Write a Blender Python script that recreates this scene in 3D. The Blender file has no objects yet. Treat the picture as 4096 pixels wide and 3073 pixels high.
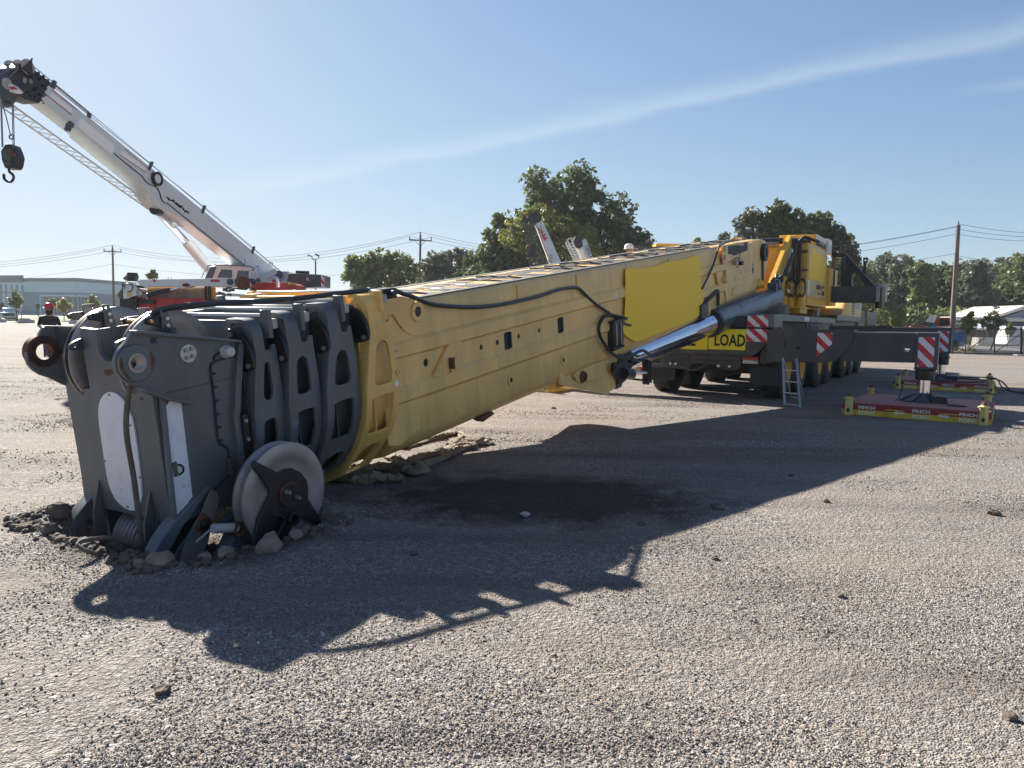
import bpy, bmesh, math, random
import numpy as np
from mathutils import Vector, Matrix, Euler, noise as mnoise
from mathutils.geometry import tessellate_polygon
R_=math.radians
rng=random.Random(7); nrng=np.random.default_rng(11)
sc=bpy.context.scene; COL=sc.collection

# ------------------------------------------------------------------ camera
H=1.6; F=3060.0
PITCH=R_(4.73); ROLL=0.02
cp,sp=math.cos(PITCH),math.sin(PITCH)
fw=Vector((0,cp,-sp)); r0=Vector((1,0,0)); u0=Vector((0,sp,cp))
RT=(r0*math.cos(ROLL)+u0*math.sin(ROLL)); UP=(u0*math.cos(ROLL)-r0*math.sin(ROLL))
cd=bpy.data.cameras.new('camera'); cam=bpy.data.objects.new('camera',cd); COL.objects.link(cam)
cam.matrix_world=Matrix(((RT.x,UP.x,-fw.x,0),(RT.y,UP.y,-fw.y,0),(RT.z,UP.z,-fw.z,H),(0,0,0,1)))
cd.sensor_width=36; cd.lens=F/4096*36; cd.clip_end=3000; cd.clip_start=.05
sc.camera=cam
def sight(x,y,Y):
    "surveyed point: bearing taken from the camera station, at distance Y"
    d=fw*F+RT*(x-2048)-UP*(y-1536.5)
    return Vector((0,0,H))+d*(Y/d.y)
def gnd(x,y,z=0):
    d=fw*F+RT*(x-2048)-UP*(y-1536.5)
    return Vector((0,0,H))+d*((z-H)/d.z)

# ------------------------------------------------------------------ world, sun, exposure
SUN_AZ,SUN_EL=R_(-38),R_(31)
w=bpy.data.worlds.new('World'); sc.world=w; w.use_nodes=True
nt=w.node_tree; nt.nodes.clear(); N=nt.nodes.new; L=nt.links.new
sky=N('ShaderNodeTexSky'); sky.sky_type='NISHITA'; sky.sun_disc=False
sky.sun_elevation=SUN_EL; sky.sun_rotation=SUN_AZ; sky.air_density=1.0; sky.dust_density=.45; sky.ozone_density=1.3; sky.altitude=100
bg=N('ShaderNodeBackground'); bg.inputs[1].default_value=.05
out=N('ShaderNodeOutputWorld')
tc=N('ShaderNodeTexCoord')
def streak(p1,p2,width,soft_lo,amt,a0,a1):
    d1=(sight(*p1,1)-Vector((0,0,H))).normalized(); d2=(sight(*p2,1)-Vector((0,0,H))).normalized()
    m=d1.cross(d2).normalized()
    if m.z<0: m=-m
    nz=N('ShaderNodeTexNoise'); nz.inputs['Scale'].default_value=5; nz.inputs['Detail'].default_value=5
    mp=N('ShaderNodeMapping'); mp.inputs['Scale'].default_value=(1,1,4); L(tc.outputs['Generated'],mp.inputs[0]); L(mp.outputs[0],nz.inputs[0])
    dt=N('ShaderNodeVectorMath'); dt.operation='DOT_PRODUCT'; L(tc.outputs['Generated'],dt.inputs[0]); dt.inputs[1].default_value=m
    ad=N('ShaderNodeMath'); ad.operation='MULTIPLY_ADD'; L(nz.outputs[0],ad.inputs[0]); ad.inputs[1].default_value=.05*width/.05; 
    sb=N('ShaderNodeMath'); sb.operation='SUBTRACT'; L(dt.outputs['Value'],sb.inputs[0]); sb.inputs[1].default_value=.025*width/.05
    L(sb.outputs[0],ad.inputs[2])
    cr=N('ShaderNodeValToRGB'); e=cr.color_ramp; e.elements[0].position=.5-soft_lo; e.elements[0].color=(0,0,0,1)
    e.elements[1].position=.5+width; e.elements[1].color=(0,0,0,1)
    k=e.elements.new(.5); k.color=(1,1,1,1); k=e.elements.new(.5+width*.3); k.color=(.75,.75,.75,1)
    k=e.elements.new(.5+width*.6); k.color=(.25,.25,.25,1)
    o=N('ShaderNodeMath'); o.operation='ADD'; L(ad.outputs[0],o.inputs[0]); o.inputs[1].default_value=.5; L(o.outputs[0],cr.inputs[0])
    sx=N('ShaderNodeVectorMath'); sx.operation='DOT_PRODUCT'; L(tc.outputs['Generated'],sx.inputs[0]); sx.inputs[1].default_value=(1,0,0)
    mr=N('ShaderNodeMapRange'); L(sx.outputs['Value'],mr.inputs[0]); mr.inputs[1].default_value=a0; mr.inputs[2].default_value=a1; mr.interpolation_type='SMOOTHSTEP'
    mu=N('ShaderNodeMath'); mu.operation='MULTIPLY'; L(cr.outputs[0],mu.inputs[0]); L(mr.outputs[0],mu.inputs[1])
    m2=N('ShaderNodeMath'); m2.operation='MULTIPLY'; L(mu.outputs[0],m2.inputs[0]); m2.inputs[1].default_value=amt
    return m2
def vmath(op,a,b=None):
    n=N('ShaderNodeVectorMath'); n.operation=op
    for i,v in enumerate((a,b)):
        if v is None: continue
        if isinstance(v,tuple): n.inputs[i].default_value=v
        else: L(v,n.inputs[i])
    return n.outputs[0]
# soft shoulder: the haze glow round the sun stays below white, as the air does in the photograph
q=vmath('DIVIDE',sky.outputs[0],(6.8,7.0,6.6)); q2=vmath('ADD',vmath('MULTIPLY',q,q),(1,1,1))
sq=N('ShaderNodeVectorMath'); sq.operation='POWER' if 'POWER' in [i.identifier for i in sq.bl_rna.properties['operation'].enum_items] else 'ADD'; L(q2,sq.inputs[0]); sq.inputs[1].default_value=(.5,.5,.5)
skyc=vmath('MULTIPLY',vmath('DIVIDE',sky.outputs[0],sq.outputs[0]),(.80,.90,1.08))
s1=streak((900,785),(3900,170),.030,.010,.27,-.62,-.25)
s2=streak((3700,380),(4096,330),.010,.008,.2,.45,.55)
ma=N('ShaderNodeMath'); ma.operation='ADD'; L(s1.outputs[0],ma.inputs[0]); L(s2.outputs[0],ma.inputs[1])
mx=N('ShaderNodeMixRGB'); L(ma.outputs[0],mx.inputs[0]); L(skyc,mx.inputs[1]); mx.inputs[2].default_value=(5.4,6.0,6.5,1)
L(mx.outputs[0],bg.inputs[0]); L(bg.outputs[0],out.inputs[0])
sd=bpy.data.lights.new('sun','SUN'); sd.energy=5.0; sd.angle=R_(.55); sd.color=(1,.93,.82)
so=bpy.data.objects.new('sun',sd); COL.objects.link(so)
sv=Vector((math.sin(SUN_AZ)*math.cos(SUN_EL),math.cos(SUN_AZ)*math.cos(SUN_EL),math.sin(SUN_EL)))
so.rotation_euler=sv.to_track_quat('Z','Y').to_euler(); so.location=(-20,20,30)
vs=sc.view_settings; vs.view_transform='Standard'; vs.look='None'; vs.exposure=1.6; vs.gamma=1; vs.use_curve_mapping=False

# ------------------------------------------------------------------ materials
def srgb(r,g,b):
    f=lambda c:(c/255/12.92) if c/255<=.04045 else ((c/255+.055)/1.055)**2.4
    return (f(r),f(g),f(b))
MATS={}
def mat(name,col,rough=.55,metal=0.,var=.12,vs_=4.,bump=0.,bs=60.,dirt=0.,dcol=(.16,.13,.10),ds=2.5,stretch=(1,1,1),spec=.5,emit=None,fine=.0,coat=0.,wear=0.,wcol=(.09,.06,.04),runs=0.,rcol=(.42,.29,.14)):
    if name in MATS: return MATS[name]
    m=bpy.data.materials.new(name); m.use_nodes=True; MATS[name]=m
    nt=m.node_tree; P=nt.nodes['Principled BSDF']; N=nt.nodes.new; L=nt.links.new
    tc=N('ShaderNodeTexCoord'); mp=N('ShaderNodeMapping'); mp.inputs['Scale'].default_value=stretch; L(tc.outputs['Object'],mp.inputs[0])
    nz=N('ShaderNodeTexNoise'); nz.inputs['Scale'].default_value=vs_; nz.inputs['Detail'].default_value=6; L(mp.outputs[0],nz.inputs[0])
    mr=N('ShaderNodeMapRange'); L(nz.outputs[0],mr.inputs[0]); mr.inputs[1].default_value=.3; mr.inputs[2].default_value=.7; mr.inputs[3].default_value=1-var; mr.inputs[4].default_value=1+var
    vm=N('ShaderNodeVectorMath'); vm.operation='SCALE'; vm.inputs[0].default_value=col; L(mr.outputs[0],vm.inputs['Scale'])
    last=vm.outputs[0]
    if dirt>0:
        n2=N('ShaderNodeTexNoise'); n2.inputs['Scale'].default_value=ds; n2.inputs['Detail'].default_value=9; n2.inputs['Roughness'].default_value=.65; L(mp.outputs[0],n2.inputs[0])
        m2=N('ShaderNodeMapRange'); L(n2.outputs[0],m2.inputs[0]); m2.inputs[1].default_value=.5; m2.inputs[2].default_value=.75; m2.inputs[3].default_value=0; m2.inputs[4].default_value=dirt
        mx=N('ShaderNodeMixRGB'); L(m2.outputs[0],mx.inputs[0]); L(last,mx.inputs[1]); mx.inputs[2].default_value=(*dcol,1); last=mx.outputs[0]
    if runs>0:   # grime runs hanging down the plate
        mp3=N('ShaderNodeMapping'); mp3.inputs['Scale'].default_value=(3.2,3.2,.35); L(tc.outputs['Object'],mp3.inputs[0])
        n3=N('ShaderNodeTexNoise'); n3.inputs['Scale'].default_value=2.2; n3.inputs['Detail'].default_value=8; n3.inputs['Roughness'].default_value=.6; L(mp3.outputs[0],n3.inputs[0])
        m3=N('ShaderNodeMapRange'); L(n3.outputs[0],m3.inputs[0]); m3.inputs[1].default_value=.52; m3.inputs[2].default_value=.68; m3.inputs[4].default_value=runs
        x3=N('ShaderNodeMixRGB'); L(m3.outputs[0],x3.inputs[0]); L(last,x3.inputs[1]); x3.inputs[2].default_value=(*rcol,1); last=x3.outputs[0]
    if wear>0:   # chips and scuffs
        mp4=N('ShaderNodeMapping'); mp4.inputs['Scale'].default_value=(1,1,2.2); mp4.inputs['Rotation'].default_value=(0,.5,0); L(tc.outputs['Object'],mp4.inputs[0])
        n4=N('ShaderNodeTexNoise'); n4.inputs['Scale'].default_value=9; n4.inputs['Detail'].default_value=12; n4.inputs['Roughness'].default_value=.72; L(mp4.outputs[0],n4.inputs[0])
        m4=N('ShaderNodeMapRange'); L(n4.outputs[0],m4.inputs[0]); m4.inputs[1].default_value=.665-.05*wear; m4.inputs[2].default_value=.70-.05*wear; m4.inputs[4].default_value=.85
        x4=N('ShaderNodeMixRGB'); L(m4.outputs[0],x4.inputs[0]); L(last,x4.inputs[1]); x4.inputs[2].default_value=(*wcol,1); last=x4.outputs[0]
    L(last,P.inputs['Base Color'])
    P.inputs['Metallic'].default_value=metal
    P.inputs['Specular IOR Level'].default_value=spec
    rr=N('ShaderNodeMapRange'); L(nz.outputs[0],rr.inputs[0]); rr.inputs[3].default_value=max(0.02,rough-.1); rr.inputs[4].default_value=min(1,rough+.1); L(rr.outputs[0],P.inputs['Roughness'])
    if coat: P.inputs['Coat Weight'].default_value=coat; P.inputs['Coat Roughness'].default_value=.15
    if bump>0:
        nb=N('ShaderNodeTexNoise'); nb.inputs['Scale'].default_value=bs; nb.inputs['Detail'].default_value=4; L(tc.outputs['Object'],nb.inputs[0])
        b=N('ShaderNodeBump'); b.inputs['Strength'].default_value=bump; b.inputs['Distance'].default_value=.01; L(nb.outputs[0],b.inputs['Height']); L(b.outputs[0],P.inputs['Normal'])
    if emit:
        P.inputs['Emission Color'].default_value=(*emit[0],1); P.inputs['Emission Strength'].default_value=emit[1]
    return m
tan=mat('faded_yellow_paint',(.81,.505,.18),.45,wear=.3,runs=.30,var=.13,vs_=2.2,dirt=.4,dcol=(.46,.31,.15),ds=1.3,bump=.03,stretch=(1,1,.45))
tan2=mat('faded_yellow_collar_paint',(.80,.50,.15),.45,wear=.35,runs=.25,var=.10,vs_=3,dirt=.5,dcol=(.34,.24,.1),ds=2,bump=.03)
yel=mat('yellow_paint',(.78,.43,.035),.42,wear=.25,runs=.25,var=.12,vs_=3,dirt=.35,dcol=(.3,.19,.05),ds=2,bump=.02)
ylight=mat('pale_yellow_paint',(.66,.50,.22),.45,var=.08,dirt=.2)
cream=mat('cream_paint',(.72,.68,.58),.45,var=.05,dirt=.2)
signy=mat('bright_yellow_panel',(1.0,.63,.03),.6,var=.01)
gry=mat('slate_grey_paint',(.105,.122,.138),.4,wear=.3,wcol=(.05,.045,.04),runs=.3,rcol=(.075,.075,.075),var=.14,vs_=3,dirt=.5,dcol=(.10,.09,.085),ds=2.2,bump=.03,stretch=(1,1,.5))
gry2=mat('dark_slate_paint',(.055,.065,.078),.5,var=.15,dirt=.3)
ltop=mat('sunlit_light_grey_edge',(.55,.57,.58),.25,var=.15,dirt=.3)  # sunlight on the cross rails is put into this pale, smoother grey
chas=mat('chassis_grey_paint',(.058,.058,.060),.5,wear=.3,wcol=(.03,.03,.03),runs=.4,rcol=(.10,.09,.075),var=.15,vs_=2,dirt=.6,dcol=(.13,.11,.09),ds=1.5,bump=.03)
blk=mat('black_paint',(.014,.015,.018),.45,var=.2,dirt=.25,dcol=(.08,.07,.06))
rub=mat('black_rubber',(.02,.021,.023),.55,var=.25,vs_=9,bump=.1)
hose=mat('black_hose',(.03,.031,.034),.4,var=.2,bump=.05)
dhose=mat('dusty_hose',(.11,.095,.075),.8,var=.3,vs_=8,bump=.1)
tyre=mat('dusty_tyre_rubber',(.055,.05,.046),.85,var=.25,vs_=6,bump=.2)
steel=mat('bare_steel',(.33,.30,.295),.42,metal=.5,wear=.5,wcol=(.16,.13,.11),var=.35,vs_=2.5,dirt=.5,dcol=(.20,.15,.12),ds=3)
chrome=mat('polished_chrome_rod',(.74,.76,.84),.13,metal=1,var=.04,spec=.6)
barrel=mat('grey_cylinder_paint',(.20,.225,.26),.3,metal=.35,var=.25,vs_=2,dirt=.6,dcol=(.08,.08,.09),ds=3,bump=.05)
rust=mat('rusty_iron',(.14,.055,.03),.8,var=.5,vs_=14,dirt=.7,dcol=(.05,.035,.03),ds=9,bump=.35,bs=60)
zinc=mat('zinc_bolt',(.55,.55,.52),.35,metal=.7,var=.2)
bronze=mat('bronze_pin',(.45,.30,.15),.35,metal=.8,var=.2)
whitep=mat('white_decal',(.76,.77,.82),.45,wear=.25,wcol=(.12,.12,.12),var=.03,dirt=.25,dcol=(.25,.24,.24),ds=7)
redp=mat('red_paint',(.42,.03,.028),.5,var=.12,dirt=.2)
padbl=mat('weathered_grip_tape',(.075,.08,.095),.75,var=.3,vs_=18,bump=.6,bs=180,dirt=.5,dcol=(.2,.2,.2),ds=30)
silver=mat('silver_frame_paint',(.13,.15,.165),.4,var=.12,dirt=.3)
alu=mat('aluminium',(.34,.35,.36),.35,metal=.7,var=.1)
glass=mat('dark_tinted_glass',(.03,.05,.05),.06,var=.02,spec=.9)
lens=mat('clear_lens',(.5,.5,.48),.15,var=.1,spec=.9)
bansign=mat('oversize_banner_yellow',(.80,.68,.03),.6,var=.06,dirt=.25,dcol=(.5,.42,.08))
inkb=mat('black_print',(.012,.012,.012),.6,var=.1)
inkw=mat('white_stencil',(.66,.66,.64),.8,var=.15,vs_=30,dirt=.5,dcol=(.35,.2,.12),ds=25)
matred=mat('worn_red_mat_paint',(.44,.17,.15),.75,var=.2,vs_=3,dirt=.6,dcol=(.30,.22,.20),ds=3,bump=.1)
matside=mat('dark_red_mat_edge',(.30,.02,.025),.6,var=.15,dirt=.3)
matyel=mat('yellow_mat_edge',(.60,.42,.04),.6,var=.15,dirt=.45,dcol=(.2,.15,.07),ds=5)
posty=mat('pale_yellow_post',(.62,.50,.18),.6,var=.15,dirt=.5,dcol=(.25,.2,.1),ds=9)
slingm=mat('dirty_canvas_sling',(.20,.17,.125),.95,var=.2,vs_=5,dirt=.6,dcol=(.2,.16,.12),ds=6,bump=.5,bs=120)
wpaint=mat('white_crane_paint',(.60,.65,.67),.4,var=.05,dirt=.2,dcol=(.42,.42,.41))
wplain=mat('plain_white_patch',(.82,.82,.82),.5,var=.01)
bldg_g=mat('warehouse_grey_panel',(.30,.34,.40),.8,var=.03)
bldg_w=mat('warehouse_white_panel',(.62,.68,.78),.8,var=.03)
bldg_d=mat('warehouse_parapet_grey',(.26,.28,.31),.8,var=.03)
wood=mat('weathered_pole_wood',(.17,.13,.10),.85,var=.25,vs_=3,stretch=(1,1,.1),bump=.2)
wirem=mat('grey_wire',(.16,.17,.19),.6,var=.05)
conc=mat('concrete',(.42,.40,.37),.85,var=.12,dirt=.4,bump=.15)
dirtm=mat('dark_soil',(.10,.08,.064),.95,var=.45,vs_=7,bump=.8,bs=30)
rockm=mat('brown_rock',(.20,.165,.135),.9,var=.4,vs_=5,bump=.5,bs=25)
trunkm=mat('bark',(.10,.08,.06),.9,var=.3,bump=.3)
skin=mat('skin',(.45,.24,.16),.6,var=.08); beard=mat('dark_beard',(.03,.02,.016),.9)
tshirt=mat('navy_tshirt',(.02,.024,.032),.9,var=.1); jeans=mat('blue_jeans',(.05,.07,.12),.9); boots=mat('brown_boots',(.08,.05,.03),.8)
redhat=mat('red_hard_hat',(.55,.02,.03),.3,var=.05); whitehat=mat('white_hard_hat',(.75,.76,.78),.3,var=.04)
vest=mat('dark_jacket',(.05,.05,.06),.9)
amber=mat('amber_plastic_and_glow',(.7,.32,.05),.4,var=.25,vs_=2)  # amber lamp plastic; also colours the panel that stands for a glow
carw=mat('pale_green_car_paint',(.42,.50,.50),.25,var=.03,coat=.6)
bluep=mat('blue_paint',(.03,.14,.33),.5,var=.1)
def leafmat(name,c1,c2,sc_=.35):
    m=bpy.data.materials.new(name); m.use_nodes=True; nt=m.node_tree; N=nt.nodes.new; L=nt.links.new
    P=nt.nodes['Principled BSDF']; o=nt.nodes['Material Output']
    ge=N('ShaderNodeNewGeometry'); tc=N('ShaderNodeTexCoord'); nz=N('ShaderNodeTexNoise'); nz.inputs['Scale'].default_value=sc_; nz.inputs['Detail'].default_value=4
    L(tc.outputs['Object'],nz.inputs[0])
    ad=N('ShaderNodeMath'); ad.operation='MULTIPLY_ADD'; L(ge.outputs['Random Per Island'],ad.inputs[0]); ad.inputs[1].default_value=.5; 
    mr=N('ShaderNodeMapRange'); L(nz.outputs[0],mr.inputs[0]); mr.inputs[1].default_value=.35; mr.inputs[2].default_value=.65; mr.inputs[4].default_value=.5
    L(mr.outputs[0],ad.inputs[2])
    mx=N('ShaderNodeMixRGB'); L(ad.outputs[0],mx.inputs[0]); mx.inputs[1].default_value=(*c1,1); mx.inputs[2].default_value=(*c2,1)
    L(mx.outputs[0],P.inputs['Base Color']); P.inputs['Roughness'].default_value=.55; P.inputs['Specular IOR Level'].default_value=.4
    tr=N('ShaderNodeBsdfTranslucent'); L(mx.outputs[0],tr.inputs[0]); ms=N('ShaderNodeMixShader'); ms.inputs[0].default_value=.36
    L(P.outputs[0],ms.inputs[1]); L(tr.outputs[0],ms.inputs[2]); L(ms.outputs[0],o.inputs[0]); return m
LEAF={'dark':leafmat('dark_green_leaves',(.055,.08,.03),(.16,.20,.075)),'mid':leafmat('green_leaves',(.10,.13,.04),(.22,.26,.09)),
'yel':leafmat('yellow_green_leaves',(.13,.15,.03),(.27,.28,.07)),'grey':leafmat('grey_green_leaves',(.075,.095,.065),(.18,.20,.125)),'gold':leafmat('golden_leaves',(.22,.2,.04),(.42,.36,.09))}
def hazard(name,ax,ay,per,phase=0.,c1=(.55,.025,.035),c2=(.74,.74,.76)):
    m=bpy.data.materials.new(name); m.use_nodes=True; nt=m.node_tree; N=nt.nodes.new; L=nt.links.new; P=nt.nodes['Principled BSDF']
    tc=N('ShaderNodeTexCoord'); d=N('ShaderNodeVectorMath'); d.operation='DOT_PRODUCT'; L(tc.outputs['Object'],d.inputs[0]); d.inputs[1].default_value=(ax/per,ay[0]/per,ay[1]/per) if isinstance(ay,tuple) else (0,ax/per,ay/per)
    a=N('ShaderNodeMath'); a.operation='ADD'; L(d.outputs['Value'],a.inputs[0]); a.inputs[1].default_value=phase+50
    fr=N('ShaderNodeMath'); fr.operation='FRACT'; L(a.outputs[0],fr.inputs[0])
    g=N('ShaderNodeMath'); g.operation='GREATER_THAN'; L(fr.outputs[0],g.inputs[0]); g.inputs[1].default_value=.5
    nz=N('ShaderNodeTexNoise'); nz.inputs['Scale'].default_value=9; nz.inputs['Detail'].default_value=8; L(tc.outputs['Object'],nz.inputs[0])
    mx=N('ShaderNodeMixRGB'); L(g.outputs[0],mx.inputs[0]); mx.inputs[1].default_value=(*c1,1); mx.inputs[2].default_value=(*c2,1)
    mr=N('ShaderNodeMapRange'); L(nz.outputs[0],mr.inputs[0]); mr.inputs[1].default_value=.55; mr.inputs[2].default_value=.8; mr.inputs[4].default_value=.45
    m3=N('ShaderNodeMixRGB'); L(mr.outputs[0],m3.inputs[0]); L(mx.outputs[0],m3.inputs[1]); m3.inputs[2].default_value=(.4,.3,.28,1)
    L(m3.outputs[0],P.inputs['Base Color']); P.inputs['Roughness'].default_value=.45; return m
haz=hazard('red_white_hazard_stripes',.70,.70,.20,.1)
haz2=hazard('red_white_hazard_stripes_wide',.70,.70,.27,.35)

# ------------------------------------------------------------------ builders
WM={}   # world matrix per object name
class MB:
    def __init__(s): s.v=[]; s.f=[]
    def add(s,vs,fs):
        o=len(s.v); s.v+= [tuple(x) for x in vs]; s.f+=[tuple(i+o for i in f) for f in fs]; return s
    def box(s,x0,x1,y0,y1,z0,z1):
        return s.add([(x0,y0,z0),(x1,y0,z0),(x1,y1,z0),(x0,y1,z0),(x0,y0,z1),(x1,y0,z1),(x1,y1,z1),(x0,y1,z1)],
            [(0,3,2,1),(4,5,6,7),(0,1,5,4),(1,2,6,5),(2,3,7,6),(3,0,4,7)])
    def prism(s,poly,axis,a,b,holes=()):
        "poly in the two other coordinates (in order), extruded along axis from a to b"
        loops=[list(poly)]+[list(h) for h in holes]
        tri=tessellate_polygon([[Vector((p[0],p[1],0)) for p in lp] for lp in loops])
        flat=[p for lp in loops for p in lp]
        def P(p,c):
            if axis==0: return (c,p[0],p[1])
            if axis==1: return (p[0],c,p[1])
            return (p[0],p[1],c)
        n=len(flat); vs=[P(p,a) for p in flat]+[P(p,b) for p in flat]
        fs=[]
        for t in tri:
            A,B,C=[flat[i] for i in t]
            fs.append(tuple(t)); fs.append(tuple(i+n for i in reversed(t)))
        o=0
        for lp in loops:
            k=len(lp)
            for i in range(k):
                j=(i+1)%k; fs.append((o+i,o+j,n+o+j,n+o+i))
            o+=k
        return s.add(vs,fs)
    def cyl(s,p0,p1,r0,r1=None,n=16,cap=True):
        r1=r0 if r1 is None else r1; p0=Vector(p0); p1=Vector(p1); d=(p1-p0).normalized()
        a=d.orthogonal().normalized(); b=d.cross(a)
        vs=[p0+(a*math.cos(t)+b*math.sin(t))*r0 for t in [2*math.pi*i/n for i in range(n)]]+[p1+(a*math.cos(t)+b*math.sin(t))*r1 for t in [2*math.pi*i/n for i in range(n)]]
        fs=[(i,(i+1)%n,n+(i+1)%n,n+i) for i in range(n)]
        if cap: fs+=[tuple(reversed(range(n))),tuple(range(n,2*n))]
        return s.add(vs,fs)
    def lathe(s,p,d,prof,n=32):
        "prof: (radius, height along d)"
        p=Vector(p); d=Vector(d).normalized(); a=d.orthogonal().normalized(); b=d.cross(a); k=len(prof)
        vs=[p+d*h+(a*math.cos(2*math.pi*i/n)+b*math.sin(2*math.pi*i/n))*max(r,1e-4) for i in range(n) for r,h in prof]
        fs=[(i*k+j,((i+1)%n)*k+j,((i+1)%n)*k+j+1,i*k+j+1) for i in range(n) for j in range(k-1)]
        return s.add(vs,fs)
    def ring(s,p,d,ri,ro,h,n=28):
        return s.lathe(p,d,[(ri,0),(ro,0),(ro,h),(ri,h),(ri,0)],n)
    def tube(s,path,r,n=8,smooth=0):
        P=[Vector(q) for q in path]
        if smooth and len(P)>2:
            Q=[]
            for i in range(len(P)-1):
                a,b,c,d=P[max(0,i-1)],P[i],P[i+1],P[min(len(P)-1,i+2)]
                for k in range(smooth):
                    t=k/smooth; Q.append(.5*((2*b)+(-a+c)*t+(2*a-5*b+4*c-d)*t*t+(-a+3*b-3*c+d)*t**3))
            Q.append(P[-1]); P=Q
        rr=r if isinstance(r,(list,tuple)) else None
        vs=[]; up=None
        for i,p in enumerate(P):
            t=(P[min(i+1,len(P)-1)]-P[max(i-1,0)]).normalized()
            if up is None: up=t.orthogonal().normalized()
            up=(up-t*up.dot(t)).normalized(); bb=t.cross(up)
            q=rr[min(len(rr)-1,int(i*len(rr)/len(P)))] if rr else r
            vs+=[p+(up*math.cos(2*math.pi*k/n)+bb*math.sin(2*math.pi*k/n))*q for k in range(n)]
        fs=[(i*n+k,i*n+(k+1)%n,(i+1)*n+(k+1)%n,(i+1)*n+k) for i in range(len(P)-1) for k in range(n)]
        fs+=[tuple(reversed(range(n))),tuple(range((len(P)-1)*n,len(P)*n))]
        return s.add(vs,fs)
    def bar(s,p0,p1,wd,ht=None,up=(0,0,1)):
        ht=wd if ht is None else ht; p0=Vector(p0); p1=Vector(p1); d=(p1-p0).normalized(); up=Vector(up)
        if abs(d.dot(up))>.98: up=Vector((1,0,0))
        x=d.cross(up).normalized(); y=x.cross(d).normalized()
        vs=[p+x*a*wd/2+y*b*ht/2 for p in (p0,p1) for a,b in ((-1,-1),(1,-1),(1,1),(-1,1))]
        return s.add(vs,[(0,3,2,1),(4,5,6,7),(0,1,5,4),(1,2,6,5),(2,3,7,6),(3,0,4,7)])
    def sphere(s,c,r,n=10,m=7,sz=1):
        vs=[];c=Vector(c)
        for i in range(m+1):
            a=math.pi*i/m
            for j in range(n): vs.append(c+Vector((math.sin(a)*math.cos(2*math.pi*j/n)*r,math.sin(a)*math.sin(2*math.pi*j/n)*r,math.cos(a)*r*sz)))
        return s.add(vs,[(i*n+j,(i+1)*n+j,(i+1)*n+(j+1)%n,i*n+(j+1)%n) for i in range(m) for j in range(n)])
    def loft(s,secs,closed=True,cap=True):
        n=len(secs[0]); vs=[p for q in secs for p in q]; fs=[]
        for i in range(len(secs)-1):
            for j in range(n if closed else n-1):
                fs.append((i*n+j,i*n+(j+1)%n,(i+1)*n+(j+1)%n,(i+1)*n+j))
        if cap: fs+=[tuple(reversed(range(n))),tuple(range((len(secs)-1)*n,len(secs)*n))]
        return s.add(vs,fs)
    def mesh(s,name):
        me=bpy.data.meshes.new(name); me.from_pydata(s.v,[],s.f); me.validate(); me.update()
        bm=bmesh.new(); bm.from_mesh(me); bmesh.ops.remove_doubles(bm,verts=bm.verts,dist=1e-5); bmesh.ops.recalc_face_normals(bm,faces=bm.faces); bm.to_mesh(me); bm.free()
        return me
def finish(me,smooth):
    if smooth:
        for p in me.polygons: p.use_smooth=True
        if hasattr(me,'set_sharp_from_angle'): me.set_sharp_from_angle(angle=R_(35))
def thing(name,label,cat,M,group=None):
    o=bpy.data.objects.new(name,None); COL.objects.link(o); o.empty_display_size=.2
    if not isinstance(M,Matrix): M=Matrix.Translation(Vector(M))
    o.matrix_world=M; WM[o.name]=M.copy(); o['label']=label; o['category']=cat
    if group: o['group']=group
    return o
def part(name,mb,m,parent,M=None,smooth=True,bevel=0,label=None,stuff=False):
    "mesh built in frame M (world matrix; default the parent's frame)"
    me=mb if isinstance(mb,bpy.types.Mesh) else mb.mesh(name)
    if not isinstance(mb,bpy.types.Mesh): finish(me,smooth)
    if m is not None and len(me.materials)==0: me.materials.append(m)
    o=bpy.data.objects.new(name,me); COL.objects.link(o)
    PM=WM[parent.name] if parent else Matrix.Identity(4)
    M=PM if M is None else M
    o.parent=parent; o.matrix_basis=PM.inverted()@M; WM[o.name]=M.copy()
    if bevel:
        b=o.modifiers.new('bevel','BEVEL'); b.width=bevel; b.segments=2; b.limit_method='ANGLE'; b.angle_limit=R_(40)
    if label: o['label']=label
    if stuff: o['kind']='stuff'
    return o
def single(name,mb,m,label,cat,M=None,group=None,smooth=True,bevel=0):
    o=part(name,mb,m,None,M or Matrix.Identity(4),smooth,bevel); o['label']=label; o['category']=cat
    if group: o['group']=group
    return o
def struct(name,mb,m,M=None,smooth=False):
    o=part(name,mb,m,None,M or Matrix.Identity(4),smooth); o['kind']='structure'; return o
def text(name,s,size,m,parent,M,depth=.002,bold=0.,sx=1.,align='LEFT',spacing=1.):
    c=bpy.data.curves.new(name,'FONT'); c.body=s; c.size=size; c.extrude=depth; c.offset=bold; c.align_x=align; c.resolution_u=2; c.space_character=spacing
    t=bpy.data.objects.new('t',c); me=bpy.data.meshes.new_from_object(t); bpy.data.objects.remove(t); bpy.data.curves.remove(c)
    me.name=name; me.transform(Matrix.Diagonal((sx,1,1,1))); me.materials.clear(); me.materials.append(m)
    return part(name,me,m,parent,M)
def copy_tree(o,M,parent=None):
    c=o.copy(); COL.objects.link(c); c.parent=parent
    if parent is None: c.matrix_world=M; WM[c.name]=M.copy()
    else: WM[c.name]=WM[parent.name]@c.matrix_basis
    for ch in [x for x in bpy.data.objects if x.parent==o]: copy_tree(ch,None,c)
    return c
def frame(o,x,y,z):
    x,y,z,o=[Vector(a) for a in (x,y,z,o)]
    return Matrix(((x.x,y.x,z.x,o.x),(x.y,y.y,z.y,o.y),(x.z,y.z,z.z,o.z),(0,0,0,1)))
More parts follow.
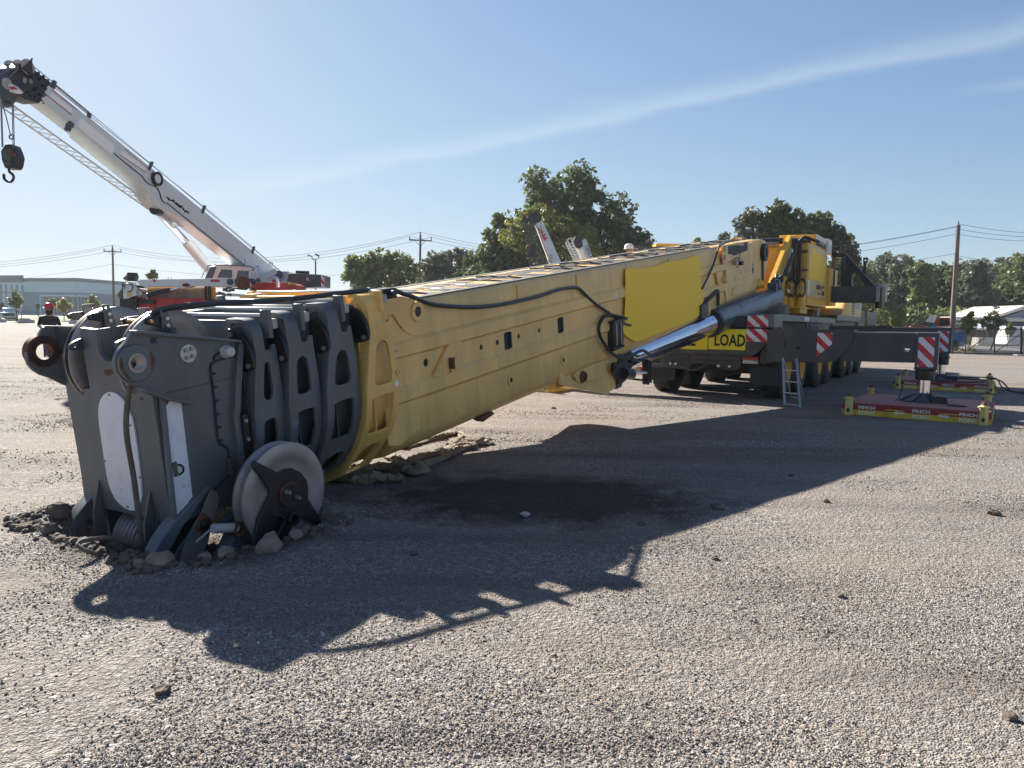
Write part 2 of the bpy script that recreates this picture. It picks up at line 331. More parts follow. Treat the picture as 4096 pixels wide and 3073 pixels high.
def circ(cx,cy,r,n=20,ry=None): ry=ry or r; return [(cx+r*math.cos(2*math.pi*i/n),cy+ry*math.sin(2*math.pi*i/n)) for i in range(n)]
def rrect(x0,x1,y0,y1,r,n=4):
    o=[]
    for cx,cy,a in ((x1-r,y1-r,0),(x0+r,y1-r,90),(x0+r,y0+r,180),(x1-r,y0+r,270)):
        for i in range(n+1): t=R_(a+90*i/n); o.append((cx+r*math.cos(t),cy+r*math.sin(t)))
    return o
def smoothpoly(P,n=3):
    Q=[];k=len(P)
    for i in range(k):
        a,b,c,d=[Vector(P[(i+j)%k]) for j in (-1,0,1,2)]
        for q in range(n):
            t=q/n; v=.5*((2*b)+(-a+c)*t+(2*a-5*b+4*c-d)*t*t+(-a+3*b-3*c+d)*t**3); Q.append((v.x,v.y))
    return Q

# frames: boom (s along the boom, w to the near side, v up) and carrier (t forward, l right, z up)
bd=(sight(3950,796,1)-Vector((0,0,H))).normalized(); az=math.atan2(bd.x,bd.y)
bn=Vector((math.cos(az),-math.sin(az),0)); bu=bn.cross(bd)
BOOM=frame((-2.08,7.12,.921),bd,bn,bu)
ch_=Vector((math.sin(R_(31.3)),math.cos(R_(31.3)),0)); cr_=Vector((ch_.y,-ch_.x,0))
CAR=frame((4.72,17.85,0),ch_,cr_,(0,0,1))
# ------------------------------------------------------------------ ground
def fbm(x,y,s,o=4):
    v=0.;a=1.;f=s
    for i in range(o): v+=a*mnoise.noise(Vector((x*f,y*f,3.1*i))); a*=.5; f*=2.1
    return v
b2=Vector((math.sin(az),math.cos(az))); n2=Vector((math.cos(az),-math.sin(az))); O2=Vector((-2.08,7.12))
def crater(x,y):
    s=(x-O2.x)*b2.x+(y-O2.y)*b2.y; w_=(x-O2.x)*n2.x+(y-O2.y)*n2.y
    ds=abs(s+1.27)/.73; dw=abs(w_-.32)/(.84); d=(ds**4+dw**4)**.25
    n=fbm(x,y,2.2,3)
    dd=d+.10*n
    t=max(0,min(1,(1.18-dd)/.3)); t=t*t*(3-2*t)
    rim=math.exp(-((dd-1.25)/.16)**2)*(.012+.04*max(0,n))
    return -.27*t+rim,dd
def gz(x,y):
    z=.014*fbm(x*.5,y*1.3,.35,3)+.007*fbm(x*.45,y*1.6,1.5,2) if -30<x<30 and -5<y<45 else 0.
    if -6<x<1 and 3<y<9:
        c,d=crater(x,y); z=z*max(0,min(1,(d-1)*1.5))+c
    return z-.004
def axis(lo,hi,dense_lo,dense_hi,step,grow=1.13):
    a=[dense_lo]
    while a[-1]<dense_hi: a.append(a[-1]+step)
    s=step
    while a[-1]<hi: s*=grow; a.append(a[-1]+s)
    s=step; b=[]; x=dense_lo
    while x>lo: s*=grow; x-=s; b.append(x)
    return list(reversed(b))+a
xs=axis(-640,640,-4.6,.2,.035); ys=axis(-12,640,3.9,6.9,.035)
gm=MB(); nx=len(xs)
def lift(x,y):
    # ground beyond the yard rises a little
    z=0
    if y>96: z+=min(1,(y-96)/20)*.6
    return z
gm.v=[(x,y,gz(x,y)+lift(x,y)) for y in ys for x in xs]
gm.f=[(j*nx+i,j*nx+i+1,(j+1)*nx+i+1,(j+1)*nx+i) for j in range(len(ys)-1) for i in range(nx-1)]
gme=bpy.data.meshes.new('ground'); gme.from_pydata(gm.v,[],gm.f); gme.update()
for p in gme.polygons: p.use_smooth=True
g=bpy.data.materials.new('gravel'); g.use_nodes=True; nt=g.node_tree; N=nt.nodes.new; L=nt.links.new; P=nt.nodes['Principled BSDF']
tc=N('ShaderNodeTexCoord'); C0=tc.outputs['Object']
def noise_(scale,detail=6,rough=.6,src=None,st=None):
    n=N('ShaderNodeTexNoise'); n.inputs['Scale'].default_value=scale; n.inputs['Detail'].default_value=detail; n.inputs['Roughness'].default_value=rough
    if st: mp=N('ShaderNodeMapping'); mp.inputs['Scale'].default_value=st; L(C0,mp.inputs[0]); L(mp.outputs[0],n.inputs[0])
    else: L(C0,n.inputs[0])
    return n.outputs[0]
def mrange(x,a,b,c,d):
    n=N('ShaderNodeMapRange'); L(x,n.inputs[0])
    for i,v in enumerate((a,b,c,d)): n.inputs[i+1].default_value=v
    return n.outputs[0]
def mixc(f,a,b,mode='MIX'):
    n=N('ShaderNodeMixRGB'); n.blend_type=mode
    if isinstance(f,(int,float)): n.inputs[0].default_value=f
    else: L(f,n.inputs[0])
    for i,v in ((1,a),(2,b)):
        if isinstance(v,tuple): n.inputs[i].default_value=(*v,1)
        else: L(v,n.inputs[i])
    return n.outputs[0]
vor=N('ShaderNodeTexVoronoi'); vor.inputs['Scale'].default_value=95; L(C0,vor.inputs[0])
vor2=N('ShaderNodeTexVoronoi'); vor2.inputs['Scale'].default_value=31; L(C0,vor2.inputs[0])
sepc=N('ShaderNodeSeparateColor'); L(vor.outputs['Color'],sepc.inputs[0])
sepd=N('ShaderNodeSeparateColor'); L(vor2.outputs['Color'],sepd.inputs[0])
stone=mixc(mrange(sepc.outputs[0],0,1,0,1),(.13,.112,.10),(.32,.285,.26))
stone=mixc(mrange(sepd.outputs[1],.86,.88,0,.55),stone,(.38,.35,.33))
sandy=mixc(mrange(noise_(.22,5,.6,st=(1,1,1)),.5,.66,0,.6),stone,(.245,.197,.145))
tracks=mixc(mrange(noise_(.5,6,.65,st=(.30,1.7,1)),.47,.62,0,.55),sandy,(.125,.104,.092))
tracks=mixc(mrange(noise_(.9,5,.6,st=(.12,1.2,1)),.52,.60,0,.4),tracks,(.26,.225,.195))
tracks=mixc(mrange(noise_(130,3,.6),.62,.68,0,.6),tracks,(.05,.04,.035))
# oil / wet soil stain under the boom
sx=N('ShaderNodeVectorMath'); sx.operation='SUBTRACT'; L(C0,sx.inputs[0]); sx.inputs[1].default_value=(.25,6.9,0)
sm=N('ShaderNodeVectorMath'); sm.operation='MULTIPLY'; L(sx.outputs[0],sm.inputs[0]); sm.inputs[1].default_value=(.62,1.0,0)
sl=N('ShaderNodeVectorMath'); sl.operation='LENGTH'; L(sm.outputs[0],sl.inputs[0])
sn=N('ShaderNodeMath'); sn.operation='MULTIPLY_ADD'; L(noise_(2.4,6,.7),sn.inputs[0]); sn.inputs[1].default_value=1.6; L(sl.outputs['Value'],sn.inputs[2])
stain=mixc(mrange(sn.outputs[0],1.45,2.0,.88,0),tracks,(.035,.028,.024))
cx_=fromS=None
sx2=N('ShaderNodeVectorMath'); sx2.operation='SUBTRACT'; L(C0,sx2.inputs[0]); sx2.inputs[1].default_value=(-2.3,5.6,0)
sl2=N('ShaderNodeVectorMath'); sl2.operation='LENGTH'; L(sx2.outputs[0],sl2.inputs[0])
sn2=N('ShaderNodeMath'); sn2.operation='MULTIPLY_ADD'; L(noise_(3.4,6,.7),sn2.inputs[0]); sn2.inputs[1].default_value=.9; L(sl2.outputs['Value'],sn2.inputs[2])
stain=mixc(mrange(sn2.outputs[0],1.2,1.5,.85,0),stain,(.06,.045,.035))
L(stain,P.inputs['Base Color']); P.inputs['Roughness'].default_value=.9; P.inputs['Specular IOR Level'].default_value=.25
hs=N('ShaderNodeMath'); hs.operation='MULTIPLY_ADD'; L(mrange(vor.outputs['Distance'],0,.6,1,0),hs.inputs[0]); hs.inputs[1].default_value=.5
h2=N('ShaderNodeMath'); h2.operation='MULTIPLY_ADD'; L(mrange(vor2.outputs['Distance'],0,.6,1,0),h2.inputs[0]); h2.inputs[1].default_value=.6; L(mrange(noise_(6,7,.7),0,1,0,1.6),h2.inputs[2])
L(h2.outputs[0],hs.inputs[2])
bp=N('ShaderNodeBump'); bp.inputs['Strength'].default_value=1; bp.inputs['Distance'].default_value=.022; L(hs.outputs[0],bp.inputs['Height']); L(bp.outputs[0],P.inputs['Normal'])
gme.materials.append(g)
ground=bpy.data.objects.new('ground',gme); COL.objects.link(ground); ground['kind']='structure'
# loose gravel near the camera
def pebble_points():
    pts=[]; rad=[]
    n=430000
    Yv=2.0+ 22.0*nrng.random(n)**1.9
    Xv=(nrng.random(n)*2-1)*(.74*Yv+.3)
    R=.0024+.0058*nrng.random(n)**3.4; big=nrng.random(n)>.9975; R[big]*=1.9
    keep=[]
    for i in range(n):
        x,y=Xv[i],Yv[i]; z=0
        if R[i]<.0016*y*.55: R[i]*=1.5
        if fbm(x,y,.55,3)*1.9+.30<nrng.random()*1.0: continue
        keep.append((x,y,gz(x,y)+R[i]*.25)); rad.append(R[i])
    return keep,rad
pp,pr=pebble_points()
pme=bpy.data.meshes.new('gravel_points'); pme.from_pydata(pp,[],[])
at=pme.attributes.new('rad','FLOAT','POINT'); at.data.foreach_set('value',pr)
peb=bpy.data.objects.new('loose_gravel',pme); COL.objects.link(peb); peb['kind']='stuff'; peb['label']='loose grey gravel strewn over the yard in the foreground'; peb['category']='gravel'
pm=bpy.data.materials.new('pebble'); pm.use_nodes=True; nt=pm.node_tree; N=nt.nodes.new; L=nt.links.new
oi=N('ShaderNodeObjectInfo'); cr=N('ShaderNodeValToRGB'); e=cr.color_ramp
for pos,c in ((0,(.13,.108,.092)),(.45,(.24,.213,.195)),(.8,(.35,.315,.29)),(1,(.50,.465,.43))):
    k=e.elements[0] if pos==0 else (e.elements[1] if pos==1 else e.elements.new(pos)); k.position=pos; k.color=(*c,1)
L(oi.outputs['Random'],cr.inputs[0])
gp_=N('ShaderNodeNewGeometry'); C0=gp_.outputs['Position']
big_=mixc(mrange(noise_(.5,6,.65,st=(.30,1.7,1)),.45,.62,0,.75),cr.outputs[0],(.135,.112,.098))
big_=mixc(mrange(noise_(.22,5,.6),.5,.66,0,.6),big_,(.30,.245,.185))
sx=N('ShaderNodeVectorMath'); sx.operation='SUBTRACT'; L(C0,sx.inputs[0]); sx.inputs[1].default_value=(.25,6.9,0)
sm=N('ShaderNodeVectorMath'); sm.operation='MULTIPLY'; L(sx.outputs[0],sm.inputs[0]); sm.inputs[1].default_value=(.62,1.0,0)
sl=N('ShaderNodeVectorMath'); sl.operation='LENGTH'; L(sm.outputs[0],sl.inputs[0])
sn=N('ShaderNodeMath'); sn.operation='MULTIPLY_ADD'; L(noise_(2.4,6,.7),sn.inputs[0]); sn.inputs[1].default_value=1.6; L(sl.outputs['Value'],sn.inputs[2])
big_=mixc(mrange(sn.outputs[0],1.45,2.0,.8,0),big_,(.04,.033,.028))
L(big_,nt.nodes['Principled BSDF'].inputs['Base Color']); nt.nodes['Principled BSDF'].inputs['Roughness'].default_value=.85
def pebble_nodes():
    ng=bpy.data.node_groups.new('gravel','GeometryNodeTree'); ng.interface.new_socket('Geometry',in_out='INPUT',socket_type='NodeSocketGeometry'); ng.interface.new_socket('Geometry',in_out='OUTPUT',socket_type='NodeSocketGeometry')
    n=ng.nodes.new; l=ng.links.new; gi=n('NodeGroupInput'); go=n('NodeGroupOutput')
    ico=n('GeometryNodeMeshIcoSphere'); ico.inputs['Radius'].default_value=1; ico.inputs['Subdivisions'].default_value=1
    sp_=n('GeometryNodeSetPosition'); l(ico.outputs[0],sp_.inputs['Geometry']); nz=n('ShaderNodeTexNoise'); nz.inputs['Scale'].default_value=1.3
    sb=n('ShaderNodeVectorMath'); sb.operation='SUBTRACT'; l(nz.outputs['Color'],sb.inputs[0]); sb.inputs[1].default_value=(.5,.5,.5)
    sc_=n('ShaderNodeVectorMath'); sc_.operation='SCALE'; l(sb.outputs[0],sc_.inputs[0]); sc_.inputs['Scale'].default_value=1.3; l(sc_.outputs[0],sp_.inputs['Offset'])
    sm_=n('GeometryNodeSetMaterial'); l(sp_.outputs[0],sm_.inputs[0]); sm_.inputs['Material'].default_value=pm
    iop=n('GeometryNodeInstanceOnPoints'); l(gi.outputs[0],iop.inputs['Points']); l(sm_.outputs[0],iop.inputs['Instance'])
    rv=n('FunctionNodeRandomValue'); rv.data_type='FLOAT_VECTOR'; rv.inputs[1].default_value=(6.28,6.28,6.28); l(rv.outputs[0],iop.inputs['Rotation'])
    na=n('GeometryNodeInputNamedAttribute'); na.data_type='FLOAT'; na.inputs['Name'].default_value='rad'
    r2=n('FunctionNodeRandomValue'); r2.data_type='FLOAT_VECTOR'; r2.inputs[0].default_value=(.7,.7,.35); r2.inputs[1].default_value=(1.35,1.35,.75); r2.inputs['Seed'].default_value=4
    mu=n('ShaderNodeVectorMath'); mu.operation='SCALE'; l(r2.outputs[0],mu.inputs[0]); l(na.outputs[0],mu.inputs['Scale']); l(mu.outputs[0],iop.inputs['Scale'])
    l(iop.outputs[0],go.inputs[0]); return ng
mo=peb.modifiers.new('gravel','NODES'); mo.node_group=pebble_nodes()
def rock(c,r,sq=.7,seed=0,amp=.45):
    bm=bmesh.new(); bmesh.ops.create_icosphere(bm,subdivisions=2,radius=1)
    for v in bm.verts:
        k=1+amp*mnoise.noise(v.co*1.3+Vector((seed*7.1,seed*3.3,0)))+.18*mnoise.noise(v.co*3.7+Vector((seed,0,0)))
        v.co=Vector((v.co.x*k*r,v.co.y*k*r*.85,v.co.z*k*r*sq))
    m=MB(); rot=Euler((0,0,seed*1.7)).to_matrix()
    m.add([rot@v.co+Vector(c) for v in bm.verts],[tuple(v.index for v in f.verts) for f in bm.faces]); bm.free(); return m
# soil clods thrown up round the boom head: too many to count
cl=MB(); k=0
def boomxy(s,w_): p=O2+b2*s+n2*w_; return p.x,p.y
for i in range(1150):
    if rng.random()<.62:
        a=rng.random(); 
        if rng.random()<.62: s,w_=-2.12+rng.gauss(0,.05),-.68+a*1.9
        elif rng.random()<.55: s,w_=-2.0+a*1.5,1.30+rng.gauss(0,.07)
        else: s,w_=-2.1+a*.7,-.74+rng.gauss(0,.05)
    else: s,w_=-2.05+rng.random()*1.6,-.68+rng.random()*1.95
    x,y=boomxy(s,w_); r=.008+.034*rng.random()**2.6
    m=rock((x,y,gz(x,y)+r*.3),r,.7,i); cl.v,cl.f=cl.v+[],cl.f; cl.add(m.v,m.f)
cme=bpy.data.meshes.new('dirt_clods'); cme.from_pydata(cl.v,[],cl.f); cme.update(); cme.materials.append(dirtm)
co=bpy.data.objects.new('dirt_clods',cme); COL.objects.link(co); co['kind']='stuff'; co['label']='dark broken soil heaped round the buried boom head'; co['category']='soil'
big=[((1390,1100+1395/3.0),.001)]
ROCKS=[(640,2257,.085,'pale brown rock beside the front corner of the boom head, largest of the rubble'),(1075,2196,.10,'cracked tan clod below the big bare sheave'),
 (820,2235,.05,'dark angular stone between the pale rock and the sheave'),(560,2262,.045,'small dark stone left of the pale brown rock'),(905,2225,.06,'flat grey stone in front of the hidden sheave bracket'),
 (1180,2150,.06,'upright clod at the right of the big sheave'),(330,2150,.06,'brown lump inside the loop of rope'),(240,2060,.09,'dark lump left of the far skid plate'),(205,2130,.07,'crumbly soil lump at the far left of the rubble')]
def hit(px,py):
    'where the line of sight from the camera station meets the uneven ground'
    a=sight(px,py,1)-Vector((0,0,H)); Y=3.
    while Y<9:
        q=Vector((0,0,H))+a*Y
        if q.z<gz(q.x,q.y): return q
        Y+=.02
    return gnd(px,py)
for i,(px,py,r,lb) in enumerate(ROCKS):
    p=hit(px,py+6); single('rock',rock((0,0,0),r,.75,i+50,.5),rockm if i<6 else dirtm,lb,'rock',Matrix.Translation((p.x,p.y,gz(p.x,p.y)+r*.35)),smooth=False)
CL=[(2870,2036,.055,'dark clod in the sun right of the boom shadow'),(3305,2009,.035,'small dark clod on the gravel, middle right'),(3978,2060,.05,'dark clod near the right edge of the yard'),(2565,2098,.035,'small clod just inside the shadow edge'),
 (2861,2235,.03,'small stone below the middle of the yard'),(650,2774,.035,'dark stone near the bottom left'),(1655,2215,.03,'stone lying in the head shadow'),(3360,2385,.03,'little dark stone right of centre foreground'),(2100,2062,.04,'pale pebble stone in the dark stain'),(4040,2880,.03,'stone in the bottom right corner'),(2215,1633,.045,'metal scrap lying in the sun under the boom'),(3165,1905,.03,'small clod right of the shadow edge')]
for i,(px,py,r,lb) in enumerate(CL):
    p=gnd(px,py); single('clod',rock((0,0,0),r,.6,i+90,.5),dirtm if i!=8 else conc,lb,'clod',Matrix.Translation((p.x,p.y,gz(p.x,p.y)+r*.3)),group='loose clods on the yard',smooth=False)
# ------------------------------------------------------------------ the big mobile crane
crane=thing('mobile_crane','huge tan yellow mobile crane, retracted boom lowered onto the gravel, outriggers spread','mobile crane',CAR@Matrix.Translation((4,0,0)))
# ---- base boom section
TOPV=.72
def base_prof(k=1.,dv=0.):
    h=[(0,.72),(.58,.72),(.64,.708),(.68,.68),(.70,.63),(.70,.365),(.738,.325),(.738,.205),(.70,.175),(.68,.175),(.68,-.07),(.70,-.07),(.738,-.11),(.738,-.235),(.70,-.275),(.70,-.60),(.66,-.69),(.55,-.775),(.35,-.83),(0,-.85)]
    return h
hp=base_prof()
full=hp+[(-a,b) for a,b in reversed(hp[1:-1])]
bb=MB().loft([[(s,a,b) for a,b in full] for s in (.60,1.2,4,8,11,13.2,14.6)])
base=part('base_boom',bb,tan,crane,BOOM,bevel=0,label='long tan yellow base section of the boom')
# pressed mid panel with holes and slots, in front of the dark inside
def slot(s0,s1,v0=-.062,v1=.15,r=.03): return rrect(s0,s1,v0,v1,r)
holes=[circ(s,.06,.033,14) for s in (1.69,2.21,3.04,3.55)]+[circ(1.19,.068,.042,16)]+[slot(2.70,2.865),slot(4.05,4.205)]
mb=MB().prism([(.98,-.084),(11.0,-.084),(11.0,.179),(.98,.179)],1,.684,.697,holes); part('side_panel',mb,tan,base,BOOM)
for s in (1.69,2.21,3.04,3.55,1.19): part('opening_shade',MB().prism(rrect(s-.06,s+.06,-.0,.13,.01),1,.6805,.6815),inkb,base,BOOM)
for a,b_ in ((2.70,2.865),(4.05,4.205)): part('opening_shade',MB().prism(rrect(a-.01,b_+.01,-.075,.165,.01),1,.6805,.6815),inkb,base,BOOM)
for a in (2.865,4.205): part('slot_guide',MB().box(a-.018,a,.66,.705,-.05,.14),gry2,base,BOOM)
for s in (2.546,2.78): 
    v={2.546:.062,2.78:-.43}[s]
    part('hole_plug',MB().lathe((s,.70,v),(0,1,0),[(.001,.004),(.028,.004),(.03,-.002)],16),blk,base,BOOM)
for s,v in ((2.78,-.43),(4.14,-.426)):
    part('grease_boss',MB().ring((s,.699,v),(0,1,0),.035,.068,.02),tan,base,BOOM); part('grease_boss_hole',MB().cyl((s,.70,v),(s,.704,v),.035),blk,base,BOOM)
part('round_cap',MB().cyl((5.887,.70,.242),(5.887,.74,.242),.035),whitep,base,BOOM)
# front doubler plate with lifting eye
mb=MB().prism([(.50,.15),(.50,.80),(.87,.775),(1.03,.73),(1.12,.66),(1.16,.60),(1.14,.36),(.97,.372),(.84,.46),(.72,.62),(.62,.62),(.60,.20)],1,.702,.722)
part('eye_plate',mb,tan,base,BOOM,bevel=.006)
part('lifting_eye',MB().ring((1.075,.70,.603),(0,1,0),.052,.10,.045),tan,base,BOOM,bevel=.004); part('lifting_eye_bore',MB().cyl((1.075,.705,.603),(1.075,.727,.603),.054),blk,base,BOOM)
mb=MB().prism([(.50,-.62),(.50,.60),(.70,.60),(.84,.45),(1.12,.33),(1.115,.19),(1.05,-.08),(1.035,-.27),(.99,-.57),(.66,-.66)],1,.698,.712); part('front_doubler',mb,tan,base,BOOM,bevel=.004)
for vs_a,vs_b in (((.66,.185),(1.11,.215)),((.62,-.245),(1.035,-.235)),((.58,-.56),(.99,-.57))):
    part('weld_seam',MB().tube([(vs_a[0],.713,vs_a[1]),(vs_b[0],.713,vs_b[1])],.004,5),tan2,base,BOOM)
# stub brace with pin
for s0 in (1.25,):
    part('stub_brace',MB().prism([(1.56,.21),(1.80,.20),(1.50,-.09),(1.40,-.115),(1.24,-.10)],1,.70,.742),tan,base,BOOM,bevel=.008)
    part('pin_boss',MB().cyl((1.60,.70,-.005),(1.60,.80,-.005),.065),tan,base,BOOM,bevel=.005); part('pin_lock',MB().box(1.515,1.548,.73,.80,-.055,.06),rust,base,BOOM)
    part('paint_wear',MB().prism(circ(1.56,-.13,.022,8,.05),1,.7285,.7295),rust,base,BOOM)
# rear gusset and second stub
part('gusset',MB().prism([(11.5,.33),(12.75,.16),(12.3,-.24),(11.85,-.55),(11.75,-.31),(11.7,-.16),(11.8,.2)],1,.70,.735),tan,base,BOOM,bevel=.01)
part('gusset',MB().prism([(11.05,.19),(11.45,.19),(11.72,-.20),(11.5,-.22),(11.2,-.05)],1,.70,.742),tan,base,BOOM,bevel=.01)
part('pin_boss',MB().cyl((11.52,.70,.01),(11.52,.84,.01),.075),tan,base,BOOM,bevel=.005)
part('bracket',MB().prism([(11.36,.70),(11.36,.50),(11.46,.335),(12.22,.40),(12.22,.46),(12.1,.50),(11.76,.53),(11.76,.70)],1,.755,.78,[circ(12.05,.445,.035,10)]),tan,base,BOOM,bevel=.004)
for s,v in ((11.50,.65),(11.50,.47)): part('bolt',MB().cyl((s,.78,v),(s,.80,v),.05,n=10),steel,base,BOOM)
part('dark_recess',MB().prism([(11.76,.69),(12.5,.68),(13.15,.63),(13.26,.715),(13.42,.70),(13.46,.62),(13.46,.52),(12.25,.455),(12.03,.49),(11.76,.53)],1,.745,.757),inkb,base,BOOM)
part('rear_doubler',MB().prism([(12.3,-.42),(12.8,.2),(13.1,.62),(13.46,.63),(14.05,.70),(14.60,.68),(14.60,-.45),(14.1,-.485)],1,.70,.724),tan,base,BOOM,bevel=.006)
for v in (.38,.25,.10,-.10,-.24): part('stiffener',MB().box(12.95 if v>.2 else 12.5,14.5,.724,.742,v-.015,v+.015),tan,base,BOOM,bevel=.006)
for s in (12.6,13.0,13.45): part('side_slot',MB().box(s-.012,s+.012,.722,.727,.0,.07),blk,base,BOOM)
part('long_slot',MB().prism(rrect(14.02,14.15,-.07,.16,.06),1,.722,.727),inkb,base,BOOM)
for s,v in ((12.55,.36),(12.75,.27),(12.3,.30)): part('valve_block',MB().box(s-.07,s+.07,.74,.84,v-.045,v+.045),steel if s<12.7 else blk,base,BOOM)
part('locating_pin',MB().tube([(12.2,.80,.36),(12.55,.80,.38),(13.1,.80,.33)],.018,8),ylight,base,BOOM)
# boom foot with pivot
ft=MB().prism([(14.55,.71),(14.9,.705),(15.25,.66),(15.5,.52),(15.62,.35),(15.55,.12),(15.35,-.05),(15.1,-.25),(15.0,-.345),(14.78,-.49),(14.55,-.49)],1,.50,.74)
part('boom_foot',ft,tan,base,BOOM,bevel=.02); ft2=MB().prism([(14.55,.71),(14.9,.705),(15.25,.66),(15.5,.52),(15.62,.35),(15.35,-.05),(14.78,-.49),(14.55,-.49)],1,-.74,-.50); part('boom_foot',ft2,tan,base,BOOM,bevel=.02)
part('boom_rear_wall',MB().box(14.5,14.6,-.5,.5,-.48,.70),tan,base,BOOM)
part('pivot_ring',MB().ring((14.93,.74,.38),(0,1,0),.10,.22,.11),blk,base,BOOM,bevel=.01); part('pivot_pin',MB().cyl((14.93,.72,.38),(14.93,.82,.38),.10),gry2,base,BOOM)
part('pivot_rod',MB().prism([(14.85,.24),(15.0,.24),(15.02,-.15),(14.97,-.5),(14.90,-.5),(14.88,-.1)],1,.745,.78),gry2,base,BOOM)
part('foot_casting',MB().sphere((14.65,.66,-.37),.20,16,10,.7),yel,base,BOOM)
# lug for the lift cylinder under the boom
lp=[(4.05,-.30),(4.4,-.275),(5.9,-.62),(6.18,-.68),(6.25,-.80),(6.235,-1.06),(6.115,-1.195),(5.69,-1.215),(4.9,-.93),(4.08,-.68)]
part('cylinder_lug',MB().prism(lp,1,.52,.66),tan,base,BOOM,bevel=.012); part('cylinder_lug',MB().prism(lp,1,-.66,-.52),tan,base,BOOM,bevel=.012)
part('lug_skin',MB().add([(4.08,-.6,-.70),(4.08,.6,-.70),(5.69,.6,-1.2),(5.69,-.6,-1.2)],[(0,1,2,3)]),tan,base,BOOM)
part('lug_web',MB().box(4.2,5.6,-.55,.55,-.86,-.6),tan,base,BOOM)
part('lug_boss',MB().prism([(4.45,-.70),(4.62,-.66),(5.40,-.655),(5.42,-.91),(4.85,-.88),(4.55,-.84)],1,.66,.72),tan,base,BOOM,bevel=.02)
part('lug_socket',MB().lathe((4.68,.70,-.765),(0,1,0),[(.02,.0),(.05,.06),(.065,.07),(.085,.03),(.10,0)],14),rust,base,BOOM)
part('lug_end_pad',MB().prism([(6.10,-.68),(6.26,-.72),(6.30,-1.0),(6.14,-1.22),(5.95,-1.22),(6.0,-.9)],1,.60,.685),gry2,base,BOOM,bevel=.01)
part('lug_front_plate',MB().prism([(4.02,-.62),(4.10,-.60),(4.3,-.72),(5.65,-1.19),(5.6,-1.23),(4.1,-.76)],1,.655,.70),tan,base,BOOM,bevel=.005)
part('lower_plate',MB().prism([(2.2,-.775),(2.5,-.76),(2.55,-.80),(2.3,-.84)],1,.50,.60),rust,base,BOOM)
# grip strips and slats on top
for s0,s1,wa,wb in ((1.15,11.0,.50,.625),(.9,14.4,-.645,-.53)):
    part('grip_strip',MB().box(s0,s1,wa,wb,.7205,.727),padbl,base,BOOM)
sl=MB().prism([(.0,-.37),(.19,-.37),(-.03,.47),(-.22,.47)],2,0,.006); slm=sl.mesh('grip_pad'); slm.materials.append(padbl)
s2=MB().prism([(.26,-.36),(.40,-.36),(.29,.05),(.15,.02)],2,0,.005); s2m=s2.mesh('grip_pad'); s2m.materials.append(padbl)
s3=MB().prism([(.20,.10),(.31,.12),(.22,.46),(.10,.46)],2,0,.005); s3m=s3.mesh('grip_pad'); s3m.materials.append(padbl)
curl=MB().tube([(.0,-.37,.006),(-.06,-.12,.02),(-.1,.05,.008),(-.17,.25,.018),(-.22,.47,.006)],.008,5); cm=curl.mesh('grip_edge'); cm.materials.append(blk)
for i in range(28):
    s=1.35+i*.485+rng.uniform(-.03,.03)
    for me in (slm,s2m,s3m)[:3 if i%3 else 2]: part('grip_pad',me,None,base,BOOM@Matrix.Translation((s,rng.uniform(-.015,.015),.7205))@Matrix.Rotation(rng.uniform(-.03,.03),4,'Z'))
    if rng.random()<.8: part('grip_edge',cm,None,base,BOOM@Matrix.Translation((s,0,.7205))@Matrix.Diagonal((1,1,rng.uniform(.6,1.6),1)))
for wv in (-.18,.0): part('front_strip',MB().box(.75+wv*.2,1.1,wv-.28,wv-.02,.7205,.727),padbl,base,BOOM)
part('front_strip',MB().prism([(.9,.1),(1.15,.1),(1.02,.56),(.86,.5)],2,.7205,.727),padbl,base,BOOM)
# cable looping along the side, its clamp box and ties
cp_=[(-.95,1.15,.62),(-1.25,.9,.88),(-1.2,.45,.93),(-.9,.2,.95)]
cb=[(-1.50,.235,.83),(-1.44,.26,.885),(-1.372,.30,.917),(-1.25,.37,.925),(-1.05,.45,.921),(-.827,.5,.907),(-.589,.55,.893),(-.194,.6,.882),(.223,.65,.879),(.45,.70,.872),(.60,.76,.86),(.72,.765,.845),(.86,.75,.80),(.98,.745,.765),(1.29,.74,.655),(1.66,.74,.585),(2.07,.74,.53),(2.52,.735,.497),(3.01,.735,.49),(3.56,.735,.498),(4.07,.735,.525),(4.5,.735,.51),(4.68,.735,.468),(5.04,.74,.265),(5.53,.745,.055),(6.17,.75,-.21),(6.4,.75,-.27)]
part('boom_cable',MB().tube(cb,.023,8,5),hose,crane,BOOM)
part('boom_cable',MB().tube([(13.3,.5,.80),(12.39,.6,.765),(11.69,.70,.752),(11.36,.745,.745),(11.16,.765,.72),(10.97,.77,.58),(10.72,.77,.36),(10.42,.77,.18),(10.0,.77,-.04)],.022,8,4),hose,crane,BOOM)
for s,v0,v1 in ((3.05,.68,.48),(4.635,.68,.49),(8.27,.66,.60)): part('cable_tie',MB().box(s-.014,s+.014,.702,.712,v1,v0),matyel,base,BOOM)
bx=MB().box(.43,.62,.66,.88,.79,.885); part('clamp_box',bx,blk,crane,BOOM,bevel=.015); part('clamp_box_knob',MB().cyl((.52,.9,.84),(.52,.93,.84),.03),blk,crane,BOOM)
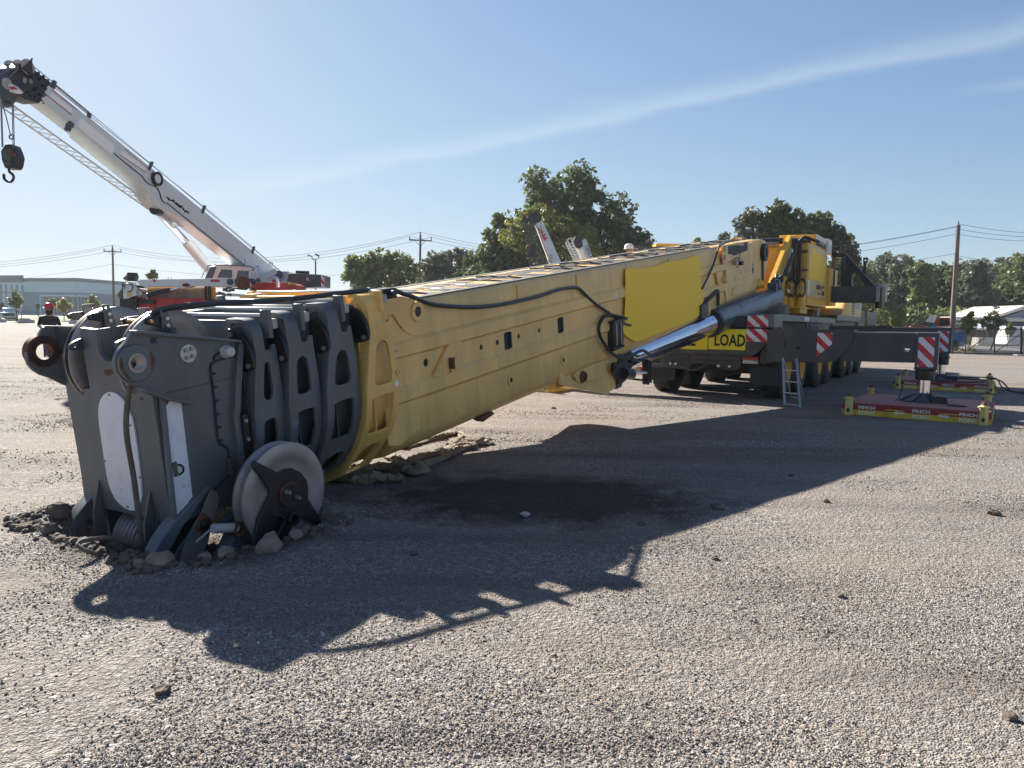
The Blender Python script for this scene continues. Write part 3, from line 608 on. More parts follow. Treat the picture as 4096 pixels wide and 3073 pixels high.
# bright plain panel where the logo plate sits
P_=[(6.26,.59),(6.35,.635),(6.6,.61),(6.985,.585),(7.65,.585),(8.15,.612),(8.93,.60),(9.6,.625),(9.88,.60),(9.99,.49),(9.99,.0),(10.13,-.10),(10.17,-.22),(10.12,-.33),(9.90,-.38),(9.90,-.50),(9.75,-.58),(8.73,-.59),(7.67,-.575),(6.8,-.58),(6.45,-.51),(6.16,-.38),(6.10,-.29),(6.19,-.05),(6.24,.29)]
part('logo_panel',MB().prism(smoothpoly(P_,3),1,.740,.746),signy,crane,BOOM,label='plain bright yellow panel on the side of the boom',smooth=False)

# ---- collars
def prof(W,bv,tv=.87):
    h=[(W-.33,tv),(W-.12,tv),(W-.06,tv-.012),(W-.02,tv-.045),(W,tv-.10),(W,.4),(W+.006,.1),(W+.008,-.05),(W-.002,-.2),(W-.05,-.36),(W-.14,-.53),(W-.26,-.68),(W-.41,-.83*bv/.97),(W-.63,-.93*bv/.97),(0,-bv)]
    q=[];i0=5
    acc=.4
    Q=[0]*len(h); Q[5]=.4
    for i in range(6,len(h)): Q[i]=Q[i-1]-math.dist(h[i],h[i-1])
    for i in range(4,-1,-1): Q[i]=Q[i+1]+math.dist(h[i],h[i+1])
    return h,Q
def collar_shell(W,bv,front,rear,holes,th=.03,tv=.87):
    h,Q=prof(W,bv,tv); qb=Q[-1]+.01; qt=Q[0]
    poly=front[:]+[(front[-1][0]-.0,qb)]+[(rear[0][0],qb)]+rear[:]
    lo=[poly]+holes
    tri=tessellate_polygon([[Vector((p[0],p[1],0)) for p in l] for l in lo]); flat=[p for l in lo for p in l]
    bm=bmesh.new(); vs=[bm.verts.new((p[0],p[1],0)) for p in flat]
    for t in tri:
        try: bm.faces.new([vs[i] for i in t])
        except ValueError: pass
    for q in Q[1:-1]+[.2,.0]:
        bmesh.ops.bisect_plane(bm,geom=bm.verts[:]+bm.edges[:]+bm.faces[:],plane_co=(0,q,0),plane_no=(0,1,0),dist=1e-5)
    def mp(s,q,d):
        q=max(Q[-1],min(Q[0],q))
        for i in range(len(h)-1):
            if Q[i]>=q>=Q[i+1]:
                t=(Q[i]-q)/(Q[i]-Q[i+1]+1e-9); a=Vector(h[i]).lerp(Vector(h[i+1]),t); n=Vector((h[i+1][1]-h[i][1],-(h[i+1][0]-h[i][0]))).normalized()
                n=-n
                if n.x<0 and i>0: n=-n
                return (s,a.x-n.x*d if abs(n.x)>1e-3 else a.x,a.y-abs(d)*(1 if i==0 else 0)*1-(n.y*d if i>0 else 0))
        return (s,h[-1][0],h[-1][1])
    mb=MB(); bm.verts.index_update(); bm.edges.index_update()
    for sg in (1,-1):
        A=[mp(v.co.x,v.co.y,0) for v in bm.verts]; B=[mp(v.co.x,v.co.y,th) for v in bm.verts]; n=len(A)
        fs=[]
        for f in bm.faces:
            ix=[v.index for v in f.verts]; fs.append(tuple(ix)); fs.append(tuple(n+i for i in reversed(ix)))
        for e in bm.edges:
            if len(e.link_faces)==1: a,b_=e.verts[0].index,e.verts[1].index; fs.append((a,b_,n+b_,n+a))
        mb.add([(x,sg*y,z) for x,y,z in A+B],fs)
    bm.free(); return mb,h,Q
def collar(W,bv,front,rear,holes,m,lab,bodyW,bs0,bs1,topw,inner_m,darkin,tv):
    topw=W-.06; mb,h,Q=collar_shell(W,bv,front,rear,holes,tv=tv)
    c=part('boom_collar',mb,m,crane,BOOM,bevel=.0035,label=lab)
    # front ring plate
    def sf(q):
        for (s0,q0),(s1,q1) in zip(front,front[1:]):
            if q0>=q>=q1: return s0+(s1-s0)*(q0-q)/(q0-q1+1e-9)
        return front[-1][0] if q<front[-1][1] else front[0][0]
    mb=MB(); ins=.235
    out_=[(sf(q)+.004,a,b_) for (a,b_),q in zip(h,Q)]; inn=[(sf(q)+.004+.03,max(.0,a-ins) if b_>-.75 else a*.72,b_*(1 if b_>.6 else 1)+(.0 if b_>-.5 else .16)) for (a,b_),q in zip(h,Q)]
    inn=[(s,a,min(b_,.66)) for s,a,b_ in inn]
    for sg in (1,-1):
        vs=[(s,sg*a,b_) for s,a,b_ in out_[1:]]+[(s,sg*a,b_) for s,a,b_ in inn[1:]]+[(s+.03,sg*a,b_) for s,a,b_ in inn[1:]]; n=len(out_)-1
        mb.add(vs,[(i,i+1,n+i+1,n+i) for i in range(n-1)]+[(n+i,n+i+1,2*n+i+1,2*n+i) for i in range(n-1)])
    part('front_ring',mb,m,c,BOOM)
    # vertical rib on the ring
    # dark inner skin seen through the cutouts, with a mid web
    mb=MB(); P=[(max(0,a-.12),b_*.97) for a,b_ in h[3:]]
    full=P+[(-a,b_) for a,b_ in reversed(P[:-1])]
    mb.loft([[(s,a,b_) for a,b_ in full] for s in (bs0,bs1)],closed=False,cap=False)
    part('inner_skin',mb,darkin,c,BOOM)
    mid=(front[-1][0]+rear[0][0])/2+.02
    mb=MB()
    for sg in (1,-1):
        q=[(mid,sg*(a-.115),b_) for a,b_ in P]; r_=[(mid+.035,sg*(a-.115),b_) for a,b_ in P]; t_=[(mid+.02,sg*(a+.0-.03),b_) for a,b_ in h[3:]]
    part('web',MB().box(mid,mid+.012,W-.13,W-.10,-.45,.45),darkin,c,BOOM)
    # top: rails across the boom, bolts, tabs, pads
    s0=front[0][0]; dz=tv-.87
    part('cross_rail',MB().box(s0+.19,s0+.235,-topw,topw,.82+dz,.888+dz),ltop,c,BOOM,bevel=.006)
    part('cross_rail',MB().box(s0+.02,s0+.05,-topw+.2,topw-.2,.70+dz,.855+dz),m,c,BOOM,bevel=.004)
    part('cross_plate',MB().box(s0+.05,s0+.24,-topw,topw,.69+dz,.73+dz),darkin,c,BOOM)
    part('bolt_rail',MB().box(s0+.175,s0+.19,-topw,topw,.73+dz,.87+dz),m,c,BOOM)
    for k in range(5):
        y=-topw+.14+k*(2*topw-.28)/4; part('bolt',MB().cyl((s0+.15,y,.80+dz),(s0+.176,y,.80+dz),.018,n=6),gry2 if m is gry else ylight,c,BOOM)
    for sg in (1,-1):
        part('guide_tab',MB().prism([(sg*(W-.06),.70+dz),(sg*(W+.03),.70+dz),(sg*(W+.03),(.922 if W<.8 else .885)+dz),(sg*(W-.06),(.926 if W<.8 else .89)+dz)],0,s0+.15,s0+.19),m,c,BOOM,bevel=.006)
        part('slide_pad',MB().box(s0+.19,s0+.24,min(sg*(W-.04),sg*(W+.035)),max(sg*(W-.04),sg*(W+.035)),.77+dz,.85+dz),conc if sg>0 else blk,c,BOOM,bevel=.008)
        A=W-.235; d8=dz*.8; arc=[(sg*(A+.0),.78+d8)]+[(sg*(A+.25*math.sin(R_(t))),.53+d8+.25*math.cos(R_(t))) for t in range(10,91,16)]+[(sg*(A+.24),.47+d8),(sg*(A+.14),.44+d8),(sg*A,.45+d8)]
        part('wear_pad',MB().prism(arc,0,s0-.035,s0+.0),blk,c,BOOM,bevel=.006)
        for y,z in ((A+.035,.735+d8),(A+.20,.49+d8)): part('pad_bolt',MB().cyl((s0-.05,sg*y,z),(s0-.034,sg*y,z),.02,n=8),steel,c,BOOM)
    return c
TOP=lambda s,W: [(s+.0,1.02),(s,.78)]
def fr(L): return L
c4=collar(.85,.97,[(.225,1.02),(.225,.75),(.238,.55),(.208,.39),(.118,0),(.091,-.28),(.08,-.5)],
 [(.50,-.75),(.538,-.304),(.553,-.137),(.569,.033),(.549,.184),(.535,.343),(.535,.60),(.509,.605),(.486,.582),(.411,.584),(.400,.61),(.396,.75),(.371,.82),(.371,1.02)],
 [smoothpoly([(.391,.431),(.326,.405),(.285,.33),(.235,.10),(.240,.055),(.27,.031),(.425,.028),(.473,.055),(.477,.18),(.463,.36),(.437,.41)],2),
  smoothpoly([(.205,-.075),(.44,-.07),(.468,-.11),(.455,-.40),(.42,-.45),(.20,-.44),(.165,-.40),(.175,-.12)],2),
  smoothpoly([(.17,-.62),(.36,-.58),(.41,-.64),(.37,-.95),(.20,-1.0),(.15,-.95)],2)],tan2,'tan yellow collar at the front of the base section',.63,.2,.62,.58,tan2,tan2,.86)
c3=collar(.78,.90,[(-.20,1.02),(-.20,.75),(-.192,.52),(-.227,.384),(-.297,.085),(-.32,-.187),(-.33,-.5)],
 [(.08,-.8),(.085,-.30),(.101,-.042),(.10,.123),(.105,.326),(.085,.50),(.075,.604),(.041,.609),(.012,.558),(-.033,.56),(-.05,.59),(-.061,.70),(-.067,.80),(-.067,1.02)],
 [smoothpoly([(-.059,.414),(-.111,.39),(-.143,.33),(-.186,.18),(-.177,.131),(-.14,.114),(-.039,.115),(.004,.142),(.008,.247),(-.005,.361),(-.028,.397)],2),
  smoothpoly([(-.205,-.03),(-.02,-.022),(.012,-.06),(.0,-.34),(-.03,-.385),(-.22,-.38),(-.25,-.34),(-.225,-.08)],2),
  smoothpoly([(-.22,-.58),(-.06,-.55),(-.02,-.6),(-.05,-.88),(-.2,-.92),(-.25,-.88)],2)],gry,'slate grey collar next to the yellow one',.56,-.24,.4,.52,gry,gry2,.825)
c2=collar(.71,.85,[(-.60,1.02),(-.60,.75),(-.59,.48),(-.625,.25),(-.657,.045),(-.664,-.106),(-.68,-.5)],
 [(-.33,-.8),(-.33,-.40),(-.302,.002),(-.30,.238),(-.313,.435),(-.318,.577),(-.354,.579),(-.386,.535),(-.431,.534),(-.449,.56),(-.454,.647),(-.465,.80),(-.465,1.02)],
 [smoothpoly([(-.453,.422),(-.50,.40),(-.522,.357),(-.552,.158),(-.537,.121),(-.508,.113),(-.421,.119),(-.396,.148),(-.396,.257),(-.402,.389)],2),
  smoothpoly([(-.56,-.03),(-.41,-.025),(-.385,-.07),(-.40,-.34),(-.43,-.38),(-.56,-.37),(-.59,-.33),(-.575,-.08)],2)],gry,'slate grey collar, second from the head',.49,-.63,.1,.47,gry,gry2,.80)
c1=collar(.64,.80,[(-.88,1.02),(-.88,.75),(-.866,.49),(-.91,.25),(-.948,.07),(-.956,-.04),(-.96,-.5)],
 [(-.67,-.75),(-.66,-.25),(-.643,0),(-.647,.227),(-.651,.452),(-.66,.553),(-.692,.555),(-.712,.518),(-.753,.517),(-.77,.531),(-.774,.619),(-.782,.78),(-.782,1.02)],
 [smoothpoly([(-.762,.427),(-.792,.41),(-.807,.333),(-.839,.178),(-.821,.133),(-.795,.121),(-.76,.13),(-.738,.193),(-.739,.305),(-.745,.409)],2),
  smoothpoly([(-.86,-.045),(-.784,-.029),(-.74,-.065),(-.745,-.33),(-.78,-.37),(-.87,-.36),(-.89,-.3),(-.875,-.1)],2)],gry,'slate grey collar nearest the boom head',.44,-.92,-.4,.42,gry,gry2,.78)

part('round_sticker',MB().cyl((.522,.856,.0),(.522,.862,.0),.027,n=20),wplain,c4,BOOM)
part('tie_ring',MB().ring((.555,.86,.10),(0,1,0),.018,.03,.012,14),tan2,c4,BOOM)
# ---- boom head
hs=[(-1.774,.823),(-.928,.626),(-.926,.588),(-.99,.373),(-1.066,.034),(-1.066,-.3),(-1.062,-.60),(-1.25,-.66),(-1.40,-.62),(-1.685,-.66),(-1.637,.318),(-1.70,.355),(-1.793,.427),(-1.86,.465),(-1.905,.51),(-1.933,.56),(-1.936,.60),(-1.93,.645),(-1.905,.69),(-1.87,.725),(-1.833,.75)]
head=part('boom_head',MB().prism(hs,1,.48,.52,[circ(-1.80,.60,.062,18)]).prism(hs,1,-.65,-.61,[circ(-1.80,.635,.062,18)])
   ,gry,crane,BOOM,bevel=.006,label='slate grey boom head with two pin lugs')
# front plate with the slot for the far sheave and a notch between the lugs
part('front_plate',MB().prism([(-.62,-.635),(.49,-.635),(.49,.50),(.30,.525),(.30,.56),(-.02,.57),(-.085,.62),(-.095,.80),(-.29,.81),(-.29,.34),(-.44,.34),(-.44,.62),(-.62,.60)],0,-1.685,-1.645),gry,head,BOOM,bevel=.005)
part('notch_wall',MB().box(-1.64,-1.36,-.10,.34,.50,.53),gry2,head,BOOM); part('notch_wall',MB().box(-1.40,-1.36,-.10,.40,.52,.78),gry2,head,BOOM); part('notch_wall',MB().box(-1.64,-1.4,-.11,-.095,.5,.80),gry,head,BOOM)
part('head_core',MB().box(-1.62,-.9,-.60,.47,-.55,.48),gry2,head,BOOM)
part('top_flange',MB().prism([(-1.774,.823),(-.928,.626),(-.928,.604),(-1.774,.80)],1,.47,.575),gry,head,BOOM,bevel=.004)
part('top_flange',MB().prism([(-1.76,.83),(-.95,.70),(-.95,.68),(-1.76,.805)],1,-.70,-.60),gry,head,BOOM,bevel=.004)
part('lower_flange',MB().prism([(-1.80,.43),(-1.64,.33),(-1.44,.245),(-1.44,.225),(-1.64,.305),(-1.80,.405)],1,.51,.60),gry,head,BOOM,bevel=.004)
part('edge_flange',MB().prism([(-1.70,-.66),(-1.672,-.66),(-1.622,.32),(-1.65,.32)],1,.50,.545),gry,head,BOOM,bevel=.004)
part('rear_flange',MB().prism([(-.945,.60),(-.905,.60),(-1.03,.03),(-1.03,-.62),(-1.075,-.62),(-1.085,.03),(-1.01,.37)],1,.51,.57),gry,head,BOOM,bevel=.005)
for sgn,v,wv in ((1,.60,.52),(-1,.635,-.65)):
    part('lug_ring',MB().ring((-1.80,wv-(0 if sgn>0 else .04),v),(0,1,0),.060,.128,.035 if sgn>0 else .08),gry if sgn>0 else rust,head,BOOM,bevel=.006)
part('lug_bush',MB().ring((-1.80,.47,.60),(0,1,0),.050,.068,.092),steel,head,BOOM)
part('rust_patch',MB().prism(smoothpoly([(-1.69,.66),(-1.665,.62),(-1.672,.57),(-1.70,.53),(-1.705,.58),(-1.70,.62)],2),1,.555,.5565),rust,head,BOOM)
part('rust_patch',MB().prism(smoothpoly([(-1.91,.66),(-1.925,.60),(-1.91,.55),(-1.87,.50),(-1.86,.505),(-1.895,.56),(-1.90,.61)],2),1,.5555,.5575),rust,head,BOOM)
part('rust_patch',MB().prism(smoothpoly([(-.06,.50),(.15,.51),(.28,.50),(.2,.47),(.08,.485),(-.02,.455)],2),0,-1.6865,-1.6855),rust,head,BOOM)
part('lug_web',MB().prism([(-1.70,.82),(-1.60,.80),(-1.55,.36),(-1.66,.36)],1,-.61,-.52),gry2,head,BOOM)
# oval white cover on the front, pale striped panel on the side
ov=[(-.03,.335),(-.11,.30),(-.175,.235),(-.215,.14),(-.226,0),(-.238,-.28),(-.228,-.42),(-.18,-.52),(-.08,-.578),(.02,-.59),(.10,-.565),(.165,-.49),(.19,-.42),(.216,-.205),(.226,.099),(.205,.19),(.16,.27),(.10,.315),(.04,.335)]
part('oval_cover',MB().prism(smoothpoly(ov,3),0,-1.697,-1.6855),whitep,head,BOOM,smooth=False,label='white oval cover plate on the front of the boom head')
for y,z in ((-.02,.315),(.205,-.30),(-.02,-.565),(-.222,-.22),(.19,.10)): part('cover_screw',MB().cyl((-1.705,y,z),(-1.697,y,z),.009,n=8),steel,head,BOOM)
for y,z in ((-.40,.30),(.36,.31)): part('plug_hole',MB().prism(rrect(y-.018,y+.018,z-.012,z+.012,.01),0,-1.687,-1.6855),blk,head,BOOM)
part('side_panel_white',MB().prism([(-1.634,.315),(-1.489,.257),(-1.509,-.468),(-1.655,-.584)],1,.521,.5235),whitep,head,BOOM,smooth=False,label='tall white reflective panel on the near side of the boom head')
part('side_panel_red_tip',MB().prism([(-1.633,.312),(-1.575,.289),(-1.63,.235)],1,.5237,.525),redp,head,BOOM,smooth=False)
part('latch',MB().prism([(-1.636,-.17),(-1.60,-.165),(-1.60,-.28),(-1.634,-.274)],1,.524,.53),dhose,head,BOOM); part('latch_loop',MB().tube([(-1.6,.535,-.19),(-1.572,.55,-.21),(-1.572,.55,-.25),(-1.6,.535,-.27)],.008,6,3),inkb,head,BOOM)
part('pad_disc',MB().cyl((-1.378,.52,.595),(-1.378,.535,.595),.066,n=28),lens,head,BOOM)
for a,b_ in ((-1.402,.62),(-1.353,.625),(-1.40,.567),(-1.352,.57)): part('hex_bolt',MB().cyl((a,.535,b_),(a,.555,b_),.017,n=6),steel,head,BOOM)
part('work_lamp',MB().lathe((-1.06,.52,.555),(0,1,0),[(.05,0),(.052,.03),(.046,.034),(.044,.07),(.034,.085),(.001,.09)],18),lens,head,BOOM)
part('lamp_loop',MB().tube([(-1.10,.53,.56),(-1.16,.53,.53),(-1.15,.53,.50),(-1.06,.53,.505),(-.97,.53,.51),(-.94,.54,.56),(-.93,.56,.60)],.008,6,4),rub,head,BOOM)
part('head_cable',MB().tube([(-1.15,.53,.495),(-1.195,.53,.48),(-1.207,.53,.42),(-1.212,.53,.19),(-1.225,.53,-.08),(-1.206,.53,-.146),(-1.155,.53,-.195),(-1.153,.53,-.33)],.0085,6,4),rub,head,BOOM)
for k in range(6): part('cable_clip',MB().box(-1.20-.004*k,-1.175-.004*k,.522,.545,.40-.105*k,.415-.105*k),blk,head,BOOM)
part('cable_plug',MB().cyl((-1.155,.54,-.27),(-1.158,.54,-.40),.026,.02,10),gry2,head,BOOM); part('head_cable',MB().tube([(-1.16,.54,-.39),(-1.25,.53,-.44),(-1.35,.53,-.50)],.008,6,3),rub,head,BOOM)
for a,b_ in (((-1.597,.346),(-1.208,.341)),((-1.208,.341),(-1.018,.341))): part('weld_seam',MB().tube([(a[0],.521,a[1]),(b_[0],.521,b_[1])],.004,5),gry2,head,BOOM)
part('star_hole',MB().prism([(-1.66,.735),(-1.64,.76),(-1.62,.745),(-1.60,.75),(-1.615,.725),(-1.60,.70),(-1.63,.712),(-1.65,.70)],1,.521,.5225),blk,head,BOOM)
part('small_lug',MB().prism(smoothpoly([(-1.78,.70),(-1.70,.73),(-1.62,.73),(-1.62,.65),(-1.72,.65),(-1.79,.66)],2),1,-.30,-.27,[circ(-1.75,.69,.018,8)]),gry2,head,BOOM)
part('small_lug',MB().prism(smoothpoly([(-1.82,.74),(-1.74,.76),(-1.66,.75),(-1.66,.69),(-1.75,.69),(-1.82,.70)],2),1,.36,.39),gry2,head,BOOM)
part('grooved_knob',MB().cyl((-1.60,.28,.62),(-1.60,.40,.62),.085,n=20),steel,head,BOOM)
# skid plates, gussets and rope drum at the foot of the head
for wv in (.52,-.62):
    pts=[(-1.385,-.415),(-1.36,-.435),(-1.62,-.625),(-1.78,-.79),(-1.87,-.87),(-1.925,-.87),(-1.93,-.80),(-1.83,-.68),(-1.72,-.595)]
    part('skid_plate',MB().prism(pts,1,wv-.085 if wv>0 else wv-.04,wv+.045 if wv>0 else wv+.09),gry,head,BOOM,bevel=.008)
    part('skid_rib',MB().prism([(-1.36,-.47),(-1.33,-.50),(-1.62,-.78),(-1.82,-.92),(-1.84,-.86),(-1.66,-.72)],1,wv+.065,wv+.09),gry2,head,BOOM,bevel=.006)
for wv in (-.38,.28):
    part('gusset',MB().prism([(-1.69,-.40),(-1.69,-.92),(-1.80,-.92),(-1.77,-.62)],1,wv-.012,wv+.012),gry,head,BOOM,bevel=.003)
    part('gusset',MB().prism([(-1.2,-.60),(-1.66,-.60),(-1.66,-.98),(-1.3,-.98)],1,wv-.012,wv+.012),gry2,head,BOOM)
gr=[]; 
for k in range(10): gr+=[(.21,k*.05),(.235,k*.05+.012),(.235,k*.05+.028),(.21,k*.05+.04)]
part('rope_drum',MB().lathe((-1.50,-.27,-.90),(0,1,0),[(.02,0)]+gr+[(.02,.5)],24),steel,head,BOOM)
part('deflector_plate',MB().prism(smoothpoly([(-1.405,-.44),(-1.35,-.52),(-1.43,-.69),(-1.57,-.92),(-1.78,-.98),(-1.70,-.78),(-1.52,-.59)],2),1,.60,.612),steel,head,BOOM)
part('square_washer',MB().prism([(-1.515,-.575),(-1.44,-.665),(-1.50,-.765),(-1.60,-.675)],1,.615,.632),rust,head,BOOM); part('pin_boss',MB().lathe((-1.515,.63,-.67),(0,1,0),[(.045,0),(.042,.03),(.001,.032)],18),blk,head,BOOM)
part('lock_pin',MB().cyl((-1.57,.80,-.655),(-1.37,.80,-.725),.036,n=14),conc,head,BOOM); part('lock_pin_ring',MB().ring((-1.37,.76,-.735),(0,1,0),.03,.058,.08,18),rust,head,BOOM,bevel=.006); part('lock_pin_rod',MB().tube([(-1.72,.80,-.70),(-1.60,.80,-.655)],.009,6),steel,head,BOOM)
part('foot_box',MB().prism([(-1.56,-1.0),(-1.38,-.79),(-1.30,-.80),(-1.20,-.87),(-1.22,-1.05)],1,.64,.78),gry,head,BOOM,bevel=.012)
part('lower_arm',MB().prism(smoothpoly([(-1.43,-.70),(-1.38,-.67),(-1.1,-.60),(-.95,-.60),(-.95,-.75),(-1.1,-.8),(-1.3,-.80),(-1.42,-.77)],2),1,.66,.72),gry2,head,BOOM)
# sheaves
def sheave(c,r,th,name,lab,hubr):
    prf=[(.001,0),(hubr,0),(hubr+.01,-.0),(r*.62,-.004),(r*.66,-.006),(r*.985,0),(r,.004),(r,.022),(r*.86,th*.45),(r*.86,th*.55),(r,th-.022),(r,th-.004),(r*.985,th),(r*.72,th+.001),(r*.70,th-.002),(hubr+.03,th-.002),(hubr,th),(.001,th)]
    return part(name,MB().lathe(c,(0,1,0),prf,56),steel,crane,BOOM,label=lab)
sh1=sheave((-1.34,.19,.515),.395,.085,'sheave','bare steel sheave on top of the head, near one',.1)
sh2=sheave((-1.35,-.47,.525),.40,.085,'sheave','bare steel sheave on top of the head, far one',.1)
sh3=sheave((-.955,.775,-.59),.415,.125,'sheave','large bare steel sheave low on the near side of the head',.12)
part('rope_groove_band',MB().lathe((-1.35,-.447,.525),(0,1,0),[(.385,.0),(.402,.0),(.402,.03),(.385,.03),(.385,0)],56),inkb,sh2,BOOM)  # plain black band set into the rope groove of the far sheave
for wv in (.30,-.36):
    dw=wv-.30; dv=.03 if wv<0 else 0; ds=-.04 if wv<0 else 0
    br=part('sheave_bracket',MB().prism([(-1.402+ds,.925+dv),(-1.352+ds,.922+dv),(-1.30+ds,.70),(-1.41+ds,.70)],1,wv-.005,wv+.012,[circ(-1.378+ds,.900+dv,.012,8)]),gry,crane,BOOM,bevel=.003)
    arm=[(-1.355+ds,.868+dv),(-1.48+ds,.868+dv),(-1.515+ds,.86+dv),(-1.528+ds,.842+dv),(-1.515+ds,.822+dv),(-1.47+ds,.81+dv),(-1.345+ds,.775+dv)]
    part('keeper_arm',MB().prism(arm,1,wv-.025,wv-.006,[circ(-1.495+ds,.842+dv,.014,8)]),blk,br,BOOM,bevel=.003)
    for z in (.848,.796): part('bracket_bolt',MB().cyl((-1.368+ds,wv+.012,z+dv),(-1.368+ds,wv+.03,z+dv),.015,n=6),zinc,br,BOOM)
    w2=wv-.30+.02
    b3=part('sheave_bracket',MB().prism([(-1.40+ds,.925+dv),(-1.30+ds,.92+dv),(-1.30+ds,.70),(-1.40+ds,.70)],1,w2-.005,w2+.01,[circ(-1.325+ds,.90+dv,.014,8)]),gry,crane,BOOM,bevel=.003)
    part('keeper_arm',MB().prism([(p+.0,q) for p,q in arm],1,w2-.02,w2-.006),blk,b3,BOOM,bevel=.003)
part('keeper_pin',MB().cyl((-1.495,-.05,.842),(-1.495,.33,.842),.013,n=10),bronze,crane,BOOM)
part('keeper_pin',MB().cyl((-1.70,.20,.69),(-1.70,.44,.69),.012,n=10),bronze,crane,BOOM)
hs9=1.10
hold=[(-1.225,-.263),(-1.202,-.263),(-1.014,-.405),(-.964,-.395),(-.896,-.405),(-.817,-.463),(-.77,-.54),(-.766,-.604),(-.781,-.673),(-.67,-.888),(-.717,-.905),(-.903,-.765),(-.96,-.83),(-1.13,-1.02),(-1.40,-1.06),(-1.24,-.664),(-1.12,-.54),(-1.115,-.502),(-1.185,-.36),(-1.234,-.293)]
ho=part('sheave_holder',MB().prism([(-.957+(a-(-.957))*hs9,-.59+(b_+.59)*hs9) for a,b_ in hold],1,.905,.93),blk,crane,BOOM,bevel=.006,label='black three-armed plate across the big sheave')
part('hub_disc',MB().cyl((-.957,.93,-.578),(-.957,.952,-.578),.097,n=32),rust,ho,BOOM,bevel=.006); part('hub_face',MB().cyl((-.957,.952,-.578),(-.957,.956,-.578),.085,n=32),blk,ho,BOOM)
for a,b_ in ((-1.0,-.545),(-.905,-.62)): part('hub_bolt',MB().cyl((a,.95,b_),(a,1.0,b_),.019,.013,8),steel,ho,BOOM)
part('pin_tube',MB().ring((-1.0,.93,-.755),(0,1,0),.035,.055,.09,18),blk,ho,BOOM); part('grab_handle',MB().tube([(-1.13,.935,-.69),(-1.09,.985,-.705),(-1.07,.985,-.75),(-1.13,.985,-.81),(-1.19,.985,-.84),(-1.235,.935,-.83)],.009,6,3),blk,ho,BOOM)
part('sheave_axle',MB().cyl((-.957,.5,-.585),(-.957,.90,-.585),.09),gry2,crane,BOOM); part('axle_arm',MB().prism([(-.6,-.2),(-.9,-.45),(-1.1,-.6),(-1.0,-.72),(-.7,-.6),(-.5,-.4)],1,.58,.66),gry2,crane,BOOM)
part('bolt_strip',MB().prism([(-1.03,.05),(-.98,.05),(-.985,-.42),(-1.04,-.42)],1,.57,.60),blk,crane,BOOM)
for z in (-.0,-.15,-.33): part('strip_bolt',MB().cyl((-1.01,.60,z),(-1.01,.615,z),.014,n=8),steel,crane,BOOM)
# rope hanging down the front and looping on the ground
gl=[BOOM.inverted()@(gnd(x,y,z)) for x,y,z in ((460,2154,.08),(390,2153,.10),(336,2163,.11),(311,2178,.10),(326,2194,.08),(364,2210,.05),(408,2221,.012))]
rp=[(-1.70,.44,.58),(-1.765,.395,.45),(-1.80,.372,.32),(-1.83,.345,.09),(-1.83,.345,-.264),(-1.84,.335,-.62),(-1.85,.325,-.86),(-1.90,.33,-.93)]
part('hoist_rope',MB().tube(rp,.020,8,5),dhose,crane,BOOM,label='dusty rope hanging down the front of the boom head')
part('hoist_rope',MB().tube([(-1.75,.18,-.80),(-1.95,.42,-.72)]+[tuple(p) for p in gl],.015,8,6),dhose,crane,BOOM,label='stiff loop of rope lying in front of the buried head')
# ---- lift cylinder
ca=Vector((6.75,.42,-.89)); cb2=Vector((15.6,.95,-.80)); dc=(cb2-ca).normalized(); L_=(cb2-ca).length
cm_=ca+dc*4.1
lc=part('lift_cylinder',MB().lathe(cm_,dc,[(.19,0),(.285,0),(.285,.10),(.272,.12),(.272,L_-4.35),(.24,L_-4.2),(.05,L_-4.15)],40),barrel,crane,BOOM,label='grey barrel of the lift cylinder')
part('piston_rod',MB().cyl(ca,cm_+dc*.05,.235,n=40),chrome,lc,BOOM,label='polished chrome piston rod')
part('gland_ring',MB().lathe(cm_-dc*.03,dc,[(.24,0),(.292,0),(.292,.13),(.24,.13)],40),blk,lc,BOOM)
part('rod_eye',MB().ring(ca+Vector((-.02,-.20,-.0)),(0,1,0),.06,.24,.36,24),gry2,lc,BOOM)
part('rod_eye_plate',MB().prism(circ(6.15,-.95,.24,20),1,.50,.62),blk,lc,BOOM); part('cylinder_label',MB().prism(rrect(-.07,.07,-.05,.05,.01),1,-.001,.001),wplain,lc,BOOM@Matrix.Translation(cm_+dc*5.2)@Matrix.Translation((0,.19,.105))@Matrix.Rotation(R_(30),4,'X'))
part('cylinder_pipe',MB().tube([cm_+dc*.3+Vector((0,.05,.29)),cm_+dc*2.4+Vector((0,.05,.29)),cm_+dc*4.3+Vector((0,.1,.30))],.018,8),hose,lc,BOOM)
# black guard frame and hose at the cylinder lug
gd=part('hose_guard',MB().bar((6.05,.74,-.74),(7.05,.74,-.97),.035,.03).bar((6.05,.74,-1.05),(7.05,.74,-1.30),.04,.035).bar((7.03,.74,-.93),(7.03,.74,-1.36),.12,.035,up=(1,0,0)).bar((7.18,.74,-.98),(7.18,.74,-1.36),.09,.03,up=(1,0,0)).bar((7.0,.74,-.97),(7.2,.74,-1.0),.03,.03),blk,crane,BOOM,bevel=.006)
part('guard_pivot',MB().ring((5.72,.72,-.82),(0,1,0),.035,.075,.05,18),blk,gd,BOOM); part('guard_plate',MB().prism([(5.68,-.86),(5.76,-.88),(6.0,-.78),(6.2,-.8),(6.25,-1.12),(6.0,-1.15),(5.85,-1.0)],1,.70,.73),blk,gd,BOOM)
part('guard_cylinder',MB().cyl((6.05,.76,-.98),(6.35,.76,-1.05),.09,n=16),blk,gd,BOOM); part('guard_rod',MB().cyl((6.3,.76,-1.03),(7.05,.76,-1.16),.028,n=12),chrome,gd,BOOM)
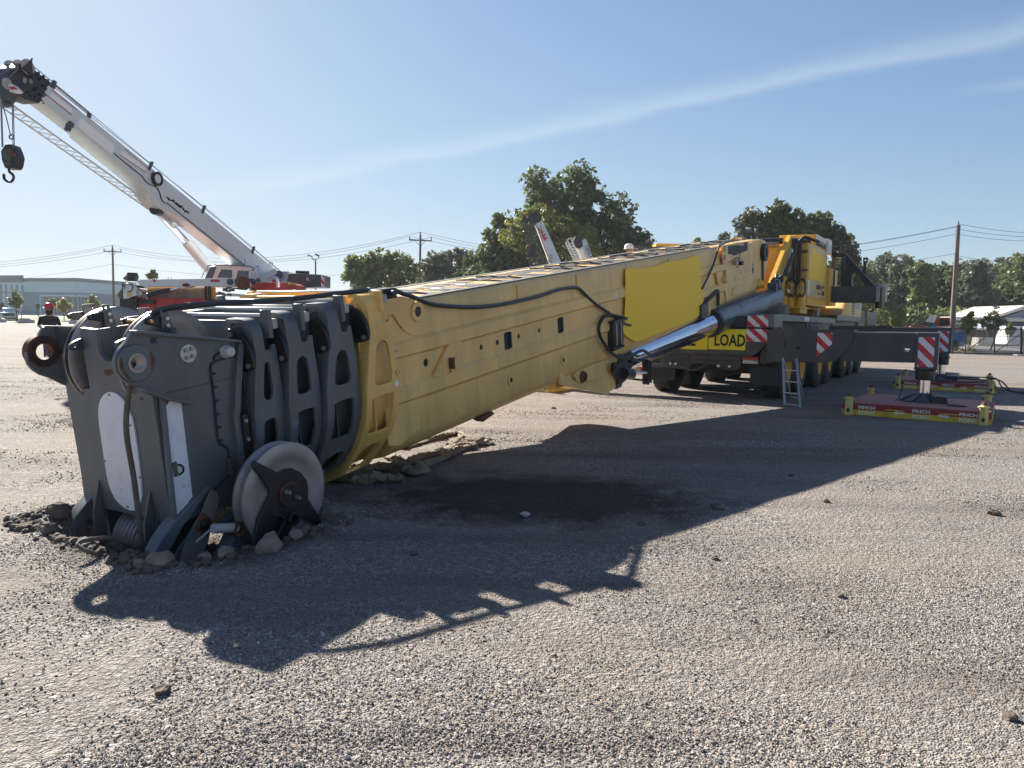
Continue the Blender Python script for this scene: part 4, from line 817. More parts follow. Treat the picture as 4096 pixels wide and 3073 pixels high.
part('lug_hose',MB().tube([(6.15,.76,-.12),(5.55,.76,.00),(5.25,.76,-.06),(5.22,.76,-.25),(5.55,.77,-.55),(5.95,.78,-.72),(6.4,.78,-.74),(6.8,.78,-.74),(7.1,.78,-.86)],.025,8,5),rub,crane,BOOM)
part('lug_cable',MB().tube([(10.0,.75,-.40),(10.9,.77,-.20),(11.05,.77,-.24),(11.05,.77,-.5)],.04,8,4),rub,crane,BOOM); part('valve_bracket',MB().box(9.9,10.3,.70,.80,-.62,-.36),gry2,crane,BOOM)
vb=part('hose_manifold',MB().box(5.62,6.0,.58,.80,-.50,-.12),blk,crane,BOOM,bevel=.01); part('manifold_cap',MB().box(5.58,6.1,.56,.83,-.14,-.10),blk,vb,BOOM); part('manifold_cap',MB().box(5.55,5.95,.56,.83,-.54,-.50),blk,vb,BOOM)
for s in (5.70,5.88): part('manifold_bolt',MB().cyl((s,.81,-.48),(s,.81,-.15),.014,n=8),steel,vb,BOOM)
# clutter of black hoses on top of the barrel's far end
cl_=MB()
for k in range(9):
    s=11.6+k*.40; w9=.72+k*.025; cl_.tube([(s,w9,-.62),(s+.2,w9+rng.uniform(-.06,.06),-.57),(s+.55,w9,-.60)],.02,6,3)
part('pipe_bundle',cl_,rub,lc,BOOM)
for k,(s,v) in enumerate(((15.0,-.48),(15.3,-.42),(15.5,-.52))): part('cylinder_valve',MB().box(s-.1,s+.1,.88,1.1,v-.12,v+.1).cyl((s,1.0,v),(s+.1,1.0,v+.22),.045,n=8),gry2,lc,BOOM,bevel=.02)
part('cylinder_hose',MB().tube([(15.3,1.05,-.40),(15.5,1.1,-.25),(15.75,1.05,-.38),(15.7,1.0,-.6)],.04,8,5),rub,lc,BOOM)

# ---- superstructure (carrier frame: t forward, l right, z up)
ss=part('superstructure',MB().box(4.0,9.9,-1.3,.62,2.14,2.44),yel,crane,CAR,bevel=.02,label='yellow slewing platform')
part('slew_ring',MB().cyl((2.6,-.2,1.82),(2.6,-.2,2.14),1.25,n=40),blk,crane,CAR)
part('base_flange',MB().box(4.2,5.45,.28,1.04,2.09,2.14),yel,ss,CAR,bevel=.006); part('base_block',MB().box(4.4,5.4,.44,1.0,1.96,2.088),yel,ss,CAR,bevel=.01)
hs_=part('machinery_house',MB().box(5.37,8.45,-.3,.95,2.44,3.98),yel,crane,CAR,bevel=.015,label='yellow machinery house with hoses on its rear face')
part('door_panel',MB().box(5.42,8.40,.951,.972,2.46,3.94),ylight,hs_,CAR,bevel=.01)
part('lower_box',MB().box(5.35,8.5,.2,1.0,2.20,2.45),yel,hs_,CAR,bevel=.02); part('rear_box',MB().box(8.46,9.9,-.2,1.08,2.30,3.48),yel,hs_,CAR,bevel=.03)
part('upper_unit',MB().box(6.5,8.28,-.1,.93,3.985,4.33),yel,hs_,CAR,bevel=.015); part('roof_box',MB().box(8.3,9.0,-.1,1.0,3.90,4.38),cream,hs_,CAR,bevel=.02)
part('vent_trim',MB().box(6.52,8.27,.931,.945,4.20,4.34),cream,hs_,CAR); part('vent_opening',MB().box(6.62,8.2,.932,.942,4.02,4.19),inkb,hs_,CAR); part('vent_opening',MB().box(6.49,6.499,.1,.8,4.03,4.24),inkb,hs_,CAR)
for k in range(3): part('vent_louvre',MB().box(6.8+k*.45,7.0+k*.45,.943,.955,4.12,4.17),cream,hs_,CAR)
part('exhaust',MB().cyl((9.1,.7,4.15),(9.1,1.25,4.15),.05,n=10),blk,hs_,CAR)
lg=MB().prism(smoothpoly([(5.62,2.96),(5.55,3.1),(5.55,3.58),(5.68,3.64),(5.70,3.80),(5.95,3.88),(6.4,3.84),(7.6,3.74),(8.02,3.64),(8.05,3.5),(8.05,3.1),(7.95,2.98),(7.4,2.93),(6.9,3.0),(6.2,2.98),(5.9,2.93)],3),1,.974,.98)
part('logo_panel',lg,signy,hs_,CAR,smooth=False,label='plain bright yellow panel on the machinery house door')
part('paper_sticker',MB().box(5.45,5.72,.974,.978,2.50,2.92),whitep,hs_,CAR); part('purple_sticker',MB().box(8.75,9.1,1.081,1.085,2.42,2.62),redp,hs_,CAR)
FR=CAR@frame((0,0,0),(1,0,0),(0,0,1),(0,1,0)) # text plane facing right
def rtext(t0,l,z): return CAR@frame((t0,l,z),(1,0,0),(0,0,1),(0,1,0))
# facing right the reader sees t increasing to the right
text('lettering','GROVE',.17,inkb,hs_,rtext(6.75,.976,2.74),bold=.006,sx=1.45)
text('lettering','GMK',.11,redp,hs_,rtext(7.75,.976,2.80),bold=.004,sx=1.5); text('lettering','7550',.17,inkb,hs_,rtext(7.75,.976,2.58),bold=.006,sx=1.1)
for k in range(3): part('lettering',MB().box(7.05+k*.16,7.15+k*.16,.974,.977,2.58,2.64),inkb,hs_,CAR)
# rear face with vertical hoses
part('hose_wall',MB().box(5.30,5.37,.46,.96,2.14,3.94),yel,hs_,CAR,bevel=.01); part('hose_clamp',MB().box(5.10,5.30,.66,1.0,3.18,3.22),gry2,hs_,CAR)
for l,z0,r in ((.56,2.9,.035),(.64,2.6,.035),(.74,2.55,.04),(.80,2.75,.03)):
    part('hydraulic_hose',MB().tube([(5.4,l+.08,4.02),(5.22,l+.02,4.06),(5.10,l,3.95),(5.12,l,3.4),(5.12,l+.01,3.0),(5.05,l-.03,z0)],r,10,5),hose,hs_,CAR)
part('hose_elbow',MB().tube([(5.1,.74,4.0),(5.05,.9,4.10),(5.15,1.1,4.02),(5.4,1.2,4.0)],.04,8,4),rub,hs_,CAR)
for l in (.84,.92): part('chain_link_loop',MB().ring((5.28,l,3.72),(1,0,0),.025,.05,.03,12),blk,hs_,CAR)
for k,l in enumerate((.40,.68,.94)):
    pz=part('slew_drive',MB().lathe((4.75,l,2.14),(0,0,1),[(.001,0),(.15,0),(.15,.02),(.125,.03),(.125,.32),(.10,.36),(.085,.50),(.095,.52),(.075,.72),(.001,.74)],20),yel,crane,CAR)
    part('drive_motor',MB().box(4.68,4.82,l-.07,l+.07,2.80,2.93),gry2,pz,CAR,bevel=.015)
    for a,sx_ in ((.12,1),(-.12,-1)): part('drive_hose',MB().tube([(4.62,l+a*.4,2.92),(4.56,l+a,2.80),(4.54,l+a*1.1,2.55),(4.56,l+a*.5,2.42),(4.6,l,2.50)],.022,8,5),rub,pz,CAR)
    part('drive_fitting',MB().cyl((4.62,l-.05,2.55),(4.62,l+.07,2.72),.03,n=8),zinc,pz,CAR)
part('pump_body',MB().lathe((4.85,.46,2.85),(0,0,1),[(.001,0),(.12,0),(.15,.1),(.15,.35),(.1,.42),(.001,.42)],20),blk,ss,CAR); part('filter_box',MB().box(4.75,4.95,.42,.60,3.10,3.32),conc,ss,CAR,bevel=.02)
part('silver_pipe',MB().tube([(4.7,.30,2.98),(4.65,.45,2.92),(4.6,.62,2.80),(4.6,.72,2.70)],.02,8,3),zinc,ss,CAR)
# side cheeks carrying the boom, luffing drum behind
ck=[(4.96,4.11),(4.75,4.10),(4.05,3.45),(2.9,2.72),(2.8,2.44),(5.6,2.44),(5.5,2.95),(5.15,3.4),(5.9,4.15),(5.6,4.22)]
for l in (.50,-1.06):
    c=part('cheek_plate',MB().prism(ck,1,l,l+.05),yel,crane,CAR,bevel=.01)
    part('cheek_rib',MB().prism([(4.96,4.11),(4.80,4.14),(2.82,2.72),(2.92,2.64)],1,l-.03,l+.08),yel,c,CAR)
part('stop_cylinder',MB().cyl((4.5,.70,3.58),(3.9,.66,2.98),.075,n=4),gry2,ss,CAR); part('stop_rod',MB().cyl((4.6,.66,3.72),(4.2,.64,3.3),.045,n=12),chrome,ss,CAR)
part('winch_cover',MB().box(4.4,5.3,-1.0,.46,2.44,3.80),yel,ss,CAR,bevel=.02); part('cover_seam',MB().box(4.385,4.399,-.98,.44,3.06,3.085),tan,ss,CAR); part('winch_roller',MB().cyl((4.45,-1.1,3.95),(4.45,.45,3.95),.09,n=16),blk,ss,CAR)
sp_=MB(); 
for k in range(26): sp_.ring((4.32,-.85+k*.048,3.84),(0,1,0),.05,.075,.018,12)
part('coil_rope',sp_,steel,ss,CAR)
part('small_tool',MB().box(4.38,4.399,-.28,-.25,2.75,2.85),blk,ss,CAR)
# counterweight carrying frame behind the house
cf=MB().prism([(1.0,4.03),(1.44,3.94),(2.37,2.87),(2.40,2.40),(1.0,2.40),(1.0,2.90),(1.33,2.90),(1.30,3.84),(1.0,3.86)],0,9.0,9.35,[smoothpoly([(1.66,2.91),(1.66,3.28),(1.72,3.34),(1.78,3.30),(2.06,2.91)],2)])
cw=part('counterweight_frame',cf,blk,crane,CAR,bevel=.01,label='black triangular counterweight carrying frame'); part('frame_web',MB().prism([(1.30,3.84),(1.45,3.92),(1.44,3.35)],0,8.97,9.0),gry2,cw,CAR)
part('frame_beam',MB().box(8.8,9.5,-2.6,2.40,2.40,2.90),chas,cw,CAR,bevel=.01); part('beam_end',MB().box(8.75,9.45,2.40,2.66,2.42,2.89),conc,cw,CAR,bevel=.01); part('beam_cap',MB().cyl((9.1,2.50,2.89),(9.1,2.50,3.0),.14,n=16),conc,cw,CAR); part('beam_strap',MB().box(8.74,8.75,2.52,2.56,2.42,2.88),blk,cw,CAR); part('beam_foot',MB().cyl((9.1,2.45,2.22),(9.1,2.45,2.42),.12,n=12),blk,cw,CAR)
part('guide_post',MB().prism([(1.90,3.85),(2.04,3.85),(2.04,3.70),(2.0,3.64),(2.0,3.26),(1.92,3.30),(1.92,3.64),(1.90,3.70)],0,9.36,9.40,[rrect(1.94,2.0,3.74,3.78,.015)]),blk,cw,CAR)
part('frame_brace',MB().prism([(1.0,3.95),(1.12,3.95),(1.12,2.9),(1.0,2.9)],0,9.1,9.2),gry2,cw,CAR)

# ---- carrier
chs=part('chassis',MB().box(-1.15,14.2,-1.0,1.15,.93,1.50),chas,crane,CAR,bevel=.02,label='long dark grey carrier chassis')
rb=MB().prism([(-1.35,.96),(1.22,.98),(1.46,1.24),(1.46,1.53),(-1.35,1.50)],0,-1.2,-.95); part('rear_panel',rb,chas,crane,CAR,bevel=.008)
part('upper_rear_block',MB().box(-1.0,.9,.50,.98,1.535,1.80),gry2,crane,CAR,bevel=.02); part('side_box',MB().box(-1.15,-.35,1.0,1.56,1.56,1.845),silver,crane,CAR,bevel=.015)
part('deck',MB().box(.5,14.0,-1.3,1.45,1.80,1.84),gry2,crane,CAR); part('deck_body',MB().box(.3,13.9,-1.1,1.2,1.5,1.8),blk,crane,CAR)
part('rear_seam',MB().box(-1.204,-1.2,.19,.205,.99,1.5),inkb,crane,CAR)
HZ=CAR@frame((-1.2,1.215,1.39),(0,1,0),(-1,0,0),(0,0,1))
def hplate(parent,M,wd,ht,m=haz,poly=None):
    # plate lies in local x (across) and z (up); hazard stripes run in that plane
    return part('hazard_plate',MB().prism(poly or rrect(-wd/2,wd/2,-ht/2,ht/2,.02),1,0,.006),m,parent,M,smooth=False)
def hazm(name,ax,az_,per,ph):
    m=hazard(name,ax,(0,az_),per,ph); return m
hz1=hazm('hazard_stripe_print',.70,.78,.195,.15); hz2=hazm('hazard_stripe_print_large',.72,.72,.21,.3)
def facing_rear(t,l,z): return CAR@frame((t,l,z),(0,1,0),(-1,0,0),(0,0,1))
hplate(crane,facing_rear(-1.203,1.225,1.395),.44,.27,hz1); hplate(crane,facing_rear(-1.155,1.225,1.69),.43,.245,hz1)
part('plate_latch',MB().box(-1.175,-1.165,1.28,1.34,1.575,1.61),blk,crane,CAR)
ban=part('oversize_banner',MB().box(-1.212,-1.202,.205,1.0,1.068,1.515).box(-1.212,-1.202,-1.25,.185,1.05,1.50),bansign,crane,CAR,label='yellow oversize load banner across the rear')
def btxt(s,l,z,size,sx): return text('lettering',s,size,inkb,ban,CAR@frame((-1.2135,l,z),(0,1,0),(0,0,1),(-1,0,0)),bold=.010,sx=sx,depth=.0008)
btxt('LOAD',.325,1.155,.355,.70); btxt('OVERSIZE',-1.2,1.135,.355,.72)
part('rear_bumper',MB().box(-1.02,-.85,-1.12,.87,.83,.94),chas,crane,CAR,bevel=.008); part('rear_crossmember',MB().prism([(-1.05,.86),(.85,.88),(.84,.70),(.55,.60),(.2,.74),(-.25,.72),(-.35,.58),(-.95,.62)],0,-.9,-.75),chas,crane,CAR)
part('bumper_slot',MB().box(-1.025,-1.02,-.30,-.24,.85,.91),inkb,crane,CAR)
tl=part('tail_lamp',MB().box(-1.08,-.9,.90,1.26,.86,.93),redp,crane,CAR,bevel=.01); part('lamp_lens',MB().box(-1.075,-.9,.92,1.25,.78,.86),lens,tl,CAR,bevel=.01); part('lamp_bulb',MB().sphere((-1.06,.97,.82),.03),chrome,tl,CAR); part('lamp_bulb',MB().sphere((-1.06,1.2,.83),.03),chrome,tl,CAR)
for a,b_,z in ((-1.28,-.68,.60),(1.02,1.60,.72)): part('mud_flap',MB().box(-.78,-.755,a,b_,.31,z),rub,crane,CAR)
part('flap_bracket',MB().box(-.85,-.77,-1.45,-.75,.60,.68),chas,crane,CAR)
part('air_hose',MB().tube([(-.95,-.75,.74),(-.97,-.45,.66),(-.98,-.25,.58),(-.98,-.05,.62),(-.98,.1,.72),(-.98,.3,.74),(-.98,.5,.66),(-.98,.75,.64),(-.95,.85,.72)],.014,6,5),dhose,crane,CAR)
for l in (-.72,-.60,.38,.62): part('air_coupling',MB().cyl((-1.0,l,.70),(-.9,l,.70),.03,n=10),zinc,crane,CAR)
part('axle_housing',MB().cyl((-.0,-1.0,.66),(-.0,1.3,.66),.16,n=12).sphere((-.0,.15,.66),.3),gry2,crane,CAR)
# wheels
R0=.69
tp=[(.36,0),(.50,-.0),(.60,.02),(.66,.05),(.69,.09),(.69,.43),(.66,.47),(.60,.50),(.50,.52),(.36,.52)]
tm=MB().lathe((0,0,0),(0,1,0),tp,48)
for k in range(36):
    a=2*math.pi*k/36
    for (y0,y1,sk) in ((.07,.22,.10),(.30,.45,-.10)):
        c,s_=math.cos(a),math.sin(a); c2,s2_=math.cos(a+sk),math.sin(a+sk); d=.05
        def rp_(an,r): return (math.cos(an)*r,0,math.sin(an)*r)
        q=[]
        for an,y in ((a,y0),(a+.11,y0),(a+sk+.11,y1),(a+sk,y1)):
            for r in (.688,.708): x,_,z=rp_(an,r); q.append((x,y,z))
        tm.add(q,[(1,3,5,7),(0,1,3,2),(2,3,5,4),(4,5,7,6),(6,7,1,0)])
tme=tm.mesh('tyre'); finish(tme,True); tme.materials.append(tyre)
rmb=MB().lathe((0,0,0),(0,1,0),[(.001,.36),(.12,.36),(.14,.30),(.22,.28),(.30,.40),(.335,.49),(.36,.505),(.375,.50),(.36,.46)],36)
rme=rmb.mesh('rim'); finish(rme,True); rme.materials.append(yel)
axles=(0.02,1.62,4.0,5.6,8.5,10.1,12.0)
for t in axles:
    for sd_ in (1,-1):
        M=CAR@Matrix.Translation((t,1.14 if sd_>0 else -.86,R0-.0))
        if sd_<0: M=M@Matrix.Rotation(math.pi,4,'Z')
        wl=part('wheel',tme,None,crane,M@Matrix.Rotation(rng.random()*3,4,'Y'),smooth=False)
        part('rim',rme,None,wl,M)
        nb=MB()
        for k in range(10): a=k*math.pi/5; nb.cyl((math.cos(a)*.18,.28,math.sin(a)*.18),(math.cos(a)*.18,.32,math.sin(a)*.18),.017,n=6)
        if t<6 and sd_>0: part('wheel_nuts',nb,zinc,wl,M)
# deck frames, steps and engine cover along the right side
part('deck_rail',MB().box(-.3,7.4,1.40,1.46,1.71,1.86),silver,crane,CAR,bevel=.006); part('deck_rail',MB().box(7.9,13.4,1.38,1.44,1.80,1.98),silver,crane,CAR)
for t0,t1 in ((-.2,.05),(2.85,3.0),(6.9,7.15)): part('rail_leg',MB().bar((t0,1.44,1.73),(t1,1.46,1.53),.05),silver,crane,CAR)
st=part('deck_steps',MB().bar((3.1,1.5,1.75),(3.1,1.56,1.38),.04).bar((4.1,1.5,1.75),(4.1,1.56,1.38),.04),silver,crane,CAR)
for z in (1.40,1.52,1.64): part('step_rung',MB().bar((3.1,1.54,z),(4.1,1.54,z),.03),silver,st,CAR)
part('deck_label',MB().box(2.6,3.2,1.461,1.465,1.73,1.84),whitep,crane,CAR)
ec=part('engine_cover',MB().prism([(9.5,1.99),(10.3,2.55),(10.8,2.60),(14.6,2.60),(14.6,1.99)],1,-.9,1.30),ylight,crane,CAR,bevel=.03,label='pale yellow engine cover at the far end of the carrier')
part('cover_slope',MB().prism([(9.5,1.99),(10.3,2.56),(11.2,2.56),(11.2,1.99)],1,1.30,1.32),yel,ec,CAR)
for i in range(6):
    for j in range(4): part('cover_vent',MB().box(12.0+j*.17,12.14+j*.17,1.302,1.306,2.08+i*.075,2.12+i*.075),inkb,ec,CAR)
part('cover_screen',MB().box(12.9,14.3,1.302,1.306,2.28,2.52),steel,ec,CAR); part('exhaust_pipe',MB().tube([(9.2,.6,1.95),(9.25,.6,2.3),(9.3,.6,2.5)],.09,10),zinc,ec,CAR)
part('mirror_arm',MB().box(14.9,15.0,1.5,1.8,1.7,2.2),conc,ec,CAR); part('front_cab',MB().box(14.7,16.6,-1.2,1.2,.9,2.3),gry2,crane,CAR,bevel=.1)
# outriggers
def outrigger(t,sd_):
    c=.17; 
    def LL(l): return c+sd_*(l-c)
    def P(pts): return [(LL(a),b_) for a,b_ in pts]
    dz=0 if t<0 else .11
    def P2(pts): return [(LL(a),b_+dz) for a,b_ in pts]
    t0=t
    o=part('outrigger_beam',MB().prism(P2([(1.48,1.53),(3.12,1.545),(3.12,1.40),(3.03,1.20),(2.77,.92),(2.6,.88),(1.48,.86)]),0,t0-.20,t0+.20,[[(LL(a),b_+dz) for a,b_ in circ(2.10,1.16,.03,10)]]),chas,crane,CAR,bevel=.008,label='dark grey outrigger beam')
    part('beam_slide',MB().prism(P2([(2.9,1.50),(4.58,1.52),(4.58,.95),(4.25,.955),(2.9,.93)]),0,t0-.16,t0+.16,[[(LL(a),b_+dz) for a,b_ in circ(4.07,1.21,.055,14)]]),chas,o,CAR,bevel=.008)
    part('beam_edge',MB().prism(P2([(3.12,1.522),(4.58,1.54),(4.58,1.52),(3.12,1.502)]),0,t0-.165,t0+.165),conc,o,CAR)
    part('beam_collar',MB().prism(P2([(2.55,1.55),(3.14,1.56),(3.14,1.42),(3.05,1.20),(2.80,.92),(2.74,.92),(3.0,1.2),(3.06,1.40),(3.06,1.50),(2.55,1.50)]),0,t0-.215,t0+.215),gry2,o,CAR)
    part('beam_socket',MB().ring((t0-.162,LL(4.07),1.21+dz),(-1,0,0),.055,.10,.02,18),gry2,o,CAR)
    part('jack_housing',MB().box(t0-.19,t0+.19,min(LL(4.22),LL(4.60)),max(LL(4.22),LL(4.60)),.84+dz,1.53+dz),gry2,o,CAR,bevel=.01)
    x=LL(4.40)
    def fr(tt,l,z): return CAR@frame((tt,l,z),(0,1,0),(-1,0,0),(0,0,1))
    hplate(o,fr(t0-.192,x+.0,1.165+dz),.27,.56,hz2)
    hp2=[(-.14,.24),(.14,.24),(.14,.02),(-.14,-.24)] if sd_>0 else [(-.14,.24),(.14,.24),(.14,-.24),(-.14,.02)]
    if t<0: hplate(o,fr(t0-.202,LL(2.60),1.24),.28,.48,hz2,hp2)
    j=part('outrigger_jack',MB().lathe((t0,x,.63),(0,0,1),[(.10,0),(.16,0),(.17,.03),(.17,.18),(.20,.20),(.20,.22),(.1,.22)],28),blk,crane,CAR)
    if dz: part('jack_sleeve',MB().cyl((t0,x,.84),(t0,x,.96),.17,n=24),blk,j,CAR)
    part('jack_rod',MB().cyl((t0,x,.36),(t0,x,.66),.095,n=28),chrome,j,CAR)
    fp=MB().lathe((t0,x,.20),(0,0,1),[(.42,0),(.43,.03),(.40,.045),(.14,.15),(.12,.17),(.09,.19),(.001,.2)],8)
    f=part('foot_pad',fp,gry2,j,CAR,bevel=.008)
    for k in range(8):
        a=k*math.pi/4+.39; part('pad_rib',MB().bar((t0+math.cos(a)*.12,x+math.sin(a)*.12,.35),(t0+math.cos(a)*.40,x+math.sin(a)*.40,.245),.02,.04),blk,j,CAR)
    part('pad_box',MB().box(t0-.3,t0+.1,x+.14,x+.40,.22,.35),blk,j,CAR,bevel=.01); part('pad_ring',MB().ring((t0-.1,x+.1,.38),(0,1,0),.02,.035,.02,12),rust,j,CAR)
outrigger(-1.15,1); outrigger(6.4,1); outrigger(-1.15,-1); outrigger(6.4,-1)
part('beam_box',MB().prism([(1.30,1.52),(1.74,1.52),(1.74,.86),(1.3,.80)],0,-1.1,-.7),chas,crane,CAR)
part('beam_pin_eye',MB().tube([(-1.37,1.85,1.30),(-1.37,1.83,1.16),(-1.37,1.86,1.14)],.006,5),inkb,crane,CAR)

# ---- outrigger mats
def mat_thing(cx,cy,a,label,full=True):
    M=Matrix.Translation((cx,cy,gz(cx,cy) if abs(cx)<30 else 0))@Matrix.Rotation(-a,4,'Z')
    t=thing('outrigger_mat',label,'outrigger mat',M,'crane mats under the outrigger feet')
    wd,dp,h=2.36,2.55,.19
    part('mat_frame',MB().box(-wd/2,wd/2,-dp/2,dp/2,.105,h),matside,t,bevel=.008); part('mat_base',MB().box(-wd/2-.004,wd/2+.004,-dp/2-.004,dp/2+.004,.0,.105),matyel,t,bevel=.008)
    part('top_plate',MB().box(-wd/2+.05,wd/2-.08,-dp/2+.55,dp/2-.04,h+.001,h+.03),matred,t,bevel=.008); part('top_plate',MB().box(-wd/2+.03,wd/2-.02,-dp/2+.02,-dp/2+.53,h+.001,h+.022),matred,t,bevel=.008)
    part('edge_strip',MB().box(-wd/2+.03,wd/2-.02,-dp/2-.005,-dp/2+.12,h+.0235,h+.035),matside,t)
    pm=MB().cyl((0,0,0),(0,0,.30),.075,n=6).cyl((0,0,.30),(0,0,.315),.10,n=6).cyl((0,0,.315),(0,0,.34),.07,.05,8); pme=pm.mesh('corner_post'); pme.materials.append(posty)
    cme=MB().cyl((0,0,.33),(0,0,.40),.048,.025,8).mesh('post_cap'); cme.materials.append(rust)
    hme=MB().prism(rrect(-.025,.025,.06,.13,.02),1,-.076,-.07).mesh('post_hole'); hme.materials.append(inkb)
    for x,y in ((-wd/2+.12,-dp/2-.02),(wd/2-.12,-dp/2-.02),(-wd/2+.12,dp/2+.02),(wd/2-.12,dp/2+.02)):
        Mp=t.matrix_world@Matrix.Translation((x,y,.0)); p=part('corner_post',pme,None,t,Mp); part('post_cap',cme,None,p,Mp); part('post_hole',hme,None,p,Mp)
        part('post_pin',MB().cyl((-.09,0,.26),(.09,0,.26),.012,n=6),blk,p,Mp)
    for x in (-.30,.55): part('mat_handle',MB().tube([(x-.14,-dp/2-.004,.135),(x-.13,-dp/2-.035,.14),(x+.13,-dp/2-.035,.14),(x+.14,-dp/2-.004,.135)],.011,6),matyel,t)
    def tx(s,x,z,size): return text('lettering',s,size,inkw,t,t.matrix_world@frame((x,-dp/2-.0055,z),(1,0,0),(0,0,1),(0,-1,0)),bold=.003,sx=1.15,align='CENTER',depth=.0005)
    for x in (-.76,.12,.84):
        tx('PINCH',x,.125,.082)
        text('lettering','POINT',.082,mat('faded_stencil',(.78,.75,.62),.9,var=.2,vs_=40),t,t.matrix_world@frame((x,-dp/2-.0055,.03),(1,0,0),(0,0,1),(0,-1,0)),bold=.002,sx=1.15,align='CENTER',depth=.0005)
    for x,sg in ((-.22,-1),(.46,1)):
        part('stencil_arrow',MB().prism([(x+sg*.10,.10),(x+sg*.03,.145),(x+sg*.03,.118),(x-sg*.08,.118),(x-sg*.08,.085),(x+sg*.03,.085),(x+sg*.03,.06)],1,-dp/2-.0065,-dp/2-.005),inkw,t,smooth=False)
    return t
def carxy(t,l): v=CAR@Vector((t,l,0)); return v.x,v.y
m1=mat_thing(*carxy(-1.2,4.36),-R_(-33),'red and yellow crane mat nearest the camera, under the right rear outrigger foot')
m2=mat_thing(*carxy(6.45,4.5),R_(31),'red and yellow crane mat behind the nearest one, with cables lying on it')
m3=mat_thing(*carxy(-1.2,-4.15),R_(31),'crane mat whose yellow corner shows under the long boom')
m4=mat_thing(*carxy(6.4,-4.15),R_(31),'crane mat glimpsed behind the chrome piston rod')
def onmat(m,x,y,z): return m.matrix_world@Vector((x,y,z))
single('pry_bar',MB().tube([onmat(m1,-.42,-.15,.23),onmat(m1,-.38,.0,.25),onmat(m1,-.34,.1,.50)],.013,6).prism(rrect(-.01,.01,-.01,.01,.004),2,0,.01),gry2,'thin steel bar standing on the nearest mat beside the foot pad','bar')
single('wire_ring',MB().tube([onmat(m1,.62+.16*math.cos(a),-.55+.07*math.sin(a),.235) for a in [i*.35 for i in range(19)]],.010,6),blk,'small black wire ring lying flat on the nearest mat','wire ring')
hp_=[onmat(m2,x,y,z) for x,y,z in ((-.6,-1.0,.23),(.1,-1.05,.235),(.6,-.9,.24),(.95,-.6,.25),(.9,-.2,.27),(.4,.2,.26),(.2,.5,.25),(.7,.9,.28),(1.15,.6,.30),(1.25,.0,.25),(1.35,-.4,.10),(1.7,-.9,.03),(2.1,-1.2,.02),(2.5,-1.5,.02))]
single('cable',MB().tube(hp_,.018,6,5),rub,'black cable coiled over the far mat and trailing off to the right','cable')
single('cable',MB().tube([onmat(m2,x,y,z) for x,y,z in ((.95,1.0,.28),(1.3,.5,.24),(1.5,.0,.05),(1.6,-.5,.03),(1.9,-.6,.03),(1.8,-.9,.03),(2.3,-1.0,.02))],.02,6,5),rust,'rusty brown lifting chain sprawled beside the far mat','chain')

# ---- ladder standing at the rear outrigger
lt=thing('stepladder','small aluminium stepladder standing under the rear outrigger beam by the wheels','ladder',CAR@Matrix.Translation((-1.45,1.85,0)))
LM=CAR
part('rail',MB().bar((-1.72,1.97,0),(-1.42,1.83,.95),.045,.02),alu,lt,LM); part('rail',MB().bar((-1.88,2.30,0),(-1.45,2.10,.95),.045,.02),alu,lt,LM)
for k in range(4):
    f=.04+k*.235; a=Vector((-1.72,1.97,0)).lerp(Vector((-1.42,1.83,.95)),f); b_=Vector((-1.88,2.30,0)).lerp(Vector((-1.45,2.10,.95)),f)
    part('tread',MB().bar(a,b_,.05,.02),alu,lt,LM)
part('rear_leg',MB().bar((-.95,1.95,0),(-1.40,1.86,.9),.025),alu,lt,LM); part('rear_leg',MB().bar((-1.05,2.22,0),(-1.43,2.08,.9),.025),alu,lt,LM); part('rear_brace',MB().bar((-1.0,1.96,.12),(-1.09,2.2,.12),.02),alu,lt,LM)

# ---- canvas slings on the ground
def sling(pts,r,label,seed):
    P=[Vector((x,y,gz(x,y)+r*.55+.0)) for x,y in pts]; Q=[]
    for i in range(len(P)-1):
        a,b_,c,d=P[max(0,i-1)],P[i],P[i+1],P[min(len(P)-1,i+2)]
        for k in range(12):
            t=k/12; Q.append(.5*((2*b_)+(-a+c)*t+(2*a-5*b_+4*c-d)*t*t+(-a+3*b_-3*c+d)*t**3))
    Q.append(P[-1]); n=12; vs=[]
    for i,p in enumerate(Q):
        t=(Q[min(i+1,len(Q)-1)]-Q[max(i-1,0)]).normalized(); sd=Vector((t.y,-t.x,0)).normalized()
        p=p+Vector((0,0,.02*mnoise.noise(Vector((i*.4,seed,0)))+.01))
        tw=i*.22+seed
        for k in range(n):
            a=2*math.pi*k/n; rr=r*(1+.30*math.sin(a*2+tw)+.5*mnoise.noise(Vector((i*.8,k*.9,seed)))+.22*math.sin(a*3-tw*1.4)+.25*mnoise.noise(Vector((i*.33,seed*2,0))))
            vs.append(p+sd*math.cos(a)*rr*1.25+Vector((0,0,math.sin(a)*rr*.72)))
    mb=MB().add(vs,[(i*n+k,i*n+(k+1)%n,(i+1)*n+(k+1)%n,(i+1)*n+k) for i in range(len(Q)-1) for k in range(n)]+[tuple(range(n)),tuple(range((len(Q)-1)*n,len(Q)*n))])
    return single('sling',mb,slingm,label,'sling',group='dirty canvas slings lying by the boom')
sling([(-1.35,9.3),(-1.12,9.95),(-.92,10.35),(-.76,10.65),(-.62,10.25),(-.50,9.95),(-.32,10.0),(-.30,9.85),(-.5,9.68),(-.66,9.72),(-.74,9.95),(-.60,10.1)],.042,'pale canvas sling loop farthest from the collar, in the sun',1.)
sling([(-1.42,8.75),(-1.28,8.42),(-1.12,8.40),(-.93,8.85),(-.78,9.25),(-.66,9.45),(-.52,9.55),(-.48,9.75),(-.62,9.8),(-.76,9.55)],.042,'twisted canvas sling in the middle of the pile',2.3)
